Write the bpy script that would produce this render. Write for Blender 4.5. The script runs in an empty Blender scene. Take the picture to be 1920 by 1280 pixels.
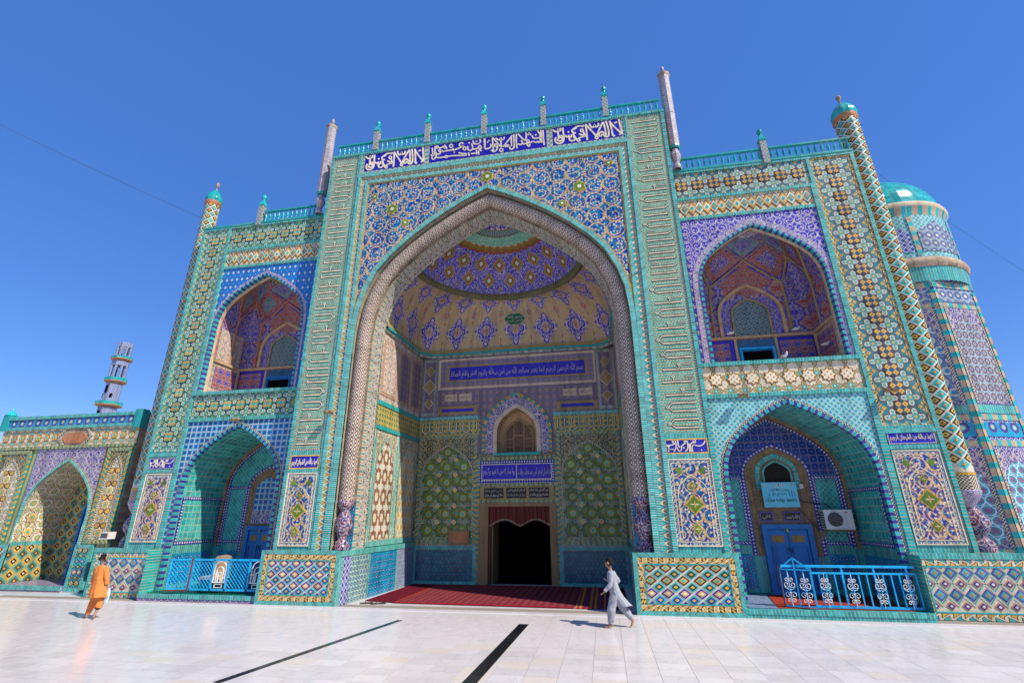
import bpy, bmesh, math, random
from math import sin, cos, pi, sqrt, radians
from mathutils import Vector, Matrix

# ------------------------------------------------------------------ camera, sky, sun, exposure
S = 4.0 / 3.0                      # author units -> metres
SC = bpy.context.scene
COL = SC.collection
random.seed(7)

camd = bpy.data.cameras.new('camera')
cam = bpy.data.objects.new('camera', camd)
COL.objects.link(cam)
SC.camera = cam
YAW, PIT, ROL, FPX = -0.17934401, 0.35069119, -0.00678255, 886.9813585
fwd = Vector((sin(YAW) * cos(PIT), cos(YAW) * cos(PIT), sin(PIT)))
rt = Vector((cos(YAW), -sin(YAW), 0))
up = rt.cross(fwd)
rt2 = rt * cos(ROL) + up * sin(ROL)
up2 = up * cos(ROL) - rt * sin(ROL)
cam.matrix_world = Matrix((
    (rt2.x, up2.x, -fwd.x, 2.68762976 * S),
    (rt2.y, up2.y, -fwd.y, -10.48222833 * S),
    (rt2.z, up2.z, -fwd.z, 1.8 * S), (0, 0, 0, 1)))
camd.sensor_width = 36.0
camd.lens = 36.0 * FPX / 1920.0
camd.clip_start = 0.1
camd.clip_end = 6000

SUN_EL, SUN_DX, SUN_DY = radians(46), 1.0, -0.5          # towards the sun: right and in front of the facade
world = bpy.data.worlds.new('World')
SC.world = world
world.use_nodes = True
wn = world.node_tree
bg = wn.nodes['Background']
sky = wn.nodes.new('ShaderNodeTexSky')
sky.sky_type = 'NISHITA'
sky.sun_disc = False
sky.sun_elevation = SUN_EL
sky.sun_rotation = math.atan2(SUN_DX, SUN_DY)
sky.altitude = 900.0
sky.air_density = 1.0
sky.dust_density = 0.05
sky.ozone_density = 2.0
hs = wn.nodes.new('ShaderNodeHueSaturation')
hs.inputs['Hue'].default_value = 0.511
hs.inputs['Saturation'].default_value = 1.30
hs.inputs['Value'].default_value = 1.25
wn.links.new(sky.outputs[0], hs.inputs['Color'])
mx = wn.nodes.new('ShaderNodeMix'); mx.data_type = 'RGBA'
mx.inputs[0].default_value = 0.5
mx.inputs[7].default_value = (.62, 1.75, 5.4, 1)
wn.links.new(hs.outputs[0], mx.inputs[6])
wn.links.new(mx.outputs[2], bg.inputs[0])
bg.inputs[1].default_value = 0.115

sund = bpy.data.lights.new('sun', 'SUN')
sund.energy = 4.9
sund.angle = radians(0.55)
sund.color = (1.0, 0.92, 0.77)
sun = bpy.data.objects.new('sun', sund)
COL.objects.link(sun)
sun.location = (20, -20, 40)
h = sqrt(SUN_DX ** 2 + SUN_DY ** 2)
sdir = Vector((SUN_DX / h * cos(SUN_EL), SUN_DY / h * cos(SUN_EL), sin(SUN_EL)))
sun.rotation_euler = sdir.to_track_quat('Z', 'Y').to_euler()
SC.view_settings.view_transform = 'Standard'
SC.view_settings.look = 'None'
SC.view_settings.exposure = 0.36
SC.view_settings.gamma = 1.0
SC.view_settings.use_curve_mapping = False

# ------------------------------------------------------------------ node expressions
class E:
    __slots__ = ('c', 'v')
    def __init__(s, c, v): s.c = c; s.v = v
    def _m(s, op, *a): return s.c.math(op, s, *a)
    def __add__(s, o): return s._m('ADD', o)
    __radd__ = __add__
    def __mul__(s, o): return s._m('MULTIPLY', o)
    __rmul__ = __mul__
    def __sub__(s, o): return s._m('SUBTRACT', o)
    def __rsub__(s, o): return s.c.math('SUBTRACT', o, s)
    def __truediv__(s, o): return s._m('DIVIDE', o)
    def __neg__(s): return s * -1.0
    def __lt__(s, o): return s._m('LESS_THAN', o)
    def __gt__(s, o): return s._m('GREATER_THAN', o)
    def abs(s): return s._m('ABSOLUTE')
    def fl(s): return s._m('FLOOR')
    def fr(s): return s._m('FRACT')
    def sq(s): return s._m('SQRT')
    def mn(s, o): return s._m('MINIMUM', o)
    def mx(s, o): return s._m('MAXIMUM', o)
    def par(s): return (s.fl() * 0.5).fr() > 0.25      # 1 on odd cells
    def cen(s): return s.fr() - 0.5
    def sin(s): return s._m('SINE')

class Ctx:
    def __init__(s, mat):
        s.nt = mat.node_tree
        s.N = s.nt.nodes
        s.L = s.nt.links
        tc = s.N.new('ShaderNodeUVMap')
        tc.uv_map = 'UVMap'
        sp = s.N.new('ShaderNodeSeparateXYZ')
        s.L.new(tc.outputs[0], sp.inputs[0])
        s.uv = tc.outputs[0]
        s.u = E(s, sp.outputs[0]); s.v = E(s, sp.outputs[1])
        s.geo = None
    def sock(s, inp, v):
        if isinstance(v, E): v = v.v
        if isinstance(v, (int, float)): inp.default_value = v
        elif isinstance(v, tuple): inp.default_value = v if len(v) == 4 else (*v, 1)
        else: s.L.new(v, inp)
    def math(s, op, *a):
        n = s.N.new('ShaderNodeMath'); n.operation = op
        for i, x in enumerate(a): s.sock(n.inputs[i], x)
        return E(s, n.outputs[0])
    def vec(s, x, y, z=0.0):
        n = s.N.new('ShaderNodeCombineXYZ')
        for i, q in enumerate((x, y, z)): s.sock(n.inputs[i], q)
        return n.outputs[0]
    def mix(s, f, a, b):
        n = s.N.new('ShaderNodeMix'); n.data_type = 'RGBA'
        s.sock(n.inputs[0], f); s.sock(n.inputs[6], a); s.sock(n.inputs[7], b)
        return n.outputs[2]
    def mulc(s, col, f):
        n = s.N.new('ShaderNodeMix'); n.data_type = 'RGBA'; n.blend_type = 'MULTIPLY'
        n.inputs[0].default_value = 1.0
        s.sock(n.inputs[6], col)
        s.sock(n.inputs[7], s.vec(f, f, f))
        return n.outputs[2]
    def rnd(s, x, y):
        n = s.N.new('ShaderNodeTexWhiteNoise'); n.noise_dimensions = '2D'
        s.L.new(s.vec(x, y), n.inputs['Vector'])
        return E(s, n.outputs['Value'])
    def noise(s, scale, detail=3.0, vec=None, rough=0.5):
        n = s.N.new('ShaderNodeTexNoise')
        n.inputs['Scale'].default_value = scale
        n.inputs['Detail'].default_value = detail
        n.inputs['Roughness'].default_value = rough
        s.L.new(vec if vec is not None else s.pos(), n.inputs['Vector'])
        return E(s, n.outputs['Fac'])
    def voro(s, scale, vec=None, rnd=0.6):
        n = s.N.new('ShaderNodeTexVoronoi'); n.voronoi_dimensions = '2D'
        n.inputs['Scale'].default_value = scale
        n.inputs['Randomness'].default_value = rnd
        s.L.new(vec if vec is not None else s.uv, n.inputs['Vector'])
        sp = s.N.new('ShaderNodeSeparateColor')
        s.L.new(n.outputs['Color'], sp.inputs[0])
        return E(s, n.outputs['Distance']), E(s, sp.outputs[0]), E(s, sp.outputs[1])
    def pos(s):
        if s.geo is None:
            g = s.N.new('ShaderNodeNewGeometry'); s.geo = g.outputs['Position']
        return s.geo

MATS = {}
def mat(name, fn, rough=0.3, spec=0.32, wear=0.25, var=0.0, bump=0.0, metal=0.0, grain=0.30):
    m = bpy.data.materials.new(name); m.use_nodes = True
    c = Ctx(m)
    b = m.node_tree.nodes['Principled BSDF']
    col = fn(c)
    if name.endswith('_glaze'):      # no two pieces fired alike
        oi = c.N.new('ShaderNodeObjectInfo'); col = c.mulc(col, E(c, oi.outputs['Random']) * .45 + .74)
    if grain:      # every small glazed piece takes the kiln differently
        col = c.mulc(col, 1.0 - grain * 0.5 + grain * c.rnd((c.u / 0.028).fl(), (c.v / 0.028).fl()) - grain * .35 * c.rnd((c.u / .31).fl(), (c.v / .27).fl()))
    if wear:       # dust and weathering
        n = c.noise(0.9, 6.0, rough=0.65)
        k = ((n - 0.52) * 3.0).mx(0.0).mn(1.0) * wear
        col = c.mix(k, col, (.40, .33, .23))
        st_ = c.noise(1.0, 3.0, c.vec(c.u * 5.0, c.v * .7))
        if not name.startswith('marble'): col = c.mulc(col, 1.04 - ((st_ - .48) * 1.6).mx(0.0).mn(.3))
    c.sock(b.inputs['Base Color'], col)
    n2 = c.noise(5.0, 2.0)
    c.sock(b.inputs['Roughness'], n2 * 0.25 + (rough - 0.12))
    b.inputs['Specular IOR Level'].default_value = spec
    b.inputs['Metallic'].default_value = metal
    if bump:
        bn = c.N.new('ShaderNodeBump'); bn.inputs['Strength'].default_value = bump
        bn.inputs['Distance'].default_value = 0.01
        cl = name.endswith('_cloth')
        if cl: bn.inputs['Distance'].default_value = 0.06
        c.sock(bn.inputs['Height'], c.noise(7.0 if cl else 18.0, 3.0))
        c.L.new(bn.outputs[0], b.inputs['Normal'])
    MATS[name] = m
    return m

TQ = (.018, .37, .36); TQD = (.01, .25, .27); COB = (.018, .016, .33); WHT = (.64, .56, .40); YEL = (.62, .36, .06)
BLK = (.03, .02, .022); BEI = (.46, .33, .21); GRN = (.13, .27, .03); BRN = (.13, .045, .025); CYA = (.01, .22, .42)
PUR = (.07, .04, .26); JNT = (.42, .33, .20); NAV = (.012, .03, .16); RED = (.32, .03, .02); ORG = (.5, .17, .04)
TAN = (.40, .27, .13); SAND = (.50, .39, .27); TGR = (.06, .34, .27)

def solid(col, v=0.12):
    def f(c): return c.mulc(col, 1.0 - v * 0.5 + v * c.noise(3.0, 4.0))
    return f

def course(w, A, B=None, J=JNT, W=None, jn=0.2):
    def f(c):
        t = c.u / w
        cell = t.fl()
        r = c.rnd(cell, (c.v / 0.31).fl() * 0.0 + 3.0)
        a = c.mulc(A, r * 0.5 + 0.72)
        if B is not None: a = c.mix(t.par(), a, c.mulc(B, r * 0.4 + 0.8))
        col = c.mix(t.fr() < jn, a, J)
        if W: col = c.mix(((c.v - W / 2).abs() > W * 0.42), col, J)
        return col
    return f

def checker(p, A, B, q=None):
    def f(c):
        return c.mix(((c.u / p).fl() + (c.v / (q or p)).fl()).par(), A, B)
    return f

def dotrow(p, bgc, dot, r=0.33, q=None):
    def f(c):
        a = (c.u / p).cen().abs(); b = (c.v / (q or p)).cen().abs()
        return c.mix((a + b) < r, bgc, dot)
    return f

def zigzag(p, W, c1=WHT, c2=BRN, c3=YEL, c4=TQ):
    def f(c):
        tri = ((c.u / p).cen().abs() * 2.0)
        d = (c.v / W) * 1.0 - tri
        col = c.mix(d > 0.0, c4, c3)
        col = c.mix(d.abs() < 0.42, col, c2)
        return c.mix(d.abs() < 0.24, col, c1)
    return f

def star_d(c, u, v, p):
    a = (u / p).cen().abs(); b = (v / p).cen().abs()
    return a.mx(b).mn((a + b) * 0.7071), a, b

def starnet(p, base=TQ, inner=TGR, sq=YEL, line=(.50, .50, .42), out=BLK):
    def f(c):
        s, a, b = star_d(c, c.u, c.v, p)
        s2, a2, b2 = star_d(c, c.u + p / 2, c.v + p / 2, p)
        s3, a3, b3 = star_d(c, c.u + p / 2, c.v, p)
        s4, a4, b4 = star_d(c, c.u, c.v + p / 2, p)
        col = c.mix(s < 0.44, base, line)
        col = c.mix(s2 < 0.19, col, line)
        col = c.mix(s2 < 0.155, col, base)
        col = c.mix(s2 < 0.06, col, sq)
        small = s3.mn(s4)
        col = c.mix(small < 0.085, col, line)
        col = c.mix(small < 0.06, col, inner)
        col = c.mix(s < 0.37, col, out)
        col = c.mix(s < 0.325, col, inner)
        m = ((a - 0.0).abs() + (b - 0.17).abs()).mn((a - 0.17).abs() + (b - 0.0).abs())
        col = c.mix(m < 0.12, col, sq)
        col = c.mix(m < 0.035, col, ORG)
        return col
    return f

def kufi_base(c):
    p = 0.062
    row = (c.v / p).fl()
    uu = c.u + row * (p * 0.5)
    a = (uu / p).cen(); b = (c.v / p).cen()
    r = (a * a + b * b).sq()
    t = c.rnd((c.u / 0.2).fl(), (c.v / 0.2).fl())
    col = c.mix(t, (.04, .33, .27), (.06, .37, .31))
    col = c.mix(r < 0.36, col, (.45, .47, .33))
    col = c.mix(r < 0.24, col, (.60, .34, .07))
    return c.mix(r < 0.1, col, ORG)

def rosette(p, bgc, ring, dot, lines=BLK):
    """hexagonal net of little rosettes"""
    def f(c):
        row = (c.v / p).fl()
        a = (c.u / p + row * 0.5).cen(); b = (c.v / p).cen()
        r = (a * a + b * b).sq()
        col = c.mix((r - 0.46).abs() < 0.06, bgc, lines)
        col = c.mix((r - 0.30).abs() < 0.09, col, ring)
        return c.mix(r < 0.14, col, dot)
    return f

def arabesque(p, bg1, bg2, line, flower=WHT, fc=YEL, fs=1.0, turns=3.0, leaf=None, lw=0.10, seed=0.0, fr_=0.27):
    def f(c):
        U = c.u + seed; V = c.v
        iu = (U / p).par()
        a = (U / p).cen() * (iu * 2.0 - 1.0); b = (V / p).cen()
        r = (a * a + b * b).sq()
        th = c.math('ARCTAN2', b, a) / (2 * pi)
        sp = (r * turns + th).fr()
        d1, q1, q2 = c.voro(1.0 / (0.085 * fs), rnd=0.75)
        d2, q3, q4 = c.voro(1.0 / (0.05 * fs), rnd=1.0)
        col = c.mix(q3 > 0.5, bg1, bg2)
        if leaf is not None: col = c.mix((d2 < 0.36) * (q4 > 0.55), col, leaf)
        ln = ((sp - 0.5).abs() < lw) * (r < 0.47)
        ln = ln.mx((r - 0.49).abs() < 0.028)
        col = c.mix(ln, col, line)
        col = c.mix((d1 < fr_) * (q1 > 0.38), col, flower)
        return c.mix((d1 < 0.11) * (q1 > 0.38), col, fc)
    return f

def painted(p, bg1, bg2, a1, a2, seed=0.0):
    """painted plaster ornament: symmetrical leafy scrolls"""
    a1 = tuple(x * .66 for x in a1); a2 = tuple(x * .66 for x in a2)
    def f(c):
        a = ((c.u + seed) / p).cen().abs(); b = (c.v / p).cen().abs()
        vec = c.vec(a * p, b * p)
        n = c.noise(2.6 / p, 2.0, vec)
        n2 = c.noise(5.5 / p, 2.0, vec)
        col = c.mix(((a + b) < 0.42), bg1, bg2)
        col = c.mix((n - 0.5).abs() < 0.014, col, (.36, .29, .22))
        col = c.mix((n2 - 0.59) > 0.0, col, a1)
        col = c.mix((n2 - 0.5).abs() < 0.022, col, a2)
        return col
    return f

def hexdots(p, base, ring, dot, mortar=None):
    def f(c):
        row = (c.v / (p * 0.87)).fl()
        a = (c.u / p + row * 0.5).cen(); b = (c.v / (p * 0.87)).cen()
        r = (a * a + b * b).sq()
        s = a.abs().mx(b.abs()).mn((a.abs() + b.abs()) * 0.7071)
        t = c.rnd((c.u / p + row * 0.5).fl(), row)
        col = c.mulc(base, t * 0.5 + 0.75)
        if mortar is not None: col = c.mix((r - 0.5).abs() < 0.05, col, mortar)
        col = c.mix(s < 0.24, col, ring)
        return c.mix(r < 0.12, col, dot)
    return f

def net(p, base, line, q=None, lw=0.10, base2=None):
    def f(c):
        a = (c.u / p).cen().abs(); b = (c.v / (q or p)).cen().abs()
        t = c.rnd((c.u / p).fl(), (c.v / (q or p)).fl())
        col = c.mulc(base, t * 0.45 + 0.78)
        if base2 is not None: col = c.mix((a + b) < 0.25, col, base2)
        return c.mix(((a + b) - 0.5).abs() < lw, col, line)
    return f

def tilegrid(p, A, J=JNT, jw=0.08, q=None, B=None, r=0.22):
    def f(c):
        a = (c.u / p).cen().abs(); b = (c.v / (q or p)).cen().abs()
        t = c.rnd((c.u / p).fl(), (c.v / (q or p)).fl())
        col = c.mulc(A, t * 0.55 + 0.7)
        if B is not None: col = c.mix((a + b) < r, col, B)
        return c.mix(a.mx(b) > (0.5 - jw), col, J)
    return f

def star_grid(p, bgc, star, cen, J=JNT):
    def f(c):
        s, a, b = star_d(c, c.u, c.v, p)
        col = c.mix(a.mx(b) > 0.46, bgc, J)
        col = c.mix(s < 0.36, col, star)
        col = c.mix((a - b).abs() < 0.03, col, bgc)
        return c.mix(s < 0.1, col, cen)
    return f

def stars8(p, q, base, star, ring, cen, line=WHT, out=BLK):
    """rows of eight pointed stars with white interlace and crosses between"""
    def f(c):
        a = (c.u / p).cen().abs(); b = (c.v / q).cen().abs()
        s = a.mx(b).mn((a + b) * 0.7071)
        a2 = (c.u / p + 0.5).cen().abs(); b2 = (c.v / q + 0.5).cen().abs()
        s2 = a2.mx(b2).mn((a2 + b2) * 0.7071)
        col = c.mix(((a2 - b2).abs() < 0.05), base, line)
        col = c.mix(s2 < 0.2, col, line)
        col = c.mix(s2 < 0.16, col, ring)
        col = c.mix(s2 < 0.07, col, cen)
        col = c.mix(s < 0.42, col, line)
        col = c.mix(s < 0.37, col, out)
        col = c.mix(s < 0.33, col, star)
        col = c.mix(s < 0.18, col, ring)
        return c.mix(s < 0.09, col, cen)
    return f

def lozenges(p, q, cols, band=WHT, bw=0.13, off=0.0):
    """diagonal lattice of nested lozenges, the colour changing by row"""
    def f(c):
        x = c.u / p; y = c.v / q + off
        A = x + y; B = x - y
        a = A.cen().abs(); b = B.cen().abs()
        m = a.mx(b)
        par = (A.fl() + B.fl()).par()
        outer = c.mix(par, cols[0], cols[3]); mid = c.mix(par, cols[1], cols[4]); inn = c.mix(par, cols[2], cols[5])
        col = c.mix(m > (0.5 - bw), outer, band)
        col = c.mix(m < 0.24, col, mid)
        return c.mix(m < 0.1, col, inn)
    return f

# mosaic and tile materials
mat('turquoise_course', course(.062, TQ))
mat('turquoise_course_fine', course(.045, TQ, J=WHT))
mat('blue_turquoise_course', course(.07, TQ, (.03, .04, .26), J=(.25, .30, .26), jn=.12))
mat('turquoise_yellow_course', course(.07, (.03, .26, .22), (.50, .31, .05), J=(.25, .2, .1), jn=.12))
mat('tan_turquoise_course', course(.13, TQ, BEI, J=BEI, jn=.12))
mat('soffit_course', course(.07, (.10, .30, .28), BEI, J=WHT, jn=.25))
mat('black_white_check', checker(.03, WHT, BLK))
mat('yellow_black_check', lambda c: c.mix(((c.u / .05).fl() + (c.v / .05).fl()).par(), YEL, c.mix(((c.u / .05 + c.v / .05) / 2).par(), WHT, BLK)))
mat('blue_white_dots', dotrow(.075, COB, WHT, .36))
mat('zigzag_band', zigzag(.15, .15))
mat('zigzag_gold', zigzag(.2, .1, WHT, BRN, YEL, TQ))
mat('star_net_left', starnet(.40, base=(.05, .32, .24), inner=(.05, .28, .18)))
mat('star_net_right', starnet(.40, base=(.07, .31, .27), inner=(.04, .19, .22), out=BRN))
mat('star_net_pale', starnet(.30, base=TQ, inner=WHT, sq=WHT, line=YEL, out=BRN))
mat('lozenge_strip', lozenges(.34, .44, (YEL, WHT, TQ, YEL, BRN, YEL), WHT, .14))
mat('kufic_ground', kufi_base)
mat('kufic_ground_gold', lambda c: c.mix(((c.u / .07).par() * (c.v / .07).par()) > .5, c.mix((c.noise(30.) - .5) > 0., (.22, .27, .10), YEL), (.04, .18, .12)))
mat('spandrel_scroll', arabesque(.46, (.02, .03, .27), (.01, .15, .34), (.58, .33, .10), leaf=(.02, .30, .36), turns=2.2, fs=.9, lw=.06))
mat('blue_scroll', arabesque(.22, (.03, .025, .36), (.06, .05, .46), (.50, .44, .44), (.50, .44, .42), (.3, .2, .5), turns=2.2, lw=.11, fs=.7))
mat('balcony_spandrel_blue', lozenges(.17, .24, (COB, WHT, WHT, CYA, COB, WHT), (.01, .18, .55), .16))
mat('floral_panel', arabesque(.30, (.02, .03, .24), (.02, .09, .27), (.58, .35, .10), leaf=(.02, .27, .33), turns=2.2, lw=.10, fs=.85))
mat('floral_panel_warm', arabesque(.30, (.03, .03, .25), (.14, .08, .18), (.56, .34, .14), leaf=(.08, .28, .34), turns=2.2, lw=.11, fs=.85))
mat('floral_border', arabesque(.1, (.03, .16, .24), (.03, .05, .22), WHT, WHT, YEL, fs=.6, turns=2.0))
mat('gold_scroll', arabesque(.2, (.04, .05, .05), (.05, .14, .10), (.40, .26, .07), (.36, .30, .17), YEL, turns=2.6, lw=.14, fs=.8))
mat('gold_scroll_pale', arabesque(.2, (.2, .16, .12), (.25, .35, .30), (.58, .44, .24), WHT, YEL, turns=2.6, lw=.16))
mat('violet_scroll', arabesque(.2, (.07, .05, .28), (.20, .17, .30), (.50, .44, .40), (.5, .42, .36), (.5, .1, .1), turns=2.4, lw=.12, fs=.7))
mat('roll_rosettes', rosette(.095, (.66, .59, .48), (.24, .14, .09), WHT, (.08, .05, .07)), rough=.38, wear=.2)
mat('soffit_brown', lambda c: c.mix(rosette(.2, (0, 0, 0), (0, 0, 0), (1, 1, 1), (0, 0, 0))(c), arabesque(.12, (.45, .40, .34), (.25, .3, .3), (.55, .50, .42), (.15, .1, .1), BRN, fs=.6)(c), (.14, .07, .05)), wear=.4, spec=.2, rough=.6)
mat('net_turquoise', net(.12, (.02, .33, .32), (.30, .42, .34), lw=.05))
mat('net_turquoise_pale', net(.12, (.04, .36, .37), (.36, .52, .50), lw=.16, base2=(.02, .32, .46)))
mat('vault_turquoise', tilegrid(.13, (.02, .36, .34), (.33, .42, .32), .06, q=.16))
mat('tile_navy_grid', tilegrid(.15, (.015, .22, .40), (.42, .46, .48), .09, B=(.02, .05, .3), r=.3))
mat('tympanum_blue', star_grid(.17, (.02, .04, .28), (.01, .02, .22), CYA, (.24, .22, .2)))
mat('dado_blue_stars', hexdots(.13, (.01, .23, .36), COB, WHT), rough=.2)
mat('dado_dark_stars', hexdots(.115, (.015, .20, .24), (.02, .02, .15), (.4, .3, .25), BLK), rough=.25)
mat('dado_pale_stars', hexdots(.11, (.12, .22, .36), (.1, .1, .3), WHT, (.4, .4, .4)))
mat('dado_bluegreen', hexdots(.12, (.01, .28, .33), (.02, .03, .20), WHT, WHT))
mat('green_star_panel', stars8(.44, .46, (.03, .20, .17), (.09, .17, .02), (.38, .25, .03), TQ, line=(.30, .30, .20)))
mat('brown_cross_panel', stars8(.36, .5, (.36, .48, .42), (.24, .11, .06), WHT, WHT, line=(.62, .56, .46), out=(.25, .13, .08)))
mat('yellow_oval_panel', net(.2, YEL, WHT, q=.3, lw=.16, base2=(.25, .45, .40)))
mat('gold_cross_panel', stars8(.36, .36, (.50, .36, .12), WHT, (.20, .34, .24), YEL, line=WHT, out=BRN))
mat('gold_lozenge_panel', lozenges(.34, .34, (YEL, BLK, WHT, (.04, .25, .2), BRN, YEL), (.30, .34, .20), .09))
mat('step_hexagons', hexdots(.16, (.16, .10, .25), (.10, .20, .45), WHT, (.5, .42, .35)))
mat('frieze_blue', solid((.018, .016, .36), .5), rough=.2, wear=.12)
mat('white_glaze', solid(WHT), rough=.25, wear=.3, grain=0)
mat('turquoise_glaze', solid(TQ, .3), rough=.2, wear=.3, grain=0)
mat('turquoise_rail', solid((.02, .30, .29), .4), rough=.3, wear=.5, grain=0)
mat('green_glaze', solid((.10, .20, .02), .3), rough=.25, grain=0)
mat('yellow_glaze', solid(YEL, .2), rough=.25, wear=.15)
mat('black_glaze', solid(BLK, .2), rough=.25, wear=.1)
mat('brown_glaze', solid(BRN, .2), rough=.25, wear=.1)
mat('cobalt_glaze', solid(COB, .3), rough=.2, wear=.1)
mat('violet_glaze', solid((.10, .05, .30), .3), rough=.25, wear=.1)
mat('cyan_glaze', solid((.01, .24, .40), .2), rough=.2, wear=.1)
mat('navy_glaze', solid((.03, .09, .17), .3), rough=.25, wear=.1)
mat('terracotta', solid((.42, .17, .07), .3), rough=.6)
mat('mosaic_cream', solid((.34, .33, .20), .2), rough=.4, grain=0)
mat('dado_mosaic', checker(.024, WHT, (.60, .53, .44)), wear=.15)
mat('sand_plaster', solid((.46, .31, .17), .4), rough=.8, spec=.2, bump=.4, grain=0)
mat('brick_brown', tilegrid(.09, (.26, .16, .085), (.20, .13, .08), .06, q=.03), rough=.85, spec=.2, bump=.5, grain=0)
mat('pale_plaster', solid((.52, .42, .30), .3), rough=.8, spec=.2, grain=0)
mat('brick_dirty', tilegrid(.25, (.38, .28, .20), (.26, .2, .15), .05, q=.08), rough=.85, spec=.2, bump=.5)

def vault_paint(c):
    p, q = 1.0, 1.12
    a = (c.u / p).cen().abs(); b = (c.v / q + .07).cen().abs()
    d = a + b
    a2 = (c.u / p + .5).cen().abs(); b2 = (c.v / q + .57).cen().abs()
    d2 = a2 * 1.7 + b2
    n = c.noise(9.0, 2.0, c.vec(a * p, b * q))
    n2 = c.noise(15.0, 2.0, c.vec(a * p, b * q))
    dot, r1, r2 = c.voro(13.0, rnd=.7)
    col = c.mix(c.noise(2.), (.42, .30, .16), (.48, .35, .20))
    col = c.mix((dot < .2) * (r1 > .4), col, (.40, .40, .36))
    edge = d + (n - .5) * .35
    med = c.mix((n2 - .5) > -0.05, (.38, .32, .38), (.03, .02, .42))
    med = c.mix((n - .5).abs() < .02, med, WHT)
    col = c.mix(edge < .43, col, med)
    dd = a * 1.4 + b
    col = c.mix(dd < .15, col, WHT); col = c.mix(dd < .135, col, ORG); col = c.mix(dd < .07, col, WHT); col = c.mix(dd < .05, col, (.05, .1, .12))
    col = c.mix(d2 < .15, col, COB); col = c.mix(d2 < .12, col, WHT); col = c.mix(d2 < .10, col, RED); col = c.mix(d2 < .055, col, YEL)
    o = (a2 * 2.4 + (b2 - .24).abs())
    return c.mix(o < .07, col, (.42, .13, .03))
mat('vault_painted', vault_paint, rough=.6, spec=.25, wear=.05, grain=.12)

def dome_paint(c):     # u = angle in turns, v = radius
    w = ((c.u * 36.0).cen().abs()) * .12
    rr = c.v + w
    n = c.noise(9.0, 2.0); n2 = c.noise(15.0, 2.0)
    col = c.mix((n2 - .5).abs() < .020, (.018, .012, .42), (.44, .42, .52))
    col = c.mix((n - .5).abs() < .016, col, WHT)
    for q, off, sz in ((1.38, 0.0, .24), (1.86, .5, .26), (2.15, 0., .09)):
        a = (c.u * 20.0 + off).cen().abs() * (2 * pi * q / 20.); b = (c.v - q).abs()
        d = a * 1.5 + b
        col = c.mix(d < sz, col, (.30, .18, .05)); col = c.mix(d < sz * .6, col, (.16, .09, .03)); col = c.mix(d < sz * .32, col, (.5, .55, .5))
    col = c.mix(rr < 1.10, col, (.26, .07, .02)); col = c.mix(rr < 1.02, col, (.18, .17, .03)); col = c.mix(rr < .95, col, (.45, .12, .04))
    g = c.mix((n - .52).abs() < .03, (.12, .42, .30), (.42, .55, .46))
    col = c.mix(rr < .91, col, g)
    col = c.mix(c.v < .62, col, (.12, .12, .04))
    st = c.mix((c.u * 72).cen().abs() < .3, (.10, .16, .08), (.20, .28, .36))
    col = c.mix(c.v < .59, col, st); col = c.mix(c.v < .45, col, (.2, .18, .06))
    col = c.mix(c.v < .42, col, c.mix((n2 - .5) > 0., (.03, .02, .42), WHT)); return c.mix(c.v < .1, col, (.4, .3, .12))
mat('dome_painted', dome_paint, rough=.5, spec=.3, wear=0.0, grain=.1)
mat('ledge_olive', solid((.30, .22, .08), .3), rough=.7, grain=0)
mat('rim_green', lambda c: c.mix((c.u / .1).cen().abs() < .25, (.10, .11, .02), (.14, .12, .08)), rough=.7)
mat('ledge_grey', course(.12, (.20, .24, .22), (.30, .34, .30), J=(.35, .33, .25)), rough=.7)
mat('paint_red_blue', painted(.5, (.32, .04, .03), (.05, .03, .38), (.45, .38, .32), (.07, .05, .4)), rough=.5, wear=.05, grain=.1)
mat('paint_blue', painted(.4, (.04, .03, .40), (.06, .04, .44), (.42, .20, .14), WHT), rough=.5, wear=.05, grain=.1)
mat('paint_blue_red', painted(.6, (.05, .03, .36), (.34, .06, .05), (.50, .42, .36), (.5, .45, .5)), rough=.5, wear=.05, grain=.1)
mat('paint_red_panel', painted(.28, (.30, .035, .04), (.05, .04, .35), (.5, .5, .5), (.35, .3, .4)), rough=.5, wear=.05, grain=.1)
mat('paint_pale', painted(.45, (.56, .44, .30), (.58, .46, .33), (.30, .38, .36), (.2, .12, .35)), rough=.6, wear=.05, grain=.1)
mat('paint_violet', painted(.22, (.17, .12, .20), (.33, .23, .14), (.38, .28, .19), (.08, .05, .30)), rough=.5, wear=.05, grain=.1)
mat('paint_violet_dense', painted(.16, (.10, .08, .30), (.28, .18, .14), (.38, .30, .24), (.4, .34, .28)), rough=.5, wear=.05, grain=.1)
mat('window_rosettes', rosette(.14, (.30, .31, .27), (.02, .20, .20), RED, (.06, .06, .06)), grain=.1)
mat('paint_blue_plain', solid((.03, .02, .42), .2), rough=.45, wear=.05, grain=0)
mat('door_blue', solid((.004, .15, .42), .25), rough=.35, wear=.08, bump=.1, grain=0)
mat('rail_blue', solid((.01, .36, .68), .15), rough=.3, wear=.12, grain=0)
mat('rail_white', solid((.72, .70, .68), .15), rough=.4, wear=.1, grain=0)
mat('rust', solid((.16, .035, .02), .6), rough=.8, grain=0)
def wood(c):
    n = c.noise(6.0, 5.0, c.vec(c.u * 5.0, c.v * 0.6)); return c.mix(n, (.20, .11, .045), (.34, .20, .085))
mat('wood', wood, rough=.5, wear=.1, grain=0)
mat('wood_lattice', net(.05, (.05, .028, .012), (.26, .15, .07), lw=.14), rough=.6, wear=.05)
mat('wood_panel', net(.04, (.14, .06, .035), (.24, .13, .07), lw=.10), rough=.6, wear=.05)
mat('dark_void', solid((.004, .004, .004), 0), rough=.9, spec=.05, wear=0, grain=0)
mat('dark_room', solid((.02, .015, .012), .3), rough=.9, wear=0, grain=0)
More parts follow.
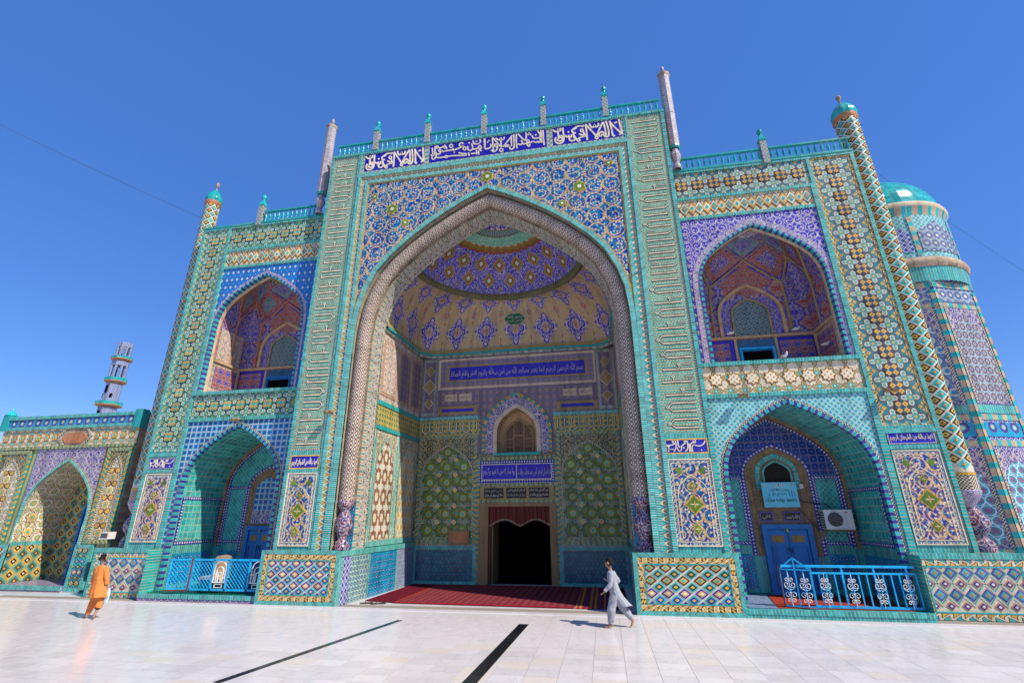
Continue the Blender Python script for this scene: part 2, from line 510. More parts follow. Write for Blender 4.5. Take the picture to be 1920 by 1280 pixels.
mat('orange_pane', solid((.30, .15, .03), .3), rough=.3, grain=0)
def velvet(c):
    n = c.noise(3.0, 3.0, c.vec(c.u * 14.0, c.v)); return c.mix(n, (.05, .006, .004), (.20, .028, .012))
mat('red_velvet', velvet, rough=.55, wear=0, grain=0)
mat('fringe', solid((.30, .22, .13), .5), rough=.8, grain=0)
def carpet_col(c):
    a = (c.u / .16).cen().abs(); b = (c.v / .16).cen().abs(); d = a + b
    n = c.noise(40., 3.)
    col = c.mix(n, (.13, .008, .014), (.19, .02, .03))
    col = c.mix((d - .3).abs() < .09, col, (.23, .08, .08)); return c.mix(d < .1, col, (.05, .03, .12))
mat('carpet_red', carpet_col, rough=.95, spec=.1, wear=0)
mat('carpet_stripe', lambda c: c.mix((c.u / .05).par(), (.30, .01, .02), c.mix((c.u / .15).par(), (.05, .03, .12), (.3, .22, .05))), rough=.95, spec=.1, wear=0)
mat('carpet_maroon', solid((.11, .006, .015), .4), rough=.95, spec=.1, wear=0)
mat('carpet_edge', solid((.42, .008, .03), .3), rough=.95, spec=.1, wear=0)
mat('carpet_orange', solid((.30, .035, .02), .3), rough=.95, spec=.1, wear=0)
mat('carpet_blue', painted(.2, (.05, .12, .3), (.1, .2, .35), (.4, .45, .5), (.3, .3, .4)), rough=.95, spec=.1, wear=0)

def marble(c):
    oi = c.N.new('ShaderNodeObjectInfo')
    r = E(c, oi.outputs['Random'])
    n = c.noise(1.2, 6.0, rough=.6)
    ve = (c.noise(2.6, 5.0, c.vec(c.u + r * 9.0, c.v * .35)) - .5).abs()
    col = c.mix(n, (.61, .56, .56), (.72, .67, .68))
    col = c.mix((r > .90) * .45, col, (.60, .50, .38)); col = c.mix(((c.noise(.6, 5.0) - .56) * 4.0).mx(0.0).mn(1.0) * .5, col, (.50, .43, .38))
    return c.mulc(c.mix((ve < .010) * .16, col, (.40, .36, .34)), r * .16 + .87)
mat('marble_slab', marble, rough=.17, wear=.10, grain=0)
def marble_field(c):
    a = (c.u / .40); b = (c.v / .26)
    r = c.rnd(a.fl(), b.fl())
    n = c.noise(1.2, 6.0, rough=.6)
    col = c.mulc(c.mix(n, (.61, .56, .56), (.72, .67, .68)), r * .10 + .92)
    return c.mix(((a.cen().abs() > .485).mx(b.cen().abs() > .475)) * .4, col, (.35, .32, .28))
mat('marble_field', marble_field, rough=.17, wear=.10, grain=0)
mat('marble_joint', solid((.24, .21, .18), .3), rough=.8, grain=0)
mat('black_marble', solid((.012, .014, .018), .8), rough=.12, wear=.08, grain=0)
mat('beige_cloth', solid((.50, .34, .2), .2), rough=.8, grain=0)

mat('dome_turquoise', lambda c: tilegrid(.2, (.015, .36, .38), (.16, .30, .28), .03, q=.09)(c), rough=.16, wear=.3)
mat('tower_violet', rosette(.22, (.34, .42, .44), (.10, .12, .28), WHT, (.20, .26, .34)))
mat('tower_red_stars', stars8(.18, .2, (.24, .38, .40), (.20, .08, .08), (.34, .38, .40), (.12, .15, .34), line=(.36, .46, .44), out=(.16, .2, .3)))
mat('tower_circles', rosette(.24, (.14, .24, .36), (.44, .50, .50), CYA, (.10, .12, .28)))
mat('tower_blue_net', net(.13, (.04, .05, .30), (.55, .55, .6), lw=.09, base2=(.2, .3, .5)))
mat('tower_hex', hexdots(.22, (.01, .30, .42), (.26, .10, .12), (.1, .1, .4), (.55, .6, .65)))
mat('band_rosettes', rosette(.3, (.01, .30, .48), (.10, .04, .22), (.45, .5, .3), (.01, .30, .48)))
mat('violet_strip', arabesque(.12, (.48, .46, .44), (.40, .38, .40), (.14, .07, .34), (.2, .1, .4), (.6, .5, .5), fs=.6, turns=2.5))
mat('minaret_tile', checker(.09, (.28, .32, .42), (.16, .18, .32)), grain=.1)
mat('vase_scroll', arabesque(.2, (.05, .04, .16), (.16, .03, .05), (.38, .34, .34), (.42, .38, .40), (.4, .1, .1), turns=2.8, lw=.09), rough=.2)
mat('frame_rose', solid((.40, .25, .17), .2), rough=.6)
mat('paint_teal', painted(.2, (.10, .26, .26), (.08, .2, .3), (.45, .42, .34), (.05, .04, .35)), rough=.5, wear=.05, grain=.1)
mat('paint_crimson', painted(.26, (.26, .03, .025), (.30, .04, .03), (.10, .09, .40), (.45, .38, .3)), rough=.5, wear=.05, grain=.1)
mat('paint_crown', painted(.3, (.04, .03, .40), (.03, .02, .36), (.40, .22, .18), (.45, .4, .42)), rough=.5, wear=.05, grain=.1)
mat('post_tile', lozenges(.10, .12, (YEL, COB, TQ, TQ, COB, WHT), (.3, .34, .28), .12))
mat('pinnacle_tile', net(.09, (.42, .38, .37), (.20, .18, .28), lw=.12), wear=.5, rough=.6)
mat('dark_metal', solid((.05, .04, .035), .4), rough=.5, grain=0)
mat('white_plastic', solid((.62, .60, .56), .1), rough=.4, wear=.1, grain=0)
mat('fan_grey', net(.02, (.05, .05, .05), (.20, .16, .14), lw=.06), rough=.5, wear=0)
mat('sign_cyan', lambda c: c.mix(c.noise(3.), (.05, .42, .58), (.22, .60, .72)), rough=.3, wear=0, grain=0)
mat('green_paint', solid((.0, .10, .04), .1), grain=0, wear=0)
mat('black_ink', solid((.01, .01, .01), 0), grain=0, wear=0)
mat('skin', solid((.36, .17, .10), .2), rough=.5, wear=0, grain=0)
mat('hair', solid((.012, .008, .006), .4), rough=.8, spec=.15, wear=0, grain=0)
def cloth(col, v=.25):
    def f(c): return c.mulc(col, 1.0 - v / 2 + v * c.noise(7.0, 3.0))
    return f
mat('grey_cloth', cloth((.30, .31, .35), .4), rough=.85, spec=.2, wear=0, grain=0, bump=.8)
mat('orange_cloth', cloth((.64, .20, .05), .4), rough=.85, spec=.2, wear=0, grain=0, bump=.8)
mat('dark_cloth', solid((.06, .02, .02), .2), rough=.85, wear=0, grain=0)
mat('feather', solid((.68, .65, .62), .2), rough=.7, wear=0, grain=0)
mat('beak', solid((.3, .12, .08), .2), rough=.6, wear=0, grain=0)
mat('clear_bag', solid((.5, .58, .62), .3), rough=.15, wear=0, grain=0)
mat('leather', solid((.05, .03, .02), .4), rough=.6, wear=0, grain=0)
mat('ground_dust', solid((.40, .34, .28), .4), rough=.9, grain=0)

# ------------------------------------------------------------------ geometry helpers
class MB:
    def __init__(s): s.v = []; s.f = []; s.uv = []; s.m = []; s.names = []; s.sm = []
    def mi(s, name):
        if name not in s.names: s.names.append(name)
        return s.names.index(name)
    def face(s, pts, uvs, m, smooth=False):
        n = len(s.v); s.v += [tuple(p) for p in pts]
        s.f.append(tuple(range(n, n + len(pts)))); s.uv.append(list(uvs)); s.m.append(s.mi(m)); s.sm.append(smooth)
    def grid(s, P, UV, m, smooth=True, flip=False):
        """P[i][j] points"""
        base = len(s.v); ni = len(P); nj = len(P[0])
        for r in P: s.v += [tuple(p) for p in r]
        for i in range(ni - 1):
            for j in range(nj - 1):
                a = (i, j); b = (i + 1, j); c = (i + 1, j + 1); d = (i, j + 1)
                q = (a, d, c, b) if flip else (a, b, c, d)
                s.f.append(tuple(base + x * nj + y for x, y in q))
                s.uv.append([UV[x][y] for x, y in q]); s.m.append(s.mi(m)); s.sm.append(smooth)
    def box(s, x0, x1, y0, y1, z0, z1, m, skip=''):
        F = {'f': ([(x0, y0, z0), (x1, y0, z0), (x1, y0, z1), (x0, y0, z1)], 'xz'),
             'b': ([(x1, y1, z0), (x0, y1, z0), (x0, y1, z1), (x1, y1, z1)], 'xz'),
             'l': ([(x0, y1, z0), (x0, y0, z0), (x0, y0, z1), (x0, y1, z1)], 'yz'),
             'r': ([(x1, y0, z0), (x1, y1, z0), (x1, y1, z1), (x1, y0, z1)], 'yz'),
             't': ([(x0, y0, z1), (x1, y0, z1), (x1, y1, z1), (x0, y1, z1)], 'xy'),
             'd': ([(x0, y1, z0), (x1, y1, z0), (x1, y0, z0), (x0, y0, z0)], 'xy')}
        for k, (p, ax) in F.items():
            if k in skip: continue
            i, j = {'xz': (0, 2), 'yz': (1, 2), 'xy': (0, 1)}[ax]
            s.face(p, [(q[i], q[j]) for q in p], m)
    def quad_xz(s, x0, x1, z0, z1, y, m, ou=0.0, ov=0.0):
        s.face([(x0, y, z0), (x1, y, z0), (x1, y, z1), (x0, y, z1)], [(x0 - ou, z0 - ov), (x1 - ou, z0 - ov), (x1 - ou, z1 - ov), (x0 - ou, z1 - ov)], m)
    def band(s, path, w0, w1, y0, y1, m, closed=False, u0=0.0, ends=True):
        """flat bar following a path in the XZ plane, from offset w0 to w1 (to the left of travel), front at y0, back at y1"""
        n = len(path); A = []; B = []; L = [0.0]
        for i in range(n):
            p = Vector(path[i])
            if closed: a = Vector(path[i - 1]); b = Vector(path[(i + 1) % n])
            else: a = Vector(path[max(i - 1, 0)]); b = Vector(path[min(i + 1, n - 1)])
            d1 = (p - a); d2 = (b - p)
            if d1.length < 1e-9: d1 = d2
            if d2.length < 1e-9: d2 = d1
            d1.normalize(); d2.normalize()
            n1 = Vector((-d1.y, d1.x)); n2 = Vector((-d2.y, d2.x))
            nn = (n1 + n2); nn.normalize(); k = 1.0 / max(0.35, nn.dot(n1))
            A.append(p + nn * w0 * k); B.append(p + nn * w1 * k)
            if i: L.append(L[-1] + (p - Vector(path[i - 1])).length)
        idx = list(range(n)); 
        if closed: idx.append(0); L.append(L[-1] + (Vector(path[0]) - Vector(path[-1])).length)
        w = abs(w1 - w0)
        for q in range(len(idx) - 1):
            i, j = idx[q], idx[q + 1]; ua, ub = L[q] + u0, L[q + 1] + u0
            a0, a1, b0, b1 = A[i], A[j], B[i], B[j]
            f = [(a0.x, y0, a0.y), (a1.x, y0, a1.y), (b1.x, y0, b1.y), (b0.x, y0, b0.y)]
            uvf = [(ua, 0), (ub, 0), (ub, w), (ua, w)]
            if w1 < w0: f.reverse(); uvf.reverse()
            s.face(f, uvf, m)
            if y1 is not None:
                d = abs(y1 - y0)
                for P, Q, fl in ((a0, a1, w1 > w0), (b0, b1, w1 < w0)):
                    g = [(P.x, y1, P.y), (Q.x, y1, Q.y), (Q.x, y0, Q.y), (P.x, y0, P.y)]
                    ug = [(ua, 0), (ub, 0), (ub, d), (ua, d)]
                    if not fl: g.reverse(); ug.reverse()
                    s.face(g, ug, m)
        if y1 is not None and not closed and ends:
            for i in (0, n - 1):
                a, b = A[i], B[i]
                s.face([(a.x, y0, a.y), (b.x, y0, b.y), (b.x, y1, b.y), (a.x, y1, a.y)], [(0, 0), (w, 0), (w, .1), (0, .1)], m)
    def rect_frame(s, x0, x1, z0, z1, w, y0, y1, m):
        s.band([(x0, z0), (x0, z1), (x1, z1), (x1, z0)], 0, -w, y0, y1, m, closed=True)
    def plate(s, poly, y0, y1, m, m2=None):
        """polygon in the XZ plane standing proud from y1 (wall) to y0 (front)"""
        ar = sum(poly[i][0] * poly[(i + 1) % len(poly)][1] - poly[(i + 1) % len(poly)][0] * poly[i][1] for i in range(len(poly)))
        if ar < 0: poly = poly[::-1]
        s.face([(x, y0, z) for x, z in poly], [(x, z) for x, z in poly], m)
        for i in range(len(poly)):
            a = poly[i]; b = poly[(i + 1) % len(poly)]
            s.face([(a[0], y1, a[1]), (b[0], y1, b[1]), (b[0], y0, b[1]), (a[0], y0, a[1])], [(0, 0), (.1, 0), (.1, .02), (0, .02)], m2 or m)
    def wall_arch(s, x0, x1, z0, z1, arch, y, m):
        """front wall between x0..x1, z0..z1 with an arched opening (arch: points left spring -> apex -> right spring, foot at z0)"""
        l, r = arch[0], arch[-1]
        q = lambda p: s.face([(a, y, b) for a, b in p], p, m)
        if l[0] > x0 + 1e-4: q([(x0, z0), (l[0], z0), (l[0], l[1]), (x0, l[1])])
        if r[0] < x1 - 1e-4: q([(r[0], z0), (x1, z0), (x1, r[1]), (r[0], r[1])])
        if l[0] > x0 + 1e-4: q([(x0, l[1]), (l[0], l[1]), (l[0], z1), (x0, z1)])
        if r[0] < x1 - 1e-4: q([(r[0], r[1]), (x1, r[1]), (x1, z1), (r[0], z1)])
        for i in range(len(arch) - 1):
            a, b = arch[i], arch[i + 1]
            if b[0] - a[0] < 1e-6: continue
            q([a, b, (b[0], z1), (a[0], z1)])
    def reveal(s, path, y0, y1, m, vs=1.0, n=1, inward=True):
        L = 0.0
        for i in range(len(path) - 1):
            a, b = path[i], path[i + 1]; d = math.hypot(b[0] - a[0], b[1] - a[1])
            for k in range(n):
                ya = y0 + (y1 - y0) * k / n; yb = y0 + (y1 - y0) * (k + 1) / n
                p = [(a[0], ya, a[1]), (a[0], yb, a[1]), (b[0], yb, b[1]), (b[0], ya, b[1])]
                s.face(p, [(L, ya - y0), (L, yb - y0), (L + d, yb - y0), (L + d, ya - y0)], m)
            L += d
    def lathe(s, prof, cx, cy, m, n=16, a0=0.0, a1=2 * pi, us=1.0, z0=0.0, smooth=True):
        P = []; UV = []; L = 0.0
        for i, (r, z) in enumerate(prof):
            if i: L += math.hypot(r - prof[i - 1][0], z - prof[i - 1][1])
            row = []; uvr = []
            for k in range(n + 1):
                a = a0 + (a1 - a0) * k / n
                row.append((cx + r * sin(a), cy - r * cos(a), z)); uvr.append((us * a, L))
            P.append(row); UV.append(uvr)
        s.grid(P, UV, m, smooth)
    def tube(s, pts, r, m, n=6, cap=True):
        """round bar along 3-D points"""
        rings = []; L = [0.0]
        for i, p in enumerate(pts):
            p = Vector(p)
            t = (Vector(pts[min(i + 1, len(pts) - 1)]) - Vector(pts[max(i - 1, 0)])).normalized()
            ref = Vector((0, 1, 0)) if abs(t.y) < 0.9 else Vector((1, 0, 0))
            a = t.cross(ref).normalized(); b = t.cross(a).normalized()
            rr = r[i] if isinstance(r, (list, tuple)) else r
            rings.append([tuple(p + (a * cos(2 * pi * k / n) + b * sin(2 * pi * k / n)) * rr) for k in range(n + 1)])
            if i: L.append(L[-1] + (p - Vector(pts[i - 1])).length)
        rad = r[0] if isinstance(r, (list, tuple)) else r
        UV = [[(L[i], 2 * pi * rad * k / n) for k in range(n + 1)] for i in range(len(pts))]
        s.grid(rings, UV, m, n > 4)
        if cap:
            for R in (rings[0][:-1][::-1], rings[-1][:-1]): s.face(R, [(0, 0)] * n, m)
    def build(s, name, parent=None, loc=None, rotz=0.0, kind=None):
        me = bpy.data.meshes.new(name)
        me.from_pydata([(x * S, y * S, z * S) for x, y, z in s.v], [], s.f)
        for n in s.names: me.materials.append(MATS[n])
        me.polygons.foreach_set('material_index', s.m)
        me.polygons.foreach_set('use_smooth', s.sm)
        uvl = me.uv_layers.new(name='UVMap')
        flat = []
        for u in s.uv:
            for a in u: flat += [a[0], a[1]]
        uvl.data.foreach_set('uv', flat)
        me.update()
        return link(name, me, parent, loc, rotz, kind)

def link(name, me, parent=None, loc=None, rotz=0.0, kind=None):
    o = bpy.data.objects.new(name, me); COL.objects.link(o)
    if parent is not None: o.parent = parent
    if loc is not None: o.location = (loc[0] * S, loc[1] * S, loc[2] * S)
    if rotz: o.rotation_euler = (0, 0, rotz)
    if kind: o['kind'] = kind
    return o

def thing(name, label, cat, loc=(0, 0, 0), rotz=0.0, group=None):
    o = bpy.data.objects.new(name, None); COL.objects.link(o)
    o.location = (loc[0] * S, loc[1] * S, loc[2] * S); o.rotation_euler = (0, 0, rotz)
    o['label'] = label; o['category'] = cat
    if group: o['group'] = group
    o.empty_display_size = .2
    return o
def tag(o, label, cat, group=None):
    o['label'] = label; o['category'] = cat
    if group: o['group'] = group
    return o

def copy_tree(o, parent=None):
    c = o.copy(); COL.objects.link(c)
    if parent is not None: c.parent = parent; c.matrix_parent_inverse = o.matrix_parent_inverse.copy()
    for ch in list(o.children): copy_tree(ch, c)
    return c

TAB = [(1, 0), (.998, .13), (.98, .27), (.94, .38), (.865, .505), (.76, .605), (.62, .705), (.46, .80), (.30, .88), (.15, .945), (0, 1)]
def arch(cx, hw, zs, za, foot=None, n=1):
    """pointed arch as seen on the facade: spring at zs, apex at za; optional straight legs down to foot"""
    L = [(cx - t * hw, zs + h * (za - zs)) for t, h in TAB]
    R = [(cx + t * hw, zs + h * (za - zs)) for t, h in TAB[::-1]][1:]
    p = L + R
    if foot is not None: p = [(cx - hw, foot)] + p + [(cx + hw, foot)]
    return p

# ------------------------------------------------------------------ lettering (Arabic script set letter by letter)
FORMS = {}
for ch, base, dual in (('ا', 0xFE8D, 0), ('آ', 0xFE81, 0), ('ب', 0xFE8F, 1), ('ة', 0xFE93, 0), ('ت', 0xFE95, 1), ('ث', 0xFE99, 1), ('ج', 0xFE9D, 1),
                       ('ح', 0xFEA1, 1), ('خ', 0xFEA5, 1), ('د', 0xFEA9, 0), ('ذ', 0xFEAB, 0), ('ر', 0xFEAD, 0), ('ز', 0xFEAF, 0), ('س', 0xFEB1, 1),
                       ('ش', 0xFEB5, 1), ('ص', 0xFEB9, 1), ('ض', 0xFEBD, 1), ('ط', 0xFEC1, 1), ('ظ', 0xFEC5, 1), ('ع', 0xFEC9, 1), ('غ', 0xFECD, 1),
                       ('ف', 0xFED1, 1), ('ق', 0xFED5, 1), ('ک', 0xFB8E, 1), ('ك', 0xFED9, 1), ('ل', 0xFEDD, 1), ('م', 0xFEE1, 1), ('ن', 0xFEE5, 1),
                       ('ه', 0xFEE9, 1), ('و', 0xFEED, 0), ('ي', 0xFEF1, 1), ('ی', 0xFBFC, 1)):
    FORMS[ch] = (base, dual)
def shape(t):
    t = t.replace('لا', '\u0001').replace('الله', '\ufdf2').replace('لله', '\ufdf2')
    out = []
    def j_prev(c): return c in FORMS or c == '\u0001'
    for i, c in enumerate(t):
        pv = t[i - 1] if i else ' '; nx = t[i + 1] if i + 1 < len(t) else ' '
        before = pv in FORMS and FORMS[pv][1]
        if c == '\u0001': out.append(chr(0xFEFC if before else 0xFEFB)); continue
        if c not in FORMS: out.append(c); continue
        b, dual = FORMS[c]; after = dual and j_prev(nx)
        k = (3 if after else 1) if before else (2 if after else 0)
        out.append(chr(b + k))
    return ''.join(out[::-1])

def lettering(name, text, x0, x1, z0, z1, y, m, parent, thick=.006, bold=.0, label=None):
    cu = bpy.data.curves.new('lettering', 'FONT'); cu.body = shape(text); cu.resolution_u = 2
    cu.offset = bold; cu.extrude = .01
    ob = bpy.data.objects.new('lettering', cu); COL.objects.link(ob)
    dg = bpy.context.evaluated_depsgraph_get()
    me = bpy.data.meshes.new_from_object(ob.evaluated_get(dg))
    bpy.data.objects.remove(ob)
    if not me.vertices: return None
    xs = [v.co.x for v in me.vertices]; ys = [v.co.y for v in me.vertices]
    ax, bx, ay, by = min(xs), max(xs), min(ys), max(ys)
    for v in me.vertices:
        X = x0 + (v.co.x - ax) / (bx - ax) * (x1 - x0); Z = z0 + (v.co.y - ay) / (by - ay) * (z1 - z0)
        v.co = (X * S, (y - (thick if v.co.z > 0 else -.002)) * S, Z * S)
    me.materials.clear(); me.materials.append(MATS[m])
    if not me.uv_layers: me.uv_layers.new(name='UVMap')
    o = link(name, me, parent)
    o['kind'] = 'stuff'
    return o

def lens_pts(cx, cz, a, b, n=20, lobes=0, amp=0.0):
    return [(cx + a * cos(t) * (1 + amp * cos(lobes * t)), cz + b * sin(t) * (1 + amp * cos(lobes * t))) for t in [2 * pi * i / n for i in range(n)]]
def star_pts(r, r2=None, n=8, rot=0.0, cx=0, cz=0):
    r2 = r2 or r * .765
    return [(cx + (r if i % 2 == 0 else r2) * cos(pi * i / n + rot), cz + (r if i % 2 == 0 else r2) * sin(pi * i / n + rot)) for i in range(2 * n)]
def dia(cx, cz, a, b): return [(cx - a, cz), (cx, cz - b), (cx + a, cz), (cx, cz + b)]
def clip_poly(poly, x0, x1, z0, z1):
    for ax, lim, sg in ((0, x0, 1), (0, x1, -1), (1, z0, 1), (1, z1, -1)):
        out = []
        for i in range(len(poly)):
            a, b = poly[i - 1], poly[i]; da, db = (a[ax] - lim) * sg, (b[ax] - lim) * sg
            if (da >= 0) != (db >= 0):
                t = da / (da - db); out.append((a[0] + (b[0] - a[0]) * t, a[1] + (b[1] - a[1]) * t))
            if db >= 0: out.append(b)
        poly = out
        if len(poly) < 3: return None
    ar = sum(poly[i][0] * poly[(i + 1) % len(poly)][1] - poly[(i + 1) % len(poly)][0] * poly[i][1] for i in range(len(poly)))
    return poly if abs(ar) > .0008 else None
LCACHE = {}
def loz_tile(parent, cx, cz, y, a, b, mats_, box, name='lozenge_tile', h=.008, step=.0035):
    """nested lozenge tile with its centre at cx, cz, cut where the border runs; alike tiles share one mesh"""
    r = [round(v, 3) for v in (max(box[0] - cx, -a), min(box[1] - cx, a), max(box[2] - cz, -b), min(box[3] - cz, b))]
    key = (name, a, b, mats_, h, tuple(r))
    if key not in LCACHE:
        mb = MB()
        for i, m in enumerate(mats_):
            k = 1 - i * .98 / len(mats_)
            p = clip_poly(dia(0, 0, a * k, b * k), *r)
            if p: mb.plate(p, -(h + step * i), .002 if i == 0 else -(h + step * (i - 1)) + .001, m)
        if not mb.v: LCACHE[key] = None
        else: o = mb.build(name); LCACHE[key] = o.data; bpy.data.objects.remove(o)
    if LCACHE[key]: link(name, LCACHE[key], parent, (cx, y, cz))

def strokes(name, W, fn, x0, x1, z0, z1, y, parent, w=.019):
    """calligraphy drawn stroke by stroke; fn maps the drawing to the plate (0..1, 0..1 from the top left)"""
    mb = MB()
    def P(p): u, v = fn(*p); return Vector((x0 + u * (x1 - x0), z1 - v * (z1 - z0)))
    for s_ in W:
        if len(s_) == 1: c_ = P(s_[0]); mb.plate(dia(c_.x, c_.y, w * 1.5, w * 1.5), y - .010, y, 'white_glaze'); continue
        if s_[0] == 'o':
            _, cx, cy, r = s_; pts = [P((cx + r * cos(a), cy + r * sin(a))) for a in [2 * pi * k / 12 for k in range(12)]]
            mb.band([tuple(p) for p in pts][::-1], -w * .8, w * .8, y - .010, y, 'white_glaze', closed=True); continue
        q = [P(p) for p in s_]; q = [q[0] * 2 - q[1]] + q + [q[-1] * 2 - q[-2]]; out = []
        for i in range(1, len(q) - 2):
            a, b, c_, d = q[i - 1:i + 3]
            for k in range(4):
                t = k / 4.0; out.append(tuple(.5 * ((2 * b) + (c_ - a) * t + (2 * a - 5 * b + 4 * c_ - d) * t * t + (3 * b - a - 3 * c_ + d) * t ** 3)))
        out.append(tuple(q[-2])); mb.band(out, -w, w, y - .010 - random.random() * .003, y, 'white_glaze')
    o = mb.build(name, parent); o['kind'] = 'stuff'; return o
CAL_A = [[(1200,100),(1215,240),(1230,320),(1215,350),(1180,365)],[(1040,135),(1120,240),(1220,345)],[(1045,130),(1065,260),(1075,385)],[(1120,170),(1165,150)],[(1080,395),(1110,375)],
 [(985,130),(1010,250),(1015,340),(1000,390),(960,400),(930,370),(935,330)],[(940,145),(960,270),(970,380)],[(930,150),(870,260),(815,370)],[(935,335),(900,312),(855,345),(850,380),(885,385),(905,350)],['o',808,410,22],
 [(640,185),(730,290),(800,380)],[(640,180),(650,320),(650,450)],[(710,160),(712,195),(740,232),(775,225),(790,190),(800,222),(830,225),(855,195),(855,165)],['o',572,285,24],[(590,305),(610,345),(625,378)],[(520,345),(565,362),(625,380),(560,398),(505,425)],
 ['o',505,448,22],[(485,450),(450,400),(420,345)],[(350,400),(358,448),(400,462),(445,440),(425,385)],[(392,350),(385,390),(350,390),(340,360)],[(345,390),(310,392),(285,370),(262,395)],[(335,300),(352,320)],[(400,285),(450,243),(500,215),(560,208),(600,222)],[(440,265),(485,238)],[(400,285),(430,330),(470,320)],[(600,205)],
 [(250,235),(255,340),(262,400),(238,478),(180,506),(130,492),(108,445),(125,400)],['o',212,388,20],[(234,400),(225,448),(180,466),(142,432)],[(165,300),(172,430)],[(80,265),(100,288),(140,302),(165,290),(162,262),(190,288),(212,280),(206,240)]]
fA = lambda x, y: ((x - 75) / 1152.0, (y - (238 - 148 * (x - 75) / 1152.0)) / 296.0)
_L = [[(790,400),(740,385),(700,420),(720,458),(782,450),(720,492),(650,520),(590,542),(560,512)],[(590,542),(500,552),(420,562),(350,582),(325,560)],['o',520,455,36],[(430,520),(400,470),(370,430)],['o',820,510,34],[(690,600),(760,620),(852,625),(840,660),(700,665),(560,670),(455,688)],['o',420,692,24],[(395,700),(330,708),(230,716),(195,690)],
 [(200,640),(192,700),(152,750),(115,740),(100,700)],[(100,500),(120,640)],[(160,460),(166,560),(158,650),(110,680),(80,650)],['o',210,480,25],[(235,500),(300,497),(335,470),(380,500),(372,430)],['o',270,560,25],[(292,572),(280,622),(222,640),(180,600)],
 [(885,460),(890,520),(932,552),(985,532),(992,470),(970,400)],[(915,385)],[(1000,330),(1012,390),(1062,412),(1130,396),(1162,350),(1140,300)],[(1075,350)],[(1000,522),(1090,510),(1150,440),(1182,500),(1130,522),(1190,562)],[(1240,290),(1250,400),(1262,512),(1344,502)],[(1080,550),(1085,640)],[(1120,560),(1130,640)],[(960,625),(1010,618),(1060,610)],[(910,600),(920,670)],[(595,595)]]
_R = [[(20,350),(25,480),(32,572),(110,562),(152,520),(140,470)],[(80,430)],[(110,400)],[(180,330),(190,480),(200,612)],['o',255,500,30],[(286,520),(270,590),(210,632),(150,600)],[(180,330),(260,420),(340,522)],['o',365,600,34],[(355,400),(365,540)],[(250,340),(280,370),(322,386),(355,342),(368,380),(410,370),(426,320)],
 [(590,290),(500,400),(400,530)],[(570,300),(570,520)],[(620,270),(626,420),(620,540),(580,582),(540,570),(535,530)],[(440,540),(480,490),(512,502),(480,532)],[(675,260),(670,400),(680,560)],[(710,255),(780,340),(850,400)],[(870,230),(872,330),(850,402)],[(700,470),(760,482),(792,440),(770,390)],[(800,472),(880,456),(950,440),(1010,418),(1060,435),(1100,420),(1120,436),(1152,410),(1146,350)],['o',905,410,26],[(880,470),(920,520),(946,470)],
 [(990,290),(1010,340),(1070,352),(1140,330),(1152,270),(1110,200),(1100,150)],[(1065,280)],[(910,270)],[(960,270)],[(935,240)],[(1170,180),(1180,440)],[(1210,180),(1216,350),(1226,490)]]
def _cv(L, ox, oy, k):
    out = []
    for s_ in L:
        if s_[0] == 'o': out.append(['o', ox + s_[1] / k, oy + s_[2] / k, s_[3] / k])
        else: out.append([(ox + a / k, oy + b / k) for a, b in s_])
    return out
CAL_B = _cv(_L, 800, 232, 11.2) + _cv(_R, 910, 225, 10.84)
fB = lambda x, y: ((x - 805.) / 221.5, (y - (272.3 - 32.7 * (x - 805.) / 221.5)) / 33.0)
CAL_C = [[(1150,160),(1120,210),(1040,255),(950,265),(870,250),(822,266),(810,310),(810,378)],[(1035,340)],[(910,150),(905,200),(862,200),(850,165)],[(850,205),(800,225),(772,252),(776,378)],[(740,225),(741,378)],[(705,180),(710,260),(690,330),(632,374)],[(700,182),(632,186),(652,220),(600,250),(552,282),(540,340),(490,374),(452,350),(440,310)],[(470,170),(475,300)],[(505,295)],[(598,290),(612,322)],
 [(415,180),(420,270),(390,340),(342,384)],[(372,190),(330,200),(380,240),(320,260),(270,270),(230,300),(212,396)],[(275,345)],[(325,340)],[(180,260),(200,292),(240,260)]]
fC = lambda x, y: ((x - 175) / 1005.0, (y - (185 - 45 * (x - 175) / 1005.0)) / 225.0)

# ------------------------------------------------------------------ the courtyard
random.seed(11)
g = MB()
g.face([(-400, -300, -.012), (400, -300, -.012), (400, 500, -.012), (-400, 500, -.012)], [(-400, -300), (400, -300), (400, 500), (-400, 500)], 'ground_dust')
g.build('ground', kind='structure')
court = MB()
court.face([(-40, -24, -.006), (34, -24, -.006), (34, 12, -.006), (-40, 12, -.006)], [(-40, -24), (34, -24), (34, 12), (-40, 12)], 'marble_field')
courtyard = court.build('courtyard_floor', kind='structure')
SLW, SLD = .40, .26
stripes = [((-1.13, -1.12), (-1.86, -4.73), .11), ((1.17, -1.12), (1.0, -5.2), .175)]
def on_stripe(x, y):
    for (ax, ay), (bx, by), w in stripes:
        if by < y < ay:
            t = (y - ay) / (by - ay); cx = ax + (bx - ax) * t
            if abs(x - cx) < w / 2 + .01: return True
    return False
meshes = []
for k, (w, d) in enumerate(((SLW, SLD), (SLW, SLD))):
    mb = MB(); e = .004
    mb.box(0, w - e, 0, d - e, -.005, .0, 'marble_slab', skip='d')
    o = mb.build('slab'); meshes.append(o.data); bpy.data.objects.remove(o)
joint = MB()
joint.face([(-12.2, -6.4, -.0045), (12.5, -6.4, -.0045), (12.5, .3, -.0045), (-12.2, .3, -.0045)], [(0, 0), (24, 0), (24, 6), (0, 6)], 'marble_joint')
joint.build('joint_bed', courtyard)
cand = []
